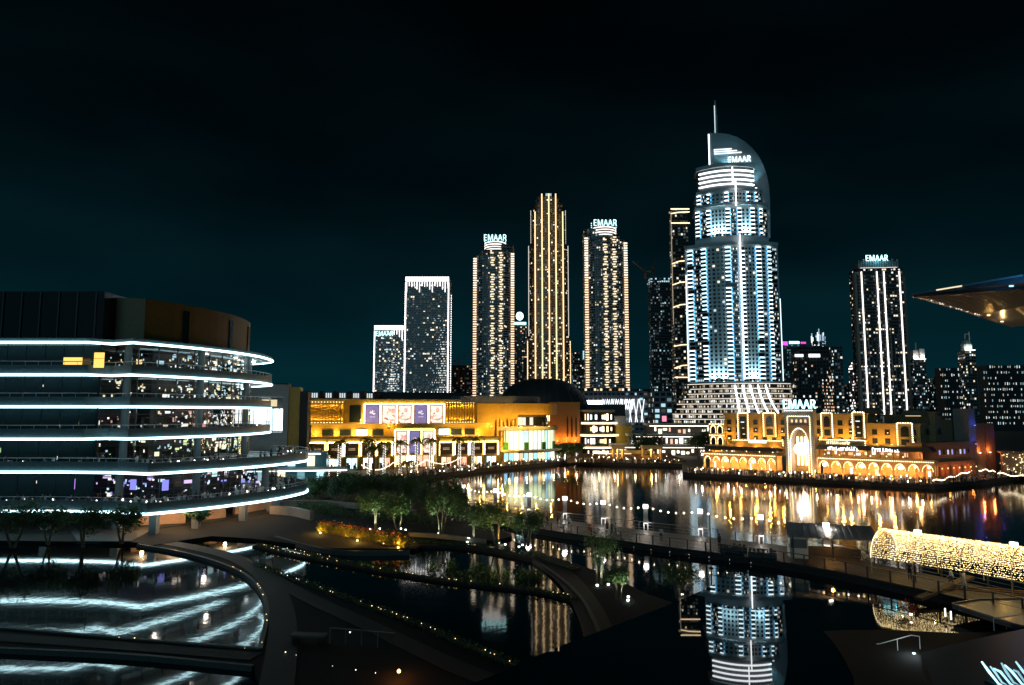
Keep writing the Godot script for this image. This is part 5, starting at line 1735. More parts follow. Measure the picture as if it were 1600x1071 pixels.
func portal(t: Node3D, cx: float, w: float, y0: float, y1: float, z: float, stone, trim_l, arch: bool) -> void:
	var s := sh(stone)
	s.box(Vector3(0, (y1 - y0) / 2, -.5), Vector3(w, y1 - y0, 1.6))
	var pp := part("portal_bay", s, t, Vector3(cx, y0, z))
	s = sh(mat(.02, .025, .03, .1))
	if arch:
		var o := PackedVector2Array(arch_outline(w * .5, (y1 - y0) * .28, (y1 - y0) * .42))
		extrude_z(s, o, 0, .08)
		part("arched_window", s, pp, Vector3(0, (y1 - y0) * .42, .3))
		s = sh(mat(.02, .025, .03, .1)); s.box(Vector3.ZERO, Vector3(w * .5, (y1 - y0) * .24, .1)); part("window_pane", s, pp, Vector3(0, (y1 - y0) * .2, .32))
	else:
		s.box(Vector3(0, (y1 - y0) * .44, .32), Vector3(w * .56, (y1 - y0) * .8, .1))
		part("tall_window", s, pp)
		for k in 3:
			s = sh([glow(.5, .85, 1, .9), glow(1, .8, .5, .8), glow(.8, .95, 1, 1.3)][k]); s.box(Vector3.ZERO, Vector3(rng.randf_range(.4, 1.1), .25, .06)); part("lit_pane_light", s, pp, Vector3(rng.randf_range(-.4, .4), (y1 - y0) * (.2 + .22 * k), .42))
	part("bulb_string_light", bulbs([Vector3(-w / 2 + .15, 0, .45), Vector3(-w / 2 + .15, y1 - y0 - .2, .45), Vector3(w / 2 - .15, y1 - y0 - .2, .45), Vector3(w / 2 - .15, 0, .45)], .55, .15, trim_l), pp, Vector3.ZERO, true)

func build_souk() -> void:
	var t := thing("lakeside_palace", "sand coloured palace with pointed gate and bulb lined arcades on the right shore", "building", Vector3(57.5, 1.1, -212), -.692)
	var sand := mottled("sand_plaster", .50, .34, .12, .22, .25, .85)
	var sand_d := mottled("sand_dark", .42, .30, .14, .22, .25, .85)
	var peach := mottled("arcade_plaster", .62, .36, .16, .2, .3, .8)
	var grey := mottled("gate_stone", .33, .31, .29, .2, .35, .8)
	var dots := glow(1.0, .82, .46, 9.0)
	var glass := mat(.02, .025, .03, .1)
	var roofm := mat(.03, .03, .032, .6)
	var lits := [glow(1, .8, .45, 1.2), glow(.7, .92, 1, 1.2), glow(1, .92, .8, 1.6)]
	var warmc := Color(1, .70, .36)
	var s: Shape
	# --- arcades: bay by bay
	var bays := []
	for i in 8: bays.append([.6 + 2.72 * (i + .5), 2.72])
	for i in 9: bays.append([33.6 + 3.05 * (i + .5), 3.05])
	for i in bays.size():
		var b = bays[i]
		part("arch_bay", arch_bay(peach, b[1] - .02, 4.6, b[1] * .72, 2.2, 3.75, .7), t, Vector3(b[0], 0, 0))
		s = sh(peach); s.box(Vector3(0, .25, .1), Vector3(.75, .5, 1.1)); s.box(Vector3(0, 2.3, .05), Vector3(.6, .2, .9)); part("pier_base", s, t, Vector3(b[0] - b[1] / 2, 0, -.3))
		# arch rim bulbs
		var o := arch_outline(b[1] * .78, 2.2, 3.9)
		var pts := []
		for q in o.slice(1, o.size() - 1): pts.append(Vector3(q.x, q.y, .06))
		part("bulb_string_light", bulbs(pts, .45, .075, dots), t, Vector3(b[0], 0, 0), true)
		# lamp in the bay
		s = sh(glow(1.0, .70, .34, 12.0)); s.lathe([Vector2(.01, -.3), Vector2(.2, -.2), Vector2(.24, .1), Vector2(.1, .3), Vector2(.01, .32)], Vector3.ZERO, 8)
		part("hanging_lamp", s, t, Vector3(b[0], 3.2, -1.9))
		omni(t, Vector3(b[0], 2.75, -1.9), warmc, 14.0, .2)
		if i % 3 == 2:
			s = sh(glow(.85, .97, 1, 8.0)); s.lathe([Vector2(.01, -.5), Vector2(.55, -.25), Vector2(.6, .1), Vector2(.01, .45)], Vector3.ZERO, 10); part("white_globe_lamp", s, t, Vector3(b[0], 2.9, -.9))
		elif i % 2 == 0:
			s = sh(lits[rng.randi() % 3]); s.box(Vector3.ZERO, Vector3(1.3, 1.8, .1)); part("shop_window", s, t, Vector3(b[0], 1.2, -4.4))
		# pier foot lamp washing the front
		s = sh(glow(1, .72, .4, 4)); s.lathe([Vector2(.1, 0), Vector2(.12, .12), Vector2(.01, .14)], Vector3.ZERO, 6); part("ground_lamp", s, t, Vector3(b[0] - b[1] / 2, .02, 1.3))
		omni(t, Vector3(b[0] - b[1] / 2, .45, 1.5), warmc, 9.0, .12)
	for q in [[.6, 22.4], [33.6, 61.1]]:
		s = sh(peach); s.box(Vector3((q[0] + q[1]) / 2, 2.3, -4.8), Vector3(q[1] - q[0], 4.6, .6)); part("back_wall", s, t)
		s = sh(sand_d); s.box(Vector3((q[0] + q[1]) / 2, 4.7, -2.6), Vector3(q[1] - q[0] + .4, .25, 5.8)); part("terrace_floor", s, t)
		s = sh(sand); s.box(Vector3((q[0] + q[1]) / 2, 4.95, .1), Vector3(q[1] - q[0] + .5, .5, .4)); part("terrace_parapet", s, t)
		part("bulb_string_light", bulbs([Vector3(q[0], 4.62, .42), Vector3(q[1], 4.62, .42)], .5, .11, dots), t, Vector3.ZERO, true)
	# right end return of the arcade
	for i in 2: part("arch_bay", arch_bay(peach, 2.98, 4.6, 2.1, 2.2, 3.75, .7), t, Vector3(60.9, 0, -1.5 - i * 3.0)).rotation.y = PI / 2
	# --- upper terrace restaurants with dark awnings
	for q in [[1.0, 22.0, 6.7, 0], [34.0, 60.4, 8.0, 1]]:
		var w: float = q[1] - q[0]
		s = sh(roofm)
		extrude_z(s, PackedVector2Array([Vector2(-w / 2 - .6, q[2] - .9), Vector2(w / 2 + .6, q[2] - .9), Vector2(w / 2 - .2, q[2] + .25), Vector2(-w / 2 + .2, q[2] + .25)]), -5.6, .9 if q[3] == 1 else -.4)
		part("awning_roof", s, t, Vector3((q[0] + q[1]) / 2, 0, 0))
		for i in int(w / 3.0) + 1:
			s = sh(mat(.12, .10, .08)); s.box(Vector3.ZERO, Vector3(.16, q[2] - 5.6, .16)); part("awning_post", s, t, Vector3(q[0] + i * 3.0, (q[2] + 3.9) / 2, -.2))
		for i in int(w / 1.9):
			var mm = lits[rng.randi() % 3] if rng.randf() < .65 else glow(1, .55, .3, 1.0)
			s = sh(mm); s.box(Vector3.ZERO, Vector3(rng.randf_range(.4, 1.2), rng.randf_range(.4, 1.2), .1)); part("lit_window", s, t, Vector3(q[0] + 1 + i * 1.9, 5.9 + rng.randf_range(-.2, .3), -5.2))
			if i % 2 == 0:
				s = sh(glow(1, .85, .6, 5)); s.lathe([Vector2(.01, -.15), Vector2(.14, 0), Vector2(.01, .16)], Vector3.ZERO, 6); part("table_lamp", s, t, Vector3(q[0] + 1 + i * 1.9, 5.6, -1.4))
		for i in 4: omni(t, Vector3(lerpf(q[0], q[1], (i + .5) / 4), 6.0, -2.6), Color(1, .72, .42), 8, .3)
	scribble(7.6, 1.0, glow(.88, .97, 1, 4), t, Vector3(40.5, 6.95, 1.05), 3)
	scribble(6.2, 1.0, glow(.88, .97, 1, 4), t, Vector3(50.6, 6.9, 1.05), 9)
	strip("sign_light_panel", t, Vector3(16.2, 8.5, -2.75), Vector3(5.2, .8, .12), glow(1, .84, .6, 2.0))
	scribble(6.0, .8, glow(1, .82, .5, 3), t, Vector3(38.4, 8.4, -2.75), 5)
	# --- set-back band with its own bulb line
	for q in [[8.6, 23.5, 8.9], [33.2, 45.0, 9.6]]:
		s = sh(sand); s.box(Vector3((q[0] + q[1]) / 2, (q[2] + 6.5) / 2, -4.6), Vector3(q[1] - q[0], q[2] - 6.5, 3.4)); part("band_wall", s, t)
		part("bulb_string_light", bulbs([Vector3(q[0], q[2] - .1, -2.75), Vector3(q[1], q[2] - .1, -2.75), Vector3(q[1], q[2] - 1.6, -2.75)], .5, .12, dots), t, Vector3.ZERO, true)
		for i in 3:
			s = sh(glow(1, .7, .35, 3)); s.box(Vector3.ZERO, Vector3(.4, .12, .2)); part("uplight_lamp", s, t, Vector3(lerpf(q[0], q[1], (i + .5) / 3), 6.75, -1.9))
			omni(t, Vector3(lerpf(q[0], q[1], (i + .5) / 3), 7.2, -1.5), Color(1, .70, .30), 7, .25)
	# --- upper storeys
	for q in [[5.2, 24.0, 16.2], [31.2, 45.2, 16.2], [45.2, 57.4, 13.6]]:
		s = sh(sand); s.box(Vector3((q[0] + q[1]) / 2, q[2] / 2 + 2.2, -11), Vector3(q[1] - q[0], q[2] - 4.4, 10)); part("wall", s, t)
		s = sh(sand_d); s.box(Vector3((q[0] + q[1]) / 2, q[2] + .25, -10.8), Vector3(q[1] - q[0] + .6, .5, 10.6)); part("cornice", s, t)
		var n := int((q[1] - q[0]) / 2.5)
		for r in 3:
			for i in n:
				var x: float = lerpf(q[0], q[1], (i + .5) / n)
				var y: float = 9.4 + r * 2.35
				if y > q[2] - 1.0: continue
				s = sh(glass)
				s.box(Vector3.ZERO, Vector3(1.25, 1.45, .1))
				if rng.randf() < .4:
					s.use(lits[rng.randi() % 3]); s.box(Vector3(rng.randf_range(-.3, .3), rng.randf_range(-.4, .3), .06), Vector3(rng.randf_range(.25, .7), .22, .05))
				var wd := part("window", s, t, Vector3(x, y, -5.93))
				s = sh(sand_d); s.box(Vector3(0, -.8, .12), Vector3(1.5, .14, .3)); s.box(Vector3(0, .78, .06), Vector3(1.4, .12, .2)); part("sill", s, wd)
	for i in 9:
		var x: float = [7.0, 14.8, 19.0, 22.8, 32.2, 38.6, 40.6, 47.5, 51.0][i]
		s = sh(glow(1, .74, .35, 3)); s.box(Vector3.ZERO, Vector3(.4, .12, .2)); part("uplight_lamp", s, t, Vector3(x, 9.1 if x < 46 else 8.6, -4.4))
		omni(t, Vector3(x, 9.8 if x < 46 else 9.4, -3.4), Color(1, .72, .26), 20, .12)
	# small arched tower at the left end
	s = sh(sand); s.box(Vector3(2.9, 6.8, -7.5), Vector3(5.0, 13.6, 5)); part("corner_tower", s, t)
	for r in 2:
		for x in [1.8, 4.0]:
			s = sh(glass); extrude_z(s, PackedVector2Array(arch_outline(1.3, 1.2, 2.1)), 0, .08); part("arched_window", s, t, Vector3(x, 7.2 + r * 3.4, -5.0))
			var pts := []
			for q in arch_outline(1.6, 1.2, 2.4): pts.append(Vector3(q.x, q.y, .15))
			part("bulb_string_light", bulbs(pts, .4, .09, dots), t, Vector3(x, 7.2 + r * 3.4, -5.0), true)
		part("bulb_string_light", bulbs([Vector3(.4, 0, 0), Vector3(5.4, 0, 0)], .5, .12, dots), t, Vector3(0, 10.0 + r * 3.4, -4.85), true)
	s = sh(glow(1, .74, .35, 3)); s.box(Vector3.ZERO, Vector3(.4, .12, .2)); part("uplight_lamp", s, t, Vector3(2.9, 5.0, -3.8))
	omni(t, Vector3(2.9, 5.6, -3.2), Color(1, .70, .28), 16, .3)
	portal(t, 11.1, 3.4, 8.9, 17.0, -5.6, sand_d, dots, false)
	portal(t, 19.0, 3.8, 9.8, 17.0, -5.6, sand_d, dots, true)
	portal(t, 34.9, 3.2, 10.0, 17.0, -5.6, sand_d, dots, true)
	portal(t, 43.0, 3.2, 10.0, 17.2, -5.6, sand_d, dots, false)
	portal(t, 54.0, 3.8, 7.9, 14.4, -5.6, sand_d, dots, true)
	# --- the great gate
	var gx := 29.2
	var gw := 7.8
	var o := PackedVector2Array()
	o.append(Vector2(-gw / 2, 0))
	for q in arch_outline(4.6, 8.2, 12.4, 10): o.append(q)
	o.append(Vector2(gw / 2, 0)); o.append(Vector2(gw / 2, 17.6)); o.append(Vector2(-gw / 2, 17.6))
	s = sh(grey); extrude_z(s, o, -3.0, 0)
	var gate := part("gate_portal", s, t, Vector3(gx, 0, .8))
	s = sh(sand); s.box(Vector3(0, 8, -4.4), Vector3(5.4, 16, .6)); part("gate_back_wall", s, gate)
	o = PackedVector2Array([Vector2(-2.9, 0)])
	for q in arch_outline(4.62, 8.2, 12.45, 10): o.append(q)
	o.append(Vector2(2.9, 0)); o.append(Vector2(2.9, 13.4)); o.append(Vector2(-2.9, 13.4))
	s = sh(peach); extrude_z(s, o, 0, .25); part("gate_spandrel", s, gate)
	var pts := []
	for q in arch_outline(4.8, 8.2, 12.6, 10): pts.append(Vector3(q.x, q.y, .35))
	part("bulb_string_light", bulbs(pts, .45, .13, dots), gate, Vector3.ZERO, true)
	part("bulb_string_light", bulbs([Vector3(-3.0, 0, .2), Vector3(-3.0, 15.9, .2), Vector3(3.0, 15.9, .2), Vector3(3.0, 0, .2)], .5, .12, dots), gate, Vector3.ZERO, true)
	part("bulb_string_light", bulbs([Vector3(-3.9, 17.5, .15), Vector3(3.9, 17.5, .15)], .45, .14, dots), gate, Vector3.ZERO, true)
	for i in 4:
		s = sh(glow(1, .6, .35, 1.2)); extrude_z(s, PackedVector2Array(arch_outline(.55, .5, .9)), 0, .08); part("niche_light", s, gate, Vector3(-1.8 + i * 1.2, 14.2, .02))
	for i in 4:
		s = sh(glow(1.0, .80, .58, 3.0)); s.box(Vector3.ZERO, Vector3(.5, 8.0, .1)); part("gate_light_panel", s, gate, Vector3(-1.7 + i * 1.05, 6.2, -3.9))
	s = sh(glow(1.0, .92, .85, 4.5))
	var prof := []
	for i in 11: prof.append(Vector2(1.85 * sin(PI * i / 10.0) + .001, -1.75 * cos(PI * i / 10.0)))
	s.lathe(prof, Vector3.ZERO, 18); part("globe_lamp", s, gate, Vector3(.3, 6.9, -.2))
	s = sh(mat(.1, .1, .1)); s.bar(Vector3(.3, 8.6, -.2), Vector3(.3, 12.2, -.2), .08); part("globe_chain", s, gate)
	omni(gate, Vector3(.3, 6.9, 2.2), Color(1, .88, .75), 20, .1)
	omni(gate, Vector3(.0, 4.0, -2.4), Color(1, .75, .5), 18, .5)
	for x in [-4.6, 4.6]: omni(gate, Vector3(x, .8, 2.5), Color(1, .72, .36), 12, .2)
	letters("EMAAR", 2.5, glow(.45, .97, 1.0, 3.0), t, Transform3D(Basis(Vector3.UP, .692), Vector3(gx + .2, 19.2, .4)), .5)
	s = sh(mat(.1, .1, .1)); s.box(Vector3(gx, 17.8, .0), Vector3(7, .2, .3)); part("sign_rail", s, t)
	# small pavilions on the roofs behind
	for q in [[40.0, 18.0, -20.0, 6.0], [50.0, 17.0, -22.0, 7.0], [57.0, 18.6, -18.0, 5.0], [36.0, 17.4, -24.0, 8.0]]:
		s = sh(sand_d); s.box(Vector3(0, -4, 0), Vector3(q[3], 8 + q[1] - 14, 6)); s.box(Vector3(0, (q[1] - 14) / 2 + .2, 0), Vector3(q[3] + .8, .4, 6.8)); part("roof_pavilion", s, t, Vector3(q[0], 14.5, q[2]))
		s = sh(glass); extrude_z(s, PackedVector2Array(arch_outline(1.6, 1.0, 1.9)), 0, .08); part("arched_window", s, t, Vector3(q[0] + .5, 13.6, q[2] + 3.02))
	for q in [[44.0, 17.6, -16.0], [55.0, 17.2, -14.0]]:
		s = sh(glow(1, .62, .3, 2.4)); s.box(Vector3.ZERO, Vector3(3.6, .16, .16)); part("roof_light", s, t, Vector3(q[0], q[1] - 1.2, q[2] + 2.2))
		s = sh(mat(.25, .17, .1)); s.lathe([Vector2(3.4, -1), Vector2(2.4, .2), Vector2(.01, .9)], Vector3.ZERO, 12); part("roof_cap", s, t, Vector3(q[0], q[1], q[2]))
	# --- the dim wing going back on the right
	var w := thing("palace_wing", "dim sand wing of the palace with orange arcade and blue lit tower", "building", Vector3(103.0, 1.1, -176.5), .50)
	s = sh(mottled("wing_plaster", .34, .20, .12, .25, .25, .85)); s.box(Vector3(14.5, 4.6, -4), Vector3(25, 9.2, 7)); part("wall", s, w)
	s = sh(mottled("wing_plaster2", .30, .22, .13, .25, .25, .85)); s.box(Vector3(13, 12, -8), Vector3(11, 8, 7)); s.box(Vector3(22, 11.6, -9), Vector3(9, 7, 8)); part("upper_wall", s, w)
	for i in 8:
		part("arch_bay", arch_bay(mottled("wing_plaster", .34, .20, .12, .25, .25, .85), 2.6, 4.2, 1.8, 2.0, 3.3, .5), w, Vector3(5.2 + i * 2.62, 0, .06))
		s = sh(glow(1, .5, .2, 3.5)); s.lathe([Vector2(.01, -.2), Vector2(.16, 0), Vector2(.01, .22)], Vector3.ZERO, 6); part("wall_lamp", s, w, Vector3(5.2 + i * 2.62, 2.6, .9))
		if i % 2 == 0: omni(w, Vector3(5.2 + i * 2.62, 2.3, 1.1), Color(1, .5, .2), 5, .2)
		s = sh([glow(.4, .4, 1, .9), glass, glow(.9, .9, 1, .8)][i % 3]); s.box(Vector3.ZERO, Vector3(.5, 1.2, .1)); part("window", s, w, Vector3(9.5 + i * 1.9, 6.6, -.43))
	for i in 7:
		s = sh(glass); extrude_z(s, PackedVector2Array(arch_outline(.9, 1.0, 1.7)), 0, .1); part("arched_window", s, w, Vector3(8.6 + i * 1.45, 11.0, -4.48))
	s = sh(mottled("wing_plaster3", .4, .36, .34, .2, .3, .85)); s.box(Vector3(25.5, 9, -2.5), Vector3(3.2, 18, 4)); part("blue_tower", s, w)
	for y in [4.0, 9.0]:
		s = sh(glow(.2, .3, 1, 1.2)); s.box(Vector3.ZERO, Vector3(.5, .2, .3)); part("blue_uplight_lamp", s, w, Vector3(25.5, y + 4.5, .2))
		omni(w, Vector3(25.5, y + 5.2, .9), Color(.15, .28, 1), 1.5, .03)
	for x in [28.5, 33.5]:
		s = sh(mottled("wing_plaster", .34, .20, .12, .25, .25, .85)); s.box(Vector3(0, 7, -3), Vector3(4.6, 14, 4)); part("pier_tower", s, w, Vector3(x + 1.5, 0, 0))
		s = sh(glow(1, .66, .4, 5)); s.box(Vector3.ZERO, Vector3(.4, .2, .3)); part("uplight_lamp", s, w, Vector3(x, 6.0, -.5))
		omni(w, Vector3(x, 6.6, -.2), Color(1, .55, .28), 7, .1)
	omni(w, Vector3(36.5, 11, .5), Color(.5, .15, .8), .8, .03)
	# bright light-clad pavilion at the far right edge
	var b := thing("light_clad_pavilion", "low pavilion draped in warm fairy lights at the right edge of the lake", "pavilion", gp(1592, 745, 1.1), -.5)
	s = sh(mat(.3, .22, .12)); s.box(Vector3(4, 3, -4), Vector3(14, 6, 6)); part("wall", s, b)
	s = sh(mat(.35, .26, .14)); s.box(Vector3(4, 6.2, -4), Vector3(15, .4, 7)); part("roof", s, b)
	var bl := sh(glow(1, .78, .42, 3.5))
	for i in 170: octa(bl, Vector3(rng.randf_range(-4, 11), rng.randf_range(.5, 6.4), rng.randf_range(-.9, -.6)), rng.randf_range(.06, .16))
	part("fairy_light", bl, b, Vector3.ZERO, true)
	# light rope along the water on the right
	var rope := thing("rope_lights", "wavy line of warm rope light along the quay right of the arcade", "string lights", gp(1500, 748, 1.1))
	var l := line2([1458, 752, 1480, 748, 1500, 742, 1520, 736, 1540, 735, 1552, 737, 1568, 741, 1600, 745], 2.4)
	var sm := smooth(l, 6)
	var rp := []; var rr := []
	for i in sm.size():
		rp.append(Vector3(sm[i].x, 2.4 + .25 * sin(i * 1.1), sm[i].y) - rope.position); rr.append(.11)
	s = sh(glow(1, .80, .52, 4.5)); s.tube(rp, rr, 5); part("rope_light", s, rope)
	s = sh(mat(.1, .1, .1))
	for i in range(0, rp.size(), 4): s.bar(Vector3(rp[i].x, -.0, rp[i].z), rp[i], .08)
	part("rope_post", s, rope, Vector3.ZERO, true)

# ---------------------------------------------------------------- footbridge between lake and pools
func deck_near() -> PackedVector2Array: return smooth(line2([726, 800, 780, 812, 840, 826, 1000, 849, 1110, 863, 1240, 881, 1370, 906, 1480, 930, 1600, 957, 1750, 996], DECK), 4)
func deck_far() -> PackedVector2Array: return smooth(line2([716, 788, 780, 798, 830, 806, 960, 823, 1100, 839, 1240, 855, 1370, 881, 1490, 906, 1620, 936, 1780, 970], DECK), 4)

func build_walkway() -> void:
	var stone := mottled("bridge_stone", .045, .046, .045, .35, .5, .6)
	var dark := mat(.03, .03, .032, .5)
	var steel := mat(.18, .18, .18, .4, .6)
	var b := thing("footbridge", "long low footbridge with railing crossing between lake and pools", "bridge", Vector3(0, .0, -100))
	var off := Vector2(0, 100)
	var near := deck_near(); var far := deck_far()
	var poly := PackedVector2Array()
	for p in near: poly.append(p + off)
	for i in range(far.size() - 1, -1, -1): poly.append(far[i] + off)
	var s := sh(stone); s.prism(poly, DECK - .4, DECK); part("deck", s, b)
	s = sh(dark)
	for l in [near, far]:
		for i in l.size() - 1:
			var a: Vector2 = l[i] + off; var c: Vector2 = l[i + 1] + off
			s.bar(Vector3(a.x, DECK - 1.0, a.y), Vector3(c.x, DECK - 1.0, c.y), .5, 1.4)
	part("side_beam", s, b)
	# railings: posts one by one, a rail and a glass-dark infill
	for l in [near, far]:
		var total := 0.0
		for i in l.size() - 1: total += l[i].distance_to(l[i + 1])
		var n := int(total / 2.2)
		s = sh(steel)
		var prev := Vector3.ZERO
		for i in n + 1:
			var q: Vector2 = along(l, float(i) / n)[0] + off
			var P := Vector3(q.x, DECK, q.y)
			if i > 0:
				s.bar(prev + Vector3.UP * 1.08, P + Vector3.UP * 1.08, .09)
				s.bar(prev + Vector3.UP * .25, P + Vector3.UP * .25, .04); s.bar(prev + Vector3.UP * .65, P + Vector3.UP * .65, .03)
			prev = P
			var po := sh(dark); po.box(Vector3(0, .55, 0), Vector3(.12, 1.1, .12)); part("railing_post", po, b, P)
		part("handrail", s, b)
	# small lamps low on the near side beam
	s = sh(glow(1, .95, .85, 2.5))
	for i in 34:
		var q: Vector2 = along(near, (i + .5) / 34.0)[0] + off
		octa(s, Vector3(q.x, DECK - .55, q.y + .3), .04)
	part("beam_light", s, b, Vector3.ZERO, true)
	# lamp pylons along the far edge and the bulb string between their heads
	var heads := []
	var tops := [[724, 790], [774, 798], [827, 806], [883, 813], [943, 821], [1009.5, 829], [1095, 838.5], [1190, 850], [1293, 866]]
	var where := ["at the grove end of the footbridge", "second from the grove on the footbridge", "third from the grove on the footbridge", "fourth from the grove on the footbridge", "in front of the tall gold reflection", "left of the two bridge trees' reflections", "near the middle of the footbridge", "left of the corrugated roof pavilion", "beside the corrugated roof pavilion"]
	for i in tops.size():
		var P := gp(tops[i][0], tops[i][1], DECK)
		var t := thing("lamp_pylon", "slim dark lamp pylon with white glowing head " + where[i], "street lamp", P, -.25, "lamp pylons on the footbridge")
		s = sh(dark); s.box(Vector3(0, 2.0, 0), Vector3(.62, 1.9, .16)); part("pylon_panel", s, t)
		s = sh(mat(.5, .5, .5, .4)); s.box(Vector3(-.26, .52, 0), Vector3(.09, 1.04, .09)); s.box(Vector3(.26, .52, 0), Vector3(.09, 1.04, .09)); part("pylon_leg", s, t)
		s = sh(glow(1, .97, .92, 6)); s.box(Vector3(0, 3.2, 0), Vector3(.62, .5, .4)); part("lamp_head", s, t)
		s = sh(glow(.9, .95, 1, 1.6)); s.box(Vector3(0, .95, .12), Vector3(.4, .1, .06)); part("leg_lamp", s, t)
		omni(t, Vector3(0, 3.2, .9), Color(1, .95, .88), 5, .3)
		omni(t, Vector3(0, .8, .5), Color(1, .95, .9), 1.2, .1)
		heads.append(P + Vector3(0, 3.35, 0))
	heads.append(gp(1372, 880, DECK) + Vector3(0, 2.9, 0))
	for i in heads.size() - 1:
		var a: Vector3 = heads[i]; var c: Vector3 = heads[i + 1]
		var sl := thing("bulb_string", "sagging string of warm bulbs starting from the pylon " + where[i], "string lights", a, 0, "bulb strings along the footbridge")
		s = sh(dark)
		var n := int(a.distance_to(c) / 1.05)
		var prev := Vector3.ZERO
		var bl := sh(glow(1.0, .84, .58, 9.0))
		for k in n + 1:
			var f := float(k) / n
			var q := (c - a) * f + Vector3.DOWN * (.55 * 4 * f * (1 - f))
			if k > 0: s.bar(prev, q, .025)
			prev = q
			octa(bl, q + Vector3.DOWN * .12, .13)
		part("wire", s, sl)
		part("bulb_light", bl, sl, Vector3.ZERO, true)
	# corrugated roof pavilion and ticket booth
	var P := gp(1312, 884, DECK)
	var t := thing("roof_pavilion", "low pavilion with grey corrugated roof beside the light tunnel", "pavilion", P + Vector3(1.2, 0, -4.5), -.35)
	for i in 26:
		s = sh(mat(.16, .17, .19, .5) if i % 2 else mat(.22, .23, .25, .5)); s.box(Vector3.ZERO, Vector3(.34, .09 + .07 * (i % 2), 6.2), Basis(Vector3.RIGHT, .10)); part("roof_sheet", s, t, Vector3(-4.4 + i * .35, 2.75 + .02 * (i % 2), 0))
	for c in [[-4, -2.6], [4, -2.6], [-4, 2.6], [4, 2.6], [0, 2.6]]:
		s = sh(dark); s.box(Vector3(0, 1.3, 0), Vector3(.14, 2.6, .14)); part("post", s, t, Vector3(c[0], 0, c[1]))
	for i in 4:
		s = sh(glow(1, .7, .3, 4)); s.lathe([Vector2(.01, -.15), Vector2(.15, 0), Vector2(.01, .18)], Vector3.ZERO, 6); part("hanging_lamp", s, t, Vector3(-3 + i * 2.0, 2.2, 1.2))
	omni(t, Vector3(0, 1.9, 1.2), Color(1, .7, .35), 3.0, .2)
	s = sh(mat(.04, .035, .03)); s.box(Vector3(0, .5, 0), Vector3(6, 1.0, .8)); part("counter", s, t)
	P = gp(1253, 874, DECK)
	t = thing("ticket_booth", "small white boxy booth left of the corrugated roof pavilion", "booth", P + Vector3(0, 0, -1.0), -.2)
	s = sh(mat(.55, .53, .5, .6)); s.box(Vector3(0, .55, 0), Vector3(1.9, 1.1, 1.6)); s.box(Vector3(0, 2.2, 0), Vector3(2.0, .2, 1.7)); part("cabin", s, t)
	for x in [-.9, .9]: s = sh(mat(.55, .53, .5, .6)); s.box(Vector3(x, 1.6, .7), Vector3(.12, 1.1, .12)); part("corner_post", s, t)
	s = sh(mat(.1, .1, .1, .2)); s.box(Vector3(0, 1.6, .1), Vector3(1.7, 1.0, 1.2)); part("window", s, t)
	s = sh(glow(1, .95, .85, 3)); s.box(Vector3(0, 2.05, .3), Vector3(1.2, .06, .3)); part("ceiling_light", s, t)
	# an orange barrel and a row of low planters on the deck
	P = gp(922, 829, DECK)
	t = thing("orange_bin", "small bright orange bin on the footbridge near standing people", "bin", P)
	s = sh(mat(.55, .12, .02, .6)); s.lathe([Vector2(.30, 0), Vector2(.36, .5), Vector2(.36, .8), Vector2(.28, .86), Vector2(.01, .86)], Vector3.ZERO, 12); part("bin_body", s, t)
	s = sh(mat(.7, .7, .68)); s.lathe([Vector2(.37, .55), Vector2(.37, .65)], Vector3.ZERO, 12); part("bin_band", s, t)
	for q in [[1150, 866, "left one of the dark planter boxes on the footbridge"], [1196, 874, "right one of the dark planter boxes on the footbridge, by the pylon"]]:
		t = thing("planter_box", q[2], "planter", gp(q[0], q[1], DECK) + Vector3(0, 0, -.9), -.3, "planter boxes on the footbridge")
		s = sh(dark); s.box(Vector3(0, .3, 0), Vector3(3.0, .6, .7)); part("box", s, t)
		s = sh(mat(.03, .06, .02, .9))
		for k in 60: octa(s, Vector3(rng.randf_range(-1.4, 1.4), rng.randf_range(.6, .95), rng.randf_range(-.3, .3)), .1)
		part("plants", s, t, Vector3.ZERO, true)
	# thin tall mast in the water beside the bridge
	t = thing("thin_mast", "thin dark mast standing at the edge of the footbridge", "mast", gp(1111, 876, POOL))
	s = sh(dark); s.tube([Vector3.ZERO, Vector3(0, 5.2, 0)], [.09, .06], 8); part("pole", s, t)
	s = sh(dark); s.box(Vector3(0, .9, 0), Vector3(.4, .2, .4)); part("collar", s, t)

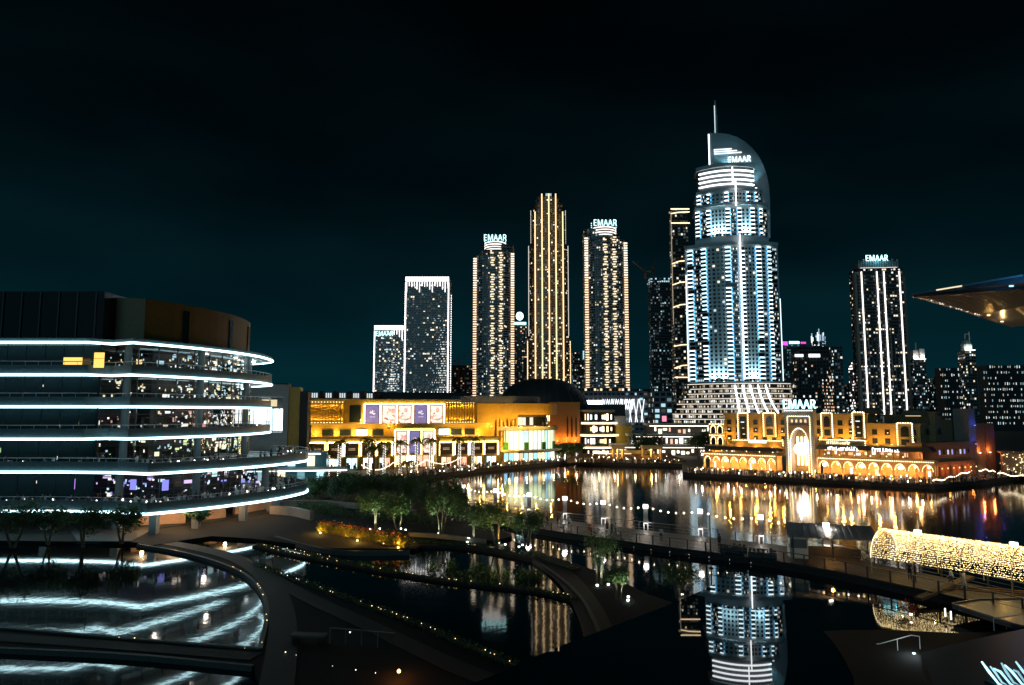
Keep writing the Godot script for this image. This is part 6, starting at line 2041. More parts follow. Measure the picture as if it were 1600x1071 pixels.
# ---------------------------------------------------------------- tunnel of fairy lights
func build_light_tunnel() -> void:
	var a := gp(1374, 893, DECK)
	var c := gp(1640, 940, DECK)
	var d := (c - a).normalized()
	var t := thing("light_tunnel", "arched tunnel of dense golden fairy lights over the footbridge at right", "light tunnel", a, -atan2(d.z, d.x))
	var L := a.distance_to(c) + 8.0
	var R := 2.75
	var H := 2.45
	var base := 1.6
	# own axes: x along the tunnel, z towards the viewer
	var steel := mat(.45, .36, .18, .5, .3)
	for i in int(L / 4.0) + 1:
		var s := sh(steel)
		var pts := []; var rr := []
		for k in 15:
			var an := PI * k / 14.0
			pts.append(Vector3(0, base + H * sin(an), R * cos(an))); rr.append(.045)
		pts.push_front(Vector3(0, 0, R)); rr.append(.045)
		pts.append(Vector3(0, 0, -R)); rr.append(.045)
		s.tube(pts, rr, 5)
		part("hoop", s, t, Vector3(i * 4.0, 0, -1.2))
	var gold := Shape.new()
	var m1 := glow(1.0, .64, .18, 2.8); var m2 := glow(1.0, .80, .44, 3.6)
	var rows := 40
	for r in rows:
		var an := PI * (r + .5) / rows
		var n := int(L / .12)
		for k in n:
			if rng.randf() < .10: continue
			var rad := R + rng.randf_range(-.06, .06)
			var x := k * .12 + rng.randf_range(-.05, .05)
			if x < 0 or x > L: continue
			gold.use(m2 if rng.randf() < .5 else m1)
			octa(gold, Vector3(x, base + rad * H / R * sin(an) + rng.randf_range(-.05, .05), rad * cos(an) - 1.2), rng.randf_range(.030, .056))
	part("fairy_light", gold, t, Vector3.ZERO, true)
	var rim := sh(m2)
	for k in 90:
		var an := PI * k / 89.0
		octa(rim, Vector3(0, base + (H + .05) * sin(an), (R + .05) * cos(an) - 1.2), .05)
	part("rim_light", rim, t, Vector3.ZERO, true)
	for x in [3.4, 11.5]:
		var s := sh(glow(1, .98, .9, 6)); s.box(Vector3(0, 0, 0), Vector3(.55, .3, .4)); part("flood_lamp", s, t, Vector3(x, base + H + .2, -1.2))
	for i in int(L / 3.0): omni(t, Vector3(1.5 + i * 3.0, base + 1.2, -1.2), Color(1, .74, .32), 1.6, .04)

# ---------------------------------------------------------------- plants
var leaf_cache := {}

func leaf_material(kind: int) -> StandardMaterial3D:
	var key := "leaf%d" % kind
	if not mats.has(key):
		var c: Array = [[.030, .060, .022], [.050, .085, .030], [.040, .075, .040], [.10, .085, .012], [.22, .03, .02], [.16, .14, .02]][kind]
		var m := StandardMaterial3D.new()
		m.albedo_color = lin(c[0], c[1], c[2])
		m.roughness = .6
		m.backlight_enabled = true
		m.backlight = lin(c[0] * 1.5, c[1] * 1.5, c[2])
		m.cull_mode = BaseMaterial3D.CULL_DISABLED
		mats[key] = m
	return mats[key]

func leaf(s: Shape, p: Vector3, size: float, r: RandomNumberGenerator) -> void:
	var d := Vector3(r.randfn(), r.randfn() * .6, r.randfn()).normalized()
	var e := d.cross(Vector3(r.randfn(), r.randfn(), r.randfn())).normalized()
	var a := p - d * size; var b := p + d * size
	var c := p + e * size * .45
	s.tri(a, c, b); s.tri(a, b, p - e * size * .45)

func tree_meshes(seed_: int, h: float, crown_r: float, stems: int, leaves: int, kind: int, leaf_size: float, low := .42) -> Array:
	var key := "%d_%f_%f_%d_%d_%d_%f" % [seed_, h, crown_r, stems, leaves, kind, low]
	if leaf_cache.has(key): return leaf_cache[key]
	var r := RandomNumberGenerator.new()
	r.seed = seed_
	var tr := sh(mottled("bark", .24, .19, .13, .5, 2.0, .9))
	var tips := []
	for i in stems:
		var a := TAU * i / stems + r.randf_range(-.4, .4)
		var lean := r.randf_range(.25, .55) * crown_r if stems > 1 else .1
		var p0 := Vector3(sin(a) * .08 * stems, 0, cos(a) * .08 * stems)
		var p1 := Vector3(sin(a) * lean * .6, h * .28, cos(a) * lean * .6)
		var p2 := Vector3(sin(a) * lean, h * .55, cos(a) * lean)
		var rad := h * .026 / sqrt(stems * .6)
		tr.tube([p0, p1, p2], [rad * 1.35, rad, rad * .65], 7)
		for k in 5:
			var b := r.randf() * TAU
			var q := Vector3(sin(b) * crown_r * r.randf_range(.35, .8), h * r.randf_range(.58, .9), cos(b) * crown_r * r.randf_range(.35, .8))
			var st := p1.lerp(p2, r.randf_range(.4, 1.0))
			tr.tube([st, st.lerp(q, .5) + Vector3(0, h * .04, 0), q], [rad * .5, rad * .35, rad * .15], 5)
			tips.append(q)
	var cr := sh(leaf_material(kind))
	var clumps := []
	for q in tips: clumps.append(q)
	for i in 14:
		var d := Vector3(r.randfn(), r.randfn() * .8, r.randfn()).normalized() * pow(r.randf(), .4)
		clumps.append(Vector3(d.x * crown_r, h * lerpf(low, 1.0, .5) + d.y * h * (1.0 - low) * .5, d.z * crown_r))
	for i in leaves:
		var c: Vector3 = clumps[r.randi() % clumps.size()]
		var o := Vector3(r.randfn(), r.randfn(), r.randfn()) * crown_r * .17
		leaf(cr, c + o, leaf_size * r.randf_range(.6, 1.3), r)
	leaf_cache[key] = [tr.mesh(), cr.mesh()]
	return leaf_cache[key]

func plant_tree(called: String, label: String, at: Vector3, h: float, crown_r: float, stems: int, leaves: int, kind: int, leaf_size: float, seed_: int, turn: float, group := "", low := .42) -> Node3D:
	var t := thing(called, label, "tree", at, turn, group)
	var m := tree_meshes(seed_, h, crown_r, stems, leaves, kind, leaf_size, low)
	part("trunk", m[0], t)
	part("crown", m[1], t)
	return t

func uplight(t: Node3D, at: Vector3, c: Color, e: float) -> void:
	var s := sh(glow(c.r, c.g, c.b, 7.0)); s.lathe([Vector2(.10, 0), Vector2(.13, .12), Vector2(.01, .14)], Vector3.ZERO, 8)
	part("uplight_lamp", s, t, at)
	spot(t, at + Vector3(0, .2, 0), Vector3(at.x * .3, 3.4, at.z * .1), c, e * 1.15, 46.0, .08)

func palm(label: String, at: Vector3, h: float, seed_: int, lit: bool) -> void:
	var t := thing("palm_tree", label, "palm tree", at, seed_ * 1.3, "palms along the mall promenade")
	var r := RandomNumberGenerator.new()
	r.seed = seed_
	var s := sh(mottled("palm_bark", .30, .24, .17, .5, 2.0, .9))
	s.tube([Vector3.ZERO, Vector3(.1, h * .5, 0), Vector3(.05, h, 0)], [.36, .28, .25], 9)
	part("trunk", s, t)
	s = sh(leaf_material(5))
	for i in 22:
		var a := TAU * i / 22.0 + r.randf_range(-.15, .15)
		var up := r.randf_range(-.1, 1.0)
		var L := r.randf_range(2.2, 3.0)
		var prev := Vector3(.05, h, 0)
		for k in 7:
			var f := (k + 1) / 7.0
			var q := Vector3(.05 + sin(a) * L * f, h + L * (up * f - (1.0 + up * .4) * f * f * .75), cos(a) * L * f)
			var side := Vector3(cos(a), 0, -sin(a)) * (.42 * sin(PI * clampf(f * .9 + .08, 0, 1)))
			var dn := Vector3(0, -.22, 0)
			s.tri(prev, q, q + side + dn); s.tri(prev, q - side + dn, q)
			s.tri(prev, q + side + dn, prev + side * .9 + dn); s.tri(prev, prev - side * .9 + dn, q - side + dn)
			prev = q
	part("crown", s, t)
	if lit:
		s = sh(glow(1, .93, .82, 5.0))
		for k in int(h * 13):
			var y := .2 + k / 13.0
			var a := k * 1.1
			octa(s, Vector3(.05 + sin(a) * .36, y, cos(a) * .36), .07)
		part("wrap_light", s, t, Vector3.ZERO, true)
	uplight(t, Vector3(.9, 0, .8), Color(1, .88, .6), 16)

func build_gardens() -> void:
	var wall_m := mottled("garden_wall", .30, .29, .27, .3, .6, .8)
	# palms by the mall
	var pl := [[482, 748, 8.5], [512, 752, 7.0], [529, 750, 9.5], [575, 744, 9.5], [583, 752, 8.0], [600, 742, 8.5], [625, 741, 8.8], [650, 740, 9.4], [672, 739, 9.2], [636, 750, 4.2], [718, 737, 9.4], [739, 736, 9.6]]
	var pw := ["by the cyan canopy, leftmost of the row", "second from the left of the row", "third from the left, before the second brown poster", "before the fourth brown poster", "low and near, in front of the brown posters", "before the last brown poster of the left block", "left of the middle tall posters", "before the purple tall poster", "right of the middle tall posters", "short and wide at the water, before the middle posters", "before the first posters of the right block", "rightmost, before the right poster block"]
	for i in pl.size(): palm("palm with light wrapped trunk " + pw[i], gp(pl[i][0], pl[i][1], 1.1), pl[i][2], 60 + i, i != 4 and i != 9)
	# the dark grove between pools and lake
	var grove := [[500, 788, 6.5, 0], [530, 792, 7.0, 1], [562, 796, 7.5, 0], [545, 780, 7.0, 2], [592, 792, 7.6, 1], [640, 800, 7.4, 0], [655, 786, 7.0, 2], [672, 812, 7.2, 1], [700, 800, 6.8, 0], [612, 784, 7.0, 2], [716, 815, 5.6, 1], [478, 782, 5.5, 2]]
	var gw := ["at the left end of the grove", "left of the lit trunk pair", "behind the gold hedge, left", "at the back left of the grove", "in the middle of the grove", "right of the middle of the grove", "at the back right of the grove", "left of the big uplit tree", "at the right end of the grove", "at the back of the grove, centre", "low, above the footbridge start", "smallest, beside the terraces"]
	for i in grove.size():
		var q = grove[i]
		plant_tree("grove_tree", "dark leafy tree " + gw[i], gp(q[0], q[1], LAND), q[2] * .72, q[2] * .36, 2, 2600, [0, 2, 0][q[3]], .22, 300 + q[3], i * 1.7, "dark trees of the grove", .30)
	# uplit trees in front of it
	var lit := [[587, 826, 5.4, 2, 16, "uplit tree with pale forked trunk, left one before the grove"], [622, 829, 5.0, 2, 14, "uplit tree with pale trunk, right of the left forked one"], [690, 836, 5.6, 3, 18, "bright uplit tree with three pale stems, middle of the row"], [738, 846, 5.0, 2, 6, "leafy tree leaning between the bright uplit ones"], [776, 852, 5.4, 3, 17, "uplit green tree with amber lit stems right of the middle"], [823, 855, 4.6, 3, 4, "dark tree at the right end of the uplit row"]]
	for i in lit.size():
		var q = lit[i]
		var t := plant_tree("uplit_tree", q[5], gp(q[0], q[1], LAND), q[2], q[2] * .44, q[3], 1900, 1, .17, 400 + i, i * 2.1, "uplit trees by the pools", .40)
		uplight(t, Vector3(-.6, 0, .9), Color(.90, 1.0, .86) if i != 4 else Color(1, .85, .5), q[4])
		uplight(t, Vector3(.7, 0, .7), Color(.90, 1.0, .88), q[4] * .7)
	# trees on the dark island
	var isl := [[937, 912, 5.2, 3, "taller uplit tree on the dark island in the right pool"], [966, 936, 2.9, 3, "short uplit tree beside the taller one on the dark island"], [1061, 935, 2.9, 4, "round leafy bush tree right of the dark island lamps"]]
	for i in isl.size():
		var q = isl[i]
		var t := plant_tree("island_tree", q[4], gp(q[0], q[1], LAND), q[2], q[2] * (.40 if i < 2 else .58), q[3], 1500, 1, .12, 440 + i, i * 1.1, "trees on the island", .40 if i < 2 else .30)
		uplight(t, Vector3(-.35 if i < 2 else .5, 0, 1.0), Color(.92, 1, .92), 7 if i < 2 else 2.2)
		if i < 2: uplight(t, Vector3(.75, 0, .7), Color(.92, 1, .92), 6)
	# dark trees below the curved wing, bottom left
	for q in [[20, 856, 5.5, "leftmost dark tree before the curved building"], [75, 852, 4.6, "second dark tree before the curved building"], [130, 856, 5.0, "third dark tree before the curved building"], [190, 850, 4.8, "fourth dark tree, next to the entrance plaza"], [308, 826, 2.9, "round dark bush tree on the plaza bed before the peach wall"]]:
		plant_tree("plaza_tree", q[3], gp(q[0], q[1], LAND), q[2], q[2] * .5, 2, 1700, 0, .2, 470, q[0] * .1, "dark trees before the curved building", .25)
	# trees at the far lake end
	for q in [[1000, 700, 9, "dark tree by the far restaurants, leftmost"], [1022, 700, 8, "dark tree by the far restaurants, right of the leftmost"], [1092, 695, 9, "broad dark tree left of the sand palace"], [1110, 688, 11, "tall dark tree touching the sand palace corner tower"], [1128, 690, 10, "dark tree hiding the left end of the palace"], [884, 706, 6, "lit tree before the orange hall, left"], [902, 706, 6, "lit tree before the orange hall, right"], [872, 708, 5.5, "lit tree by the rounded glass corner"]]:
		var Z := 262.0 if q[0] > 950 else 246.0
		var t := plant_tree("lakeside_tree", q[3], Vector3(xp(q[0], 720, Z), 1.1, -Z), q[2], q[2] * .48, 2, 1300, 0 if q[0] > 950 else 1, .4, 490 + int(q[0]) % 3, q[0], "trees at the far lake end", .3)
		if q[0] < 950:
			uplight(t, Vector3(.5, 0, 1.2), Color(1, .92, .7), 12)
			var wr := sh(glow(1, .95, .85, 4))
			for k in 50: octa(wr, Vector3(rng.randf_range(-.4, .4), .3 + k * .05, rng.randf_range(.1, .4)), .08)
			part("wrap_light", wr, t, Vector3.ZERO, true)
	# walls and beds on the left
	var beds := [
		["garden_wall", "long pale retaining wall below the grove hedge", [437, 792, 500, 790, 575, 797, 650, 806], .9, .45],
		["garden_wall", "pale stepped wall end left of the gold lit hedge", [425, 803, 460, 806, 490, 813], 1.3, .6],
		["garden_wall", "low wall in front of the grove trees", [640, 838, 700, 842, 760, 850], .5, .4]]
	for q in beds:
		var l := smooth(line2(q[2], LAND), 4)
		var t := thing(q[0], q[1], "wall", Vector3(l[0].x, LAND - .05, l[0].y))
		var s := sh(wall_m)
		var loc := PackedVector2Array()
		for p in l: loc.append(p - l[0])
		s.band(loc, 0, q[3], q[4])
		part("wall_face", s, t)
		s = sh(mottled("coping", .30, .29, .27, .3, .4, .6)); s.band(loc, q[3] + .003, q[3] + .09, q[4] + .1); part("coping", s, t)
	# gold lit hedge: single clipped shrubs, each with a lamp at its foot
	for i in 13:
		var f := i / 12.0
		var P := gp(lerpf(502, 634, f), lerpf(832, 857, f), LAND)
		var t := thing("hedge_shrub", "shrub %s of the gold lit hedge" % ["first from the left", "second from the left", "third from the left", "fourth from the left", "fifth from the left", "sixth from the left", "in the very middle", "sixth from the right", "fifth from the right", "fourth from the right", "third from the right", "second from the right", "last at the right end"][i], "shrub", P, i * .9, "shrubs of the gold lit hedge")
		var key := "hedge%d" % (i % 3)
		if not leaf_cache.has(key):
			var r := RandomNumberGenerator.new()
			r.seed = 700 + i
			var s := sh(leaf_material(5))
			for k in 420: leaf(s, Vector3(r.randfn() * .32, absf(r.randfn()) * .55 + .15, r.randfn() * .32), .13, r)
			s.use(leaf_material(4))
			for k in 60: leaf(s, Vector3(r.randfn() * .3, 1.35 + r.randf() * .25, r.randfn() * .3 - .2), .10, r)
			var st := sh(mat(.1, .07, .04))
			for k in 4: st.tube([Vector3.ZERO, Vector3(r.randfn() * .25, .9, r.randfn() * .25)], [.04, .015], 5)
			leaf_cache[key] = [s.mesh(), st.mesh()]
		part("foliage", leaf_cache[key][0], t); part("stem", leaf_cache[key][1], t)
		if i % 2 == 0:
			uplight(t, Vector3(.1, 0, .95), Color(1, .74, .28), 2.0)
			omni(t, Vector3(.1, .55, 1.0), Color(1, .74, .26), 5.5, .05)
	var s := sh(leaf_material(0))
	var r2 := RandomNumberGenerator.new()
	r2.seed = 12
	var bed := line2([450, 785, 520, 782, 640, 796, 720, 812, 700, 824, 560, 812, 470, 800], LAND)
	for k in 5200:
		var p := bed[0].lerp(bed[1], r2.randf()).lerp(bed[6].lerp(bed[5], r2.randf()), r2.randf()) if k % 2 else bed[1].lerp(bed[2], r2.randf()).lerp(bed[5].lerp(bed[4], r2.randf()), r2.randf())
		leaf(s, Vector3(p.x, LAND + r2.randf() * .8, p.y), .22, r2)
	var gc := setting("ground_cover", s)
	gc.set_meta("kind", "stuff"); gc.set_meta("label", "dense dark ground cover under the grove trees"); gc.set_meta("category", "plants")

# ---------------------------------------------------------------- foreground: pools, paths, near roofs
func edge_lamps(label: String, pts: Array, step: float, m, y: float, skip := .62, r := .034) -> void:
	var l := smooth(line2(pts, y), 6)
	var t := thing("edge_lamps", label, "ground lamps", Vector3(l[0].x, y, l[0].y), 0, "rows of tiny lamps along the pool edges")
	var total := 0.0
	for i in l.size() - 1: total += l[i].distance_to(l[i + 1])
	var n := int(total / step)
	var s := Shape.new()
	for i in n:
		if rng.randf() < skip: continue
		var q: Vector2 = along(l, (i + rng.randf_range(.2, .8)) / n)[0]
		s.use(m if rng.randf() < .8 else glow(1, .95, .85, 3.0))
		octa(s, Vector3(q.x - l[0].x, rng.randf_range(.08, .16), q.y - l[0].y), r * rng.randf_range(.7, 1.3))
	part("ground_light", s, t, Vector3.ZERO, true)

func border_plants(called: String, pts: Array, width: float, y: float, count: int, seed_: int) -> void:
	var l := smooth(line2(pts, y), 6)
	var r := RandomNumberGenerator.new()
	r.seed = seed_
	var s := sh(leaf_material(0))
	for i in count:
		var q = along(l, r.randf())
		var n := Vector2(-q[1].y, q[1].x) * r.randf_range(-width, width) * .5
		leaf(s, Vector3(q[0].x + n.x, y + r.randf() * .35, q[0].y + n.y), .13, r)
	var o := setting(called, s)
	o.set_meta("kind", "stuff"); o.set_meta("category", "plants")

func build_foreground() -> void:
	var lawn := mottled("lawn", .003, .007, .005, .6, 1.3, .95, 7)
	var grey := mottled("path_stone", .018, .021, .023, .35, .6, .7)
	var dark := mottled("dark_stone", .025, .026, .027, .5, .5, .75, 5)
	var kerb := mottled("kerb_stone", .10, .105, .105, .3, .6, .6)
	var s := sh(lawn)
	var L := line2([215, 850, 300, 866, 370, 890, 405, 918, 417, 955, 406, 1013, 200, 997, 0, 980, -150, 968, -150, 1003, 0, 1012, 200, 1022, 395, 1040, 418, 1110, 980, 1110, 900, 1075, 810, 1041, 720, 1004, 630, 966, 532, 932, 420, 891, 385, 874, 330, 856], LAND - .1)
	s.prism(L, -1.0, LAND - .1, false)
	setting("garden_lawn", s)
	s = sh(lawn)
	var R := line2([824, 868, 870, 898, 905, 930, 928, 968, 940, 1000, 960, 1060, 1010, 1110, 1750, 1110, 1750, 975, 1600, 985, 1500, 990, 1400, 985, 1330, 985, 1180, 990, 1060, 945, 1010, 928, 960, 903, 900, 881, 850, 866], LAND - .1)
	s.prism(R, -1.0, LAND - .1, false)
	setting("island_lawn", s)
	# paths
	setting("path", ribbon([225, 843, 300, 855, 372, 874, 418, 905, 438, 950, 441, 1000, 432, 1071, 420, 1120], 2.1, 1.350, 1.510, grey, 1.510))
	setting("path", ribbon([385, 880, 440, 912, 500, 943, 560, 970, 700, 1036, 800, 1076, 860, 1110], 1.7, 1.350, 1.502, grey, 1.502))
	setting("path", ribbon([828, 862, 858, 880, 890, 908, 916, 944, 936, 990, 950, 1060], 2.4, 1.350, 1.510, grey, 1.510))
	setting("path", ribbon([400, 852, 470, 868, 570, 887, 682, 905, 795, 918, 850, 925, 915, 941], 1.1, 0.650, 1.410, dark, 1.410))
	setting("path", ribbon([-160, 985, 0, 996, 200, 1010, 400, 1026], 1.5, 1.350, 1.500, dark, 1.500))
	setting("path", ribbon([640, 852, 700, 851, 760, 857, 832, 872, 900, 889], 1.3, 0.650, 1.570, grey, 1.570))
	# bright stone kerbs along the water
	setting("kerb", ribbon([215, 850, 300, 866, 370, 890, 405, 918, 417, 955, 406, 1013], .35, 1.150, 1.570, kerb, 1.570))
	setting("kerb", ribbon([-150, 968, 0, 980, 200, 997, 406, 1013], .3, 1.150, 1.570, kerb, 1.570))
	setting("kerb", ribbon([-150, 1003, 0, 1012, 200, 1022, 395, 1040], .3, 1.150, 1.570, kerb, 1.570))
	setting("kerb", ribbon([824, 868, 870, 898, 905, 930, 928, 968, 940, 1000], .3, 1.150, 1.600, kerb, 1.600))
	setting("kerb", ribbon([385, 874, 420, 891, 532, 932, 630, 966, 720, 1004, 810, 1041, 900, 1075], .3, 1.150, 1.550, kerb, 1.550))
	setting("kerb", ribbon([430, 838, 520, 859, 640, 860], .35, 1.150, 1.770, kerb, 1.770))
	border_plants("border_plants", [400, 883, 532, 934, 630, 969, 720, 1007, 810, 1045], 1.0, 1.45, 2600, 21)
	border_plants("border_plants", [400, 853, 570, 887, 682, 905, 795, 918, 904, 938], .9, 1.41, 2200, 22)
	border_plants("border_plants", [640, 848, 760, 855, 840, 872, 900, 892], .8, 1.55, 1200, 23)
	var amber := glow(1, .66, .28, 5.0)
	edge_lamps("tiny amber lamps along the diagonal bed beside the grey path", [410, 887, 532, 932, 630, 966, 720, 1004, 815, 1043], .5, amber, 1.60)
	edge_lamps("tiny amber lamps along the thin walkway between the two pools", [415, 857, 570, 886, 682, 904, 795, 917, 904, 934], .45, amber, 1.52)
	edge_lamps("tiny lamps along the round edge of the left pool", [360, 886, 400, 912, 415, 955, 404, 1012, 300, 1008, 180, 998], .9, amber, 1.60)
	edge_lamps("tiny lamps on the walkway before the grove trees", [640, 850, 760, 855, 850, 872, 960, 899], 1.2, glow(.95, 1, .95, 4), 1.60)
	edge_lamps("tiny pale lamps on the lower left lawn", [440, 1020, 490, 1036, 540, 1048, 600, 1056], 1.0, glow(1, .9, .7, 4), 1.50, .2, .035)
	edge_lamps("tiny lamps along the slope beside the terraces", [405, 852, 445, 858, 520, 872], .5, amber, 1.60)
	# amber lawn lamp
	var t := thing("lawn_lamp", "single orange glowing lamp on the dark lower lawn", "lamp", gp(623, 1058, LAND - .1))
	s = sh(glow(1, .55, .15, 7)); s.lathe([Vector2(.01, .22), Vector2(.1, .26), Vector2(.12, .36), Vector2(.01, .46)], Vector3.ZERO, 8); part("lamp_glass", s, t)
	s = sh(mat(.05, .05, .05)); s.tube([Vector3.ZERO, Vector3(0, .22, 0)], [.05, .05], 6); part("lamp_stem", s, t)
	omni(t, Vector3(0, .35, 0), Color(1, .55, .2), 1.2, .08)
	# stone bench and glass balustrade on the lower lawn
	t = thing("stone_bench", "flat pale stone bench on the dark lower lawn", "bench", gp(482, 1002, LAND - .1), -.12)
	s = sh(kerb); s.box(Vector3(0, .42, 0), Vector3(2.6, .14, .8)); part("seat", s, t)
	for x in [-1.0, 1.0]: s = sh(dark); s.box(Vector3(x, .17, 0), Vector3(.3, .34, .7)); part("leg", s, t)
	t = thing("glass_balustrade", "thin glass balustrade with steel rails on the lower lawn", "railing", gp(565, 1010, LAND - .1), -.25)
	var clear := StandardMaterial3D.new()
	clear.albedo_color = Color(.2, .3, .3, .12); clear.transparency = BaseMaterial3D.TRANSPARENCY_ALPHA; clear.roughness = .05
	for i in 4:
		s = sh(clear); s.quad(Vector3(-.6, 0, 0), Vector3(.6, 0, 0), Vector3(.6, 1, 0), Vector3(-.6, 1, 0)); part("glass_pane", s, t, Vector3(-1.9 + i * 1.25, .05, 0))
		s = sh(mat(.4, .4, .4, .3, .8)); s.bar(Vector3(-.62, 0, 0), Vector3(-.62, 1.1, 0), .04); part("post", s, t, Vector3(-1.9 + i * 1.25, 0, 0))
	s = sh(mat(.4, .4, .4, .3, .8)); s.bar(Vector3(-2.5, 1.08, 0), Vector3(2.5, 1.08, 0), .05); part("handrail", s, t)
	s = sh(glow(1, .95, .85, 4)); octa(s, Vector3(-.9, .9, .1), .06); part("rail_lamp", s, t)
	# white lit handrails on the right lawn
	for q in [[1405, 1017, 2.0, "bent white handrail on the dark right lawn", true], [1575, 984, 1.3, "short white handrail at the right edge beside the blue roof", false]]:
		t = thing("handrail", q[3], "handrail", gp(q[0], q[1], LAND - .1), .25)
		var w: float = q[2]
		var wm := mat(.8, .8, .78, .35)
		s = sh(wm)
		if q[4]: s.tube([Vector3(-w * .95, .62, .1), Vector3(-w * .75, .58, 0), Vector3(w * .55, .95, 0), Vector3(w * .85, .85, .1), Vector3(w * .85, 0, .1)], [.03, .03, .03, .03, .03], 6)
		else: s.tube([Vector3(-w, 0, 0), Vector3(-w, .9, 0), Vector3(w, 1.0, 0)], [.035, .035, .035], 6)
		part("rail", s, t)
		s = sh(wm); s.tube([Vector3(-.1, 0, 0), Vector3(-.1, .75, 0)], [.025, .025], 6); part("rail_post", s, t)
		s = sh(glow(.9, .97, 1, 4)); s.box(Vector3(0, 0, 0), Vector3(.18, .06, .1)); part("rail_lamp", s, t, Vector3(.3, .1, 1.0))
		omni(t, Vector3(.2, .5, 1.0), Color(.9, .97, 1), 1.0, .05)
	for q in [[1478, 968, "left one of two lit bollards by the pool at right"], [1487, 973, "right one of two lit bollards by the pool at right"]]:
		t = thing("lit_bollard", q[2], "bollard", gp(q[0], q[1], LAND - .1), 0, "pair of lit bollards")
		s = sh(mat(.3, .3, .3)); s.tube([Vector3.ZERO, Vector3(0, .2, 0)], [.07, .07], 8); part("bollard_foot", s, t)
		s = sh(glow(1, .93, .8, 2.6)); s.tube([Vector3(0, .2, 0), Vector3(0, .85, 0)], [.055, .055], 8); part("bollard_light", s, t)
	t = thing("reddish_shrub", "small pink lit shrub on the lawn below the tunnel's reflection", "shrub", gp(1414, 957, LAND - .1))
	var r := RandomNumberGenerator.new()
	r.seed = 5
	s = sh(leaf_material(4))
	for k in 260: leaf(s, Vector3(r.randfn() * .45, absf(r.randfn()) * .35 + .1, r.randfn() * .3), .1, r)
	part("foliage", s, t)
	s = sh(mat(.1, .06, .03)); for k in 5: s.tube([Vector3.ZERO, Vector3(r.randfn() * .3, .5, r.randfn() * .2)], [.03, .01], 5)
	part("stem", s, t)
	uplight(t, Vector3(0, 0, .9), Color(1, .6, .5), 2.0)
	# timber steps and dark angled roof at the right
	t = thing("timber_steps", "angled timber stepped platform below the light tunnel at right", "steps", gp(1540, 935, LAND - .1), -.5)
	for i in 7:
		for k in 3:
			s = sh(mottled("timber%d" % ((i + k) % 3), .07 + .02 * ((i + k) % 3), .05 + .01 * (i % 2), .03, .4, 1.2, .7)); s.box(Vector3.ZERO, Vector3(3.1, .12, .40)); part("plank", s, t, Vector3(-1.5 + k * 3.14 + i * .25, .15 + i * .09, 1.6 - i * .43))
	s = sh(dark); s.box(Vector3(1.5, .2, -.2), Vector3(9.5, .25, 4.6)); part("step_base", s, t)
	t = thing("ramp_beam", "long dark slanting beam pointing from the tunnel down to the pool", "beam", gp(1440, 940, LAND - .1), .52)
	s = sh(mottled("beam_timber", .11, .075, .045, .4, .8, .7)); s.bar(Vector3(-.5, .25, 0), Vector3(8.2, 1.15, 0), .7, .25); part("beam", s, t)
	s = sh(dark); for x in [1.5, 5.0]: s.box(Vector3(x, .25 + x * .05, 0), Vector3(.2, .5 + x * .1, .4))
	part("beam_foot", s, t)
	t = thing("flat_roof", "flat dark blue roof slab at the right edge under the timber steps", "roof", gp(1545, 965, 2.2))
	s = sh(mottled("blue_roof", .02, .035, .042, .3, .5, .35))
	var rp := PackedVector2Array()
	for q in line2([1488, 945, 1530, 938, 1640, 936, 1680, 1000, 1580, 975], 2.2): rp.append(q - Vector2(t.position.x, t.position.z))
	s.prism(rp, -.35, 0); part("roof_slab", s, t)
	s = sh(mat(.10, .12, .13, .4))
	for i in rp.size(): s.bar(Vector3(rp[i].x, .06, rp[i].y), Vector3(rp[(i + 1) % rp.size()].x, .06, rp[(i + 1) % rp.size()].y), .12)
	part("roof_edge", s, t)
	# the big dark mirror-smooth canopy just below the viewpoint
	var gloss := StandardMaterial3D.new()
	gloss.albedo_color = lin(.006, .018, .022); gloss.roughness = .012; gloss.metallic_specular = .8
	var cy := 15.0
	t = thing("smooth_canopy", "rounded dark teal canopy roof close below, mirroring the sail tower", "canopy", gp(1130, 1000, cy))
	var o := PackedVector2Array()
	for q in smooth(line2([700, 1085, 760, 1060, 820, 1034, 881, 1008, 955, 980, 1046, 945, 1090, 926, 1130, 908, 1163, 900, 1200, 908, 1231, 931, 1270, 969, 1305, 1008, 1326, 1043, 1336, 1075, 1338, 1180], cy), 3): o.append(q - Vector2(t.position.x, t.position.z))
	o.append(g2(640, 1180, cy) - Vector2(t.position.x, t.position.z))
	s = sh(gloss); s.prism(o, -.35, 0); part("canopy_skin", s, t)
	s = sh(mat(.02, .03, .033, .3))
	var ins := Geometry2D.offset_polygon(o, -.5)[0]
	s.prism(ins, -.8, -.36); part("canopy_frame", s, t)
	s = sh(mat(.03, .035, .04, .4))
	for q in [[1120, 1060], [980, 1090]]:
		var P := gp(q[0], q[1], cy) - t.position
		s.tube([Vector3(P.x, -14.7, P.z), Vector3(P.x, -.7, P.z)], [.2, .2], 10)
	part("canopy_column", s, t)
	# second canopy at the lower right, with added glowing tubes on it for a bluish reflection
	t = thing("side_canopy", "plain dark teal canopy roof at the lower right corner", "canopy", gp(1560, 1050, 14.0))
	o = PackedVector2Array()
	for q in line2([1440, 1020, 1520, 1000, 1640, 975, 1700, 1180, 1500, 1180], 14.0): o.append(q - Vector2(t.position.x, t.position.z))
	s = sh(mottled("side_canopy", .004, .012, .015, .2, .3, .3)); s.prism(o, -.3, 0); part("canopy_skin", s, t)
	s = sh(mat(.03, .035, .04, .4)); s.tube([Vector3(.6, -13.7, .4), Vector3(.6, -.3, .4)], [.2, .2], 10); part("canopy_column", s, t)
	t = thing("blue_reflection_tubes", "added bent glowing tubes in place of a blue white reflection, lower right corner", "reflection glints", gp(1572, 1071, 14.0))
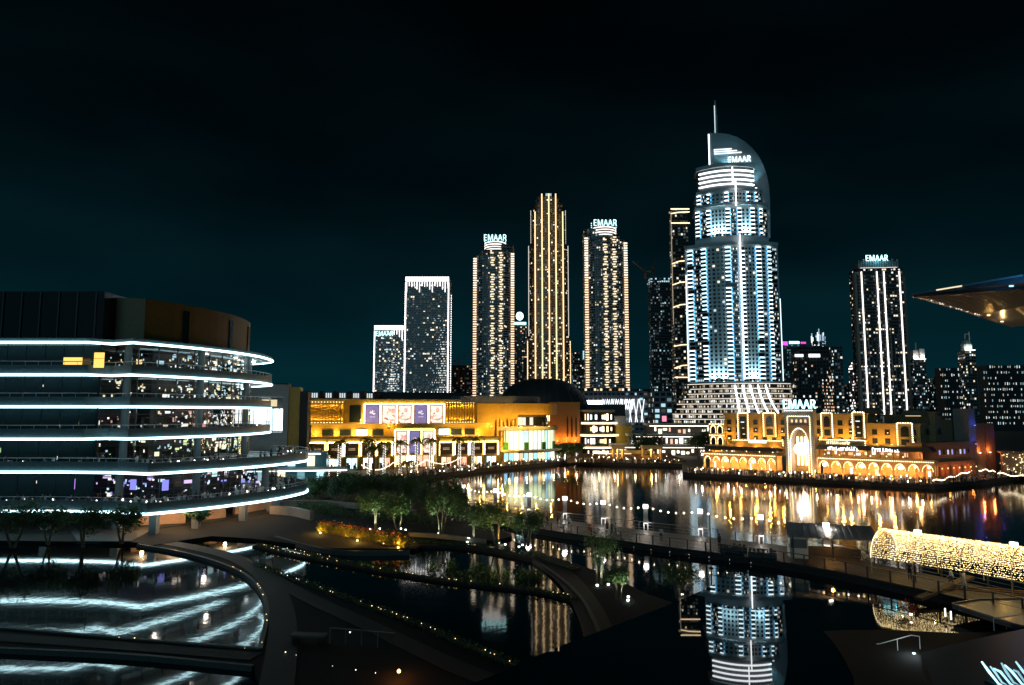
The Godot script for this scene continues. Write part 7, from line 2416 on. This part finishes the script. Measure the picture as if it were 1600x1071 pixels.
	for i in 8:
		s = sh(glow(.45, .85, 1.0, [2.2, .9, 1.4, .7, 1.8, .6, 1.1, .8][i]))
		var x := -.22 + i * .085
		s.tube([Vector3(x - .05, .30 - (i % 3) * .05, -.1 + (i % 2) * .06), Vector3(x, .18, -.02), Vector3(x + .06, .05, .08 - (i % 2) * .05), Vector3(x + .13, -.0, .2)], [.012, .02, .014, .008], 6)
		part("glint_tube", s, t)
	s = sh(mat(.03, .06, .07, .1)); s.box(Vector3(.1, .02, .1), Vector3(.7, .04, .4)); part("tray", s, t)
	# the wing-shaped canopy at the upper right
	var Y := 30.0
	t = thing("wing_canopy", "large pointed wing canopy reaching in from the upper right", "canopy", Vector3(58.0, Y, -76.0))
	var off := Vector2(58.0, -76.0)
	var tip := g2(1428, 462, Y); var near := g2(1600, 441, Y); var far := g2(1533, 493, Y)
	var n2 := near + (near - tip) * 2.2
	var plan := PackedVector2Array([tip - off, near - off, n2 - off, n2 + Vector2(14, -30) - off, g2(1580, 512, Y) - off, far - off])
	s = sh(mottled("wing_metal", .07, .10, .11, .3, .2, .3))
	var tl := tip - off
	var rise := func(p: Vector2) -> Vector3: return Vector3(p.x, .12 + .055 * p.distance_to(tl), p.y)     # blade: thin at the tip, thicker away from it
	for i in plan.size():
		var p := plan[i]; var q := plan[(i + 1) % plan.size()]
		s.quad(Vector3(q.x, 0, q.y), Vector3(p.x, 0, p.y), rise.call(p), rise.call(q))
	for i in range(1, plan.size() - 1):
		s.tri(Vector3(plan[0].x, 0, plan[0].y), Vector3(plan[i].x, 0, plan[i].y), Vector3(plan[i + 1].x, 0, plan[i + 1].y))
		s.tri(rise.call(plan[0]), rise.call(plan[i + 1]), rise.call(plan[i]))
	part("wing_plate", s, t)
	var rib := sh(mat(.16, .15, .13, .4))
	for i in 26:
		var f := (i + 1) / 27.0
		var a := tip.lerp(n2, f * .8) - off; var b := tip.lerp(far, f) - off
		rib.bar(Vector3(a.lerp(b, .42).x, -.05, a.lerp(b, .42).y), Vector3(b.x, -.05, b.y), .10, .08)
	part("soffit_rib", rib, t, Vector3.ZERO, true)
	var beam := sh(mat(.02, .02, .02, .5))
	var mid := tip.lerp(n2, .9).lerp(far, .30) - off
	beam.bar(Vector3(tip.x - off.x, -.1, tip.y - off.y), Vector3(mid.x, -.1, mid.y), .8, .25)
	part("soffit_beam", beam, t)
	var edge := sh(glow(1, .86, .55, 1.1))
	var e0 := tip.lerp(near, .22) - off; var e1 := tip.lerp(near, .46) - off
	edge.bar(Vector3(e0.x, .25, e0.y + .12), Vector3(e1.x, .35, e1.y + .12), .12)
	part("edge_light_strip", edge, t)
	edge = sh(glow(1, .7, .4, .8))
	e0 = tip.lerp(near, .24).lerp(far, .06) - off; e1 = tip.lerp(near, .42).lerp(far, .10) - off
	edge.bar(Vector3(e0.x, -.1, e0.y), Vector3(e1.x, -.1, e1.y), .12)
	part("soffit_light_strip", edge, t)
	edge = sh(mat(.55, .55, .53, .3, .7))
	edge.bar(Vector3(tip.x - off.x, .1, tip.y - off.y), Vector3(far.x - off.x, .1, far.y - off.y), .35)
	edge.bar(Vector3(tip.x - off.x, .14, tip.y - off.y), rise.call(near - off), .16)
	part("edge_trim", edge, t)
	edge = Shape.new()
	for i in 46:
		var p := tip.lerp(far, .15 + .84 * rng.randf()) - off
		edge.use(glow(1, .92, .8, 1.5)); octa(edge, Vector3(p.x, rng.randf_range(-.15, .15), p.y + .2), rng.randf_range(.04, .12))
	part("edge_light", edge, t, Vector3.ZERO, true)
	var col := sh(mottled("wing_column", .30, .26, .19, .35, .4, .5))
	var cb := g2(1662, 478, Y) - off
	col.lathe([Vector2(1.2, -29), Vector2(1.2, -9), Vector2(1.4, -5.5), Vector2(2.0, -3.2), Vector2(3.2, -1.2), Vector2(4.4, 0)], Vector3(cb.x, 0, cb.y), 20)
	part("flared_column", col, t)
	var lp := sh(glow(1, .82, .5, 2)); lp.box(Vector3.ZERO, Vector3(.3, .12, .2))
	for q in [[1545.0, 490.0, Color(1, .74, .40), 5.0], [1566.0, 500.0, Color(1, .8, .5), 5.0]]:
		var P := gp(q[0], q[1], Y) - t.position
		P.y = -.22
		part("soffit_lamp", lp, t, P)
		omni(t, P + Vector3(0, -.9, .2), q[2], q[3], .1)
	lp = sh(glow(.3, .7, 1, 2)); lp.box(Vector3.ZERO, Vector3(.3, .12, .2))
	var P2 := gp(1580, 437, Y) - t.position
	P2.y = -.6
	part("soffit_lamp", lp, t, P2)
	omni(t, P2 + Vector3(0, .4, 0), Color(.25, .65, 1), 4, .1)

# ---------------------------------------------------------------- people: one smooth skin over a posed skeleton
func person_mesh(pose: int, cols: Array) -> ArrayMesh:
	# bones: [from, to, radius, radius, region]; regions 0 skin, 1 top, 2 trousers, 3 shoes, 4 hair
	var st: float = [.0, .24, .05, .14][pose]          # stride
	var arm: Array = [[.06, .05], [-.22, .24], [.25, .28], [.30, -.12]][pose]
	var B := []
	var hip := Vector3(0, .92, 0)
	for sd in [-1.0, 1.0]:
		var h := Vector3(sd * .09, .92, 0)
		var k := Vector3(sd * .10, .50, sd * st * .55 + .03)
		var a := Vector3(sd * .105, .09, sd * st * (1.0 if sd > 0 else 1.25))
		B.append([h, k, .088, .060, 2]); B.append([k, a, .060, .042, 2])
		B.append([a - Vector3(0, .05, .03), a + Vector3(sd * .02, -.055, .16), .042, .034, 3])
		var sh_ := Vector3(sd * .185, 1.43, 0)
		var el := Vector3(sd * .235, 1.15, float(arm[0 if sd < 0 else 1]) * .4 - .02)
		var wr := Vector3(sd * (.10 if pose == 2 else .225), 1.20 if pose == 2 else .92, float(arm[0 if sd < 0 else 1]) + .05)
		B.append([sh_, el, .052, .042, 1]); B.append([el, wr, .040, .030, 1])
		B.append([wr, wr + (wr - el).normalized() * .10, .032, .026, 0])
		B.append([wr + Vector3(sd * -.015, 0, .02), wr + (wr - el).normalized() * .06 + Vector3(sd * -.03, 0, .03), .012, .010, 0])
		B.append([Vector3(sd * .05, 1.38, 0), sh_, .075, .058, 1])
	B.append([hip, Vector3(0, 1.12, 0), .125, .115, 2])
	B.append([Vector3(0, 1.08, 0), Vector3(0, 1.36, .0), .125, .135, 1])
	B.append([Vector3(0, 1.42, 0), Vector3(0, 1.56, .015), .055, .050, 0])
	B.append([Vector3(0, 1.60, .02), Vector3(0, 1.67, .015), .078, .090, 0])
	B.append([Vector3(0, 1.615, .10), Vector3(0, 1.635, .112), .012, .010, 0])
	B.append([Vector3(0, 1.66, -.03), Vector3(0, 1.72, -.005), .092, .088, 4])
	var cell := .032
	var lo := Vector3(-.36, -.03, -.40); var dims := Vector3i(23, 58, 25)
	var nx := dims.x + 1; var ny := dims.y + 1; var nz := dims.z + 1
	var fld := PackedFloat32Array(); fld.resize(nx * ny * nz); fld.fill(1.0)
	var reg := PackedByteArray(); reg.resize(nx * ny * nz)
	var best := PackedFloat32Array(); best.resize(nx * ny * nz); best.fill(9.0)
	for b in B:
		var p: Vector3 = b[0]; var q: Vector3 = b[1]
		var rmax := maxf(b[2], b[3]) + .10
		var mn := (p.min(q) - Vector3.ONE * rmax - lo) / cell; var mx := (p.max(q) + Vector3.ONE * rmax - lo) / cell
		var d := q - p
		var dd := d.length_squared()
		for z in range(maxi(0, int(mn.z)), mini(nz - 1, int(mx.z) + 1) + 1):
			for y in range(maxi(0, int(mn.y)), mini(ny - 1, int(mx.y) + 1) + 1):
				for x in range(maxi(0, int(mn.x)), mini(nx - 1, int(mx.x) + 1) + 1):
					var w := lo + Vector3(x, y, z) * cell
					var t := clampf((w - p).dot(d) / dd, 0, 1)
					var v: float = w.distance_to(p + d * t) - lerpf(b[2], b[3], t)
					var i := (z * ny + y) * nx + x
					if v < best[i]: best[i] = v; reg[i] = b[4]
					var o := fld[i]
					var hh := maxf(.045 - absf(o - v), 0.0) / .045
					fld[i] = minf(o, v) - hh * hh * .045 * .25
	var vid := {}
	var vp := PackedVector3Array(); var vr := PackedByteArray()
	for z in dims.z:
		for y in dims.y:
			for x in dims.x:
				var acc := Vector3.ZERO; var n := 0
				var i0 := (z * ny + y) * nx + x
				var c8 := [fld[i0], fld[i0 + 1], fld[i0 + nx], fld[i0 + nx + 1], fld[i0 + nx * ny], fld[i0 + nx * ny + 1], fld[i0 + nx * ny + nx], fld[i0 + nx * ny + nx + 1]]
				var neg := 0
				for v in c8: if v < 0: neg += 1
				if neg == 0 or neg == 8: continue
				for e in [[0, 1], [2, 3], [4, 5], [6, 7], [0, 2], [1, 3], [4, 6], [5, 7], [0, 4], [1, 5], [2, 6], [3, 7]]:
					var a: float = c8[e[0]]; var b: float = c8[e[1]]
					if (a < 0) == (b < 0): continue
					var t := a / (a - b)
					var A := Vector3(e[0] & 1, (e[0] >> 1) & 1, e[0] >> 2); var C := Vector3(e[1] & 1, (e[1] >> 1) & 1, e[1] >> 2)
					acc += A.lerp(C, t); n += 1
				vid[i0] = vp.size()
				vp.append(lo + (Vector3(x, y, z) + acc / n) * cell)
				vr.append(reg[i0])
	var quads := []
	for z in range(1, dims.z):
		for y in range(1, dims.y):
			for x in range(1, dims.x):
				var i := (z * ny + y) * nx + x
				for ax in 3:
					var j: int = i + [1, nx, nx * ny][ax]
					if (fld[i] < 0) == (fld[j] < 0): continue
					var u: int = [nx, nx * ny, 1][ax]; var w: int = [nx * ny, 1, nx][ax]
					var k := [i - u - w, i - w, i, i - u]
					if fld[i] >= 0: k.reverse()
					var ok := true
					for m in k: if not vid.has(m): ok = false
					if ok: quads.append([vid[k[0]], vid[k[1]], vid[k[2]], vid[k[3]]])
	var nor := PackedVector3Array(); nor.resize(vp.size())
	for q in quads:
		var n := (vp[q[2]] - vp[q[0]]).cross(vp[q[3]] - vp[q[1]])
		for m in q: nor[m] += n
	var s := Shape.new()
	for q in quads:
		s.use(cols[vr[q[0]]])
		s.stri(vp[q[0]], vp[q[1]], vp[q[2]], nor[q[0]].normalized(), nor[q[1]].normalized(), nor[q[2]].normalized())
		s.stri(vp[q[0]], vp[q[2]], vp[q[3]], nor[q[0]].normalized(), nor[q[2]].normalized(), nor[q[3]].normalized())
	return s.mesh()

func build_people() -> void:
	var skin := mat(.35, .22, .15, .6); var hair := mat(.02, .016, .012, .7); var shoe := mat(.03, .03, .03, .6)
	var looks := [
		[skin, mat(.03, .03, .04), mat(.02, .02, .025), shoe, hair], [skin, mat(.55, .53, .5), mat(.04, .05, .09), shoe, hair],
		[skin, mat(.10, .05, .05), mat(.05, .045, .04), shoe, hair], [skin, mat(.6, .6, .58), mat(.55, .55, .53), shoe, hair]]
	var meshes := []
	for i in 4: meshes.append(person_mesh(i, looks[i]))
	var folk := [
		[757, 806, 1, "person walking on the footbridge near the grove end, dark trousers and pale top"],
		[783, 810, 0, "dark dressed person standing on the footbridge before the second pylon"],
		[847, 822, 0, "dark dressed person at the railing, leftmost of the small group on the footbridge"],
		[856, 823, 2, "person in dark red top with raised hands in the footbridge group"],
		[872, 825, 0, "dark dressed person in the middle of the small footbridge group"],
		[878, 826, 3, "person dressed in white at the right of the small footbridge group"],
		[890, 829, 1, "person in pale top walking left of the orange bin"],
		[950, 837, 0, "dark dressed person left one of three right of the orange bin"],
		[957, 838, 2, "person in dark red top, middle one of three right of the orange bin"],
		[963, 839, 1, "person in pale top, right one of three right of the orange bin"],
		[1035, 848, 1, "person in pale top walking alone at the middle of the footbridge"],
		[1127, 860, 0, "dark dressed person alone beside the thin mast"],
		[1428, 909, 0, "dark dressed person, left one under the light tunnel"],
		[1437, 911, 2, "person in dark red top, right one of the pair under the light tunnel"],
		[1494, 921, 1, "person in pale top walking under the middle of the light tunnel"],
		[1514, 925, 3, "person dressed in white under the light tunnel towards the right"]]
	for i in folk.size():
		var q = folk[i]
		var o := part("person", meshes[q[2]], self, gp(q[0], q[1], DECK) + Vector3(0, 0, -.6))
		o.name = numbered("person")
		o.rotation.y = rng.randf() * TAU
		tag(o, q[3], "person", "people on the footbridge")
	# the packed crowds on the far promenades and terraces
	var spots := [[], [], [], []]
	var lines := [[[470, 764, 560, 757, 640, 748, 760, 733, 890, 722], 300, 5.0], [[900, 724, 1066, 727], 90, 6.0], [[1075, 740, 1258, 750, 1461, 760], 330, 4.0], [[1461, 760, 1536, 754, 1600, 745], 70, 3.0]]
	for L in lines:
		var l := line2(L[0], 1.1)
		for i in L[1]:
			var q = along(l, rng.randf())
			spots[rng.randi() % 4].append(Vector3(q[0].x + rng.randf_range(-.4, .4), 1.1, q[0].y - rng.randf_range(.8, L[2])))
	var levels := [4.85, 10.15]
	for i in 150:
		var l := front_of(wing_line(true))
		var q = along(l, rng.randf_range(.3, .95))
		var n := Vector2(-q[1].y, q[1].x)
		if n.dot(q[0] - Vector2(-80, -125)) < 0: n = -n
		var o := rng.randf_range(.7, 4.4)
		spots[rng.randi() % 4].append(Vector3(q[0].x - n.x * o, levels[0 if i % 3 else 1], q[0].y - n.y * o))
	for k in 4:
		var mm := MultiMesh.new()
		mm.transform_format = MultiMesh.TRANSFORM_3D
		mm.mesh = meshes[k]
		mm.instance_count = spots[k].size()
		for i in spots[k].size():
			mm.set_instance_transform(i, Transform3D(Basis(Vector3.UP, rng.randf() * TAU).scaled(Vector3.ONE * rng.randf_range(.92, 1.05)), spots[k][i]))
		var o := MultiMeshInstance3D.new()
		o.name = numbered("crowd")
		o.multimesh = mm
		add_child(o)
		o.set_meta("kind", "stuff"); o.set_meta("category", "crowd")
		o.set_meta("label", ["dark dressed part of the crowd on the far promenades", "pale topped part of the crowd on the far promenades", "dark red topped part of the crowd on the far promenades", "white dressed part of the crowd on the far promenades"][k])
	# sagging bulb strings over the mall promenade
	for q in [[560, 755, 612, 750, "left"], [612, 750, 664, 744, "middle"], [664, 744, 720, 738, "right"]]:
		var a := gp(q[0], q[1], 1.1) + Vector3(0, 4.2, -2.5); var c := gp(q[2], q[3], 1.1) + Vector3(0, 4.2, -2.5)
		var t := thing("promenade_bulb_string", "%s one of the bulb strings over the mall promenade" % q[4], "string lights", a - Vector3(0, 4.2, 0), 0, "bulb strings over the mall promenade")
		var s := sh(mat(.05, .05, .05)); s.bar(Vector3.ZERO, Vector3(0, 4.2, 0), .1); part("post", s, t)
		var pts := []
		for k in 13:
			var f := k / 12.0
			pts.append((c - a) * f + Vector3(0, 4.2 - 1.6 * 4 * f * (1 - f), 0))
		s = sh(mat(.03, .03, .03))
		for k in 12: s.bar(pts[k], pts[k + 1], .03)
		part("wire", s, t)
		part("bulb_light", bulbs(pts, .55, .13, glow(1, .88, .66, 6)), t, Vector3.ZERO, true)
	# lamps among the crowd: table candles, phones and lanterns on low posts
	var n := 0
	for L in [[[620, 752, 760, 735, 890, 724], 34, "mall promenade"], [[900, 725, 1066, 728], 16, "far lake steps"], [[1078, 741, 1258, 751, 1455, 761], 46, "palace quay"]]:
		var l := line2(L[0], 1.1)
		var t := thing("quay_lanterns", "row of low warm lanterns along the %s edge" % L[2], "lanterns", Vector3(l[0].x, 1.1, l[0].y), 0, "lantern rows on the far quays")
		for i in L[1]:
			var q = along(l, (i + .5) / L[1])
			var P := Vector3(q[0].x - l[0].x, 0, q[0].y - l[0].y - rng.randf_range(.8, 2.6))
			P.x += rng.randf_range(-1.2, 1.2)
			var hl := rng.randf_range(.6, 2.3)
			var s := sh(mat(.08, .07, .06)); s.bar(P, P + Vector3(0, hl, 0), .06)
			s.use([glow(1, .84, .60, 14), glow(1, .66, .34, 9), glow(.85, .95, 1, 13), glow(1, .55, .25, 6)][rng.randi() % 4]); s.lathe([Vector2(.01, hl), Vector2(.11, hl + .06), Vector2(.11, hl + .22), Vector2(.01, hl + .3)], P, 6)
			part("lantern_lamp", s, t)
			if i % 3 == 0: omni(t, P + Vector3(0, 1.7, .5), Color(1, .82, .6), 3.5, .12)
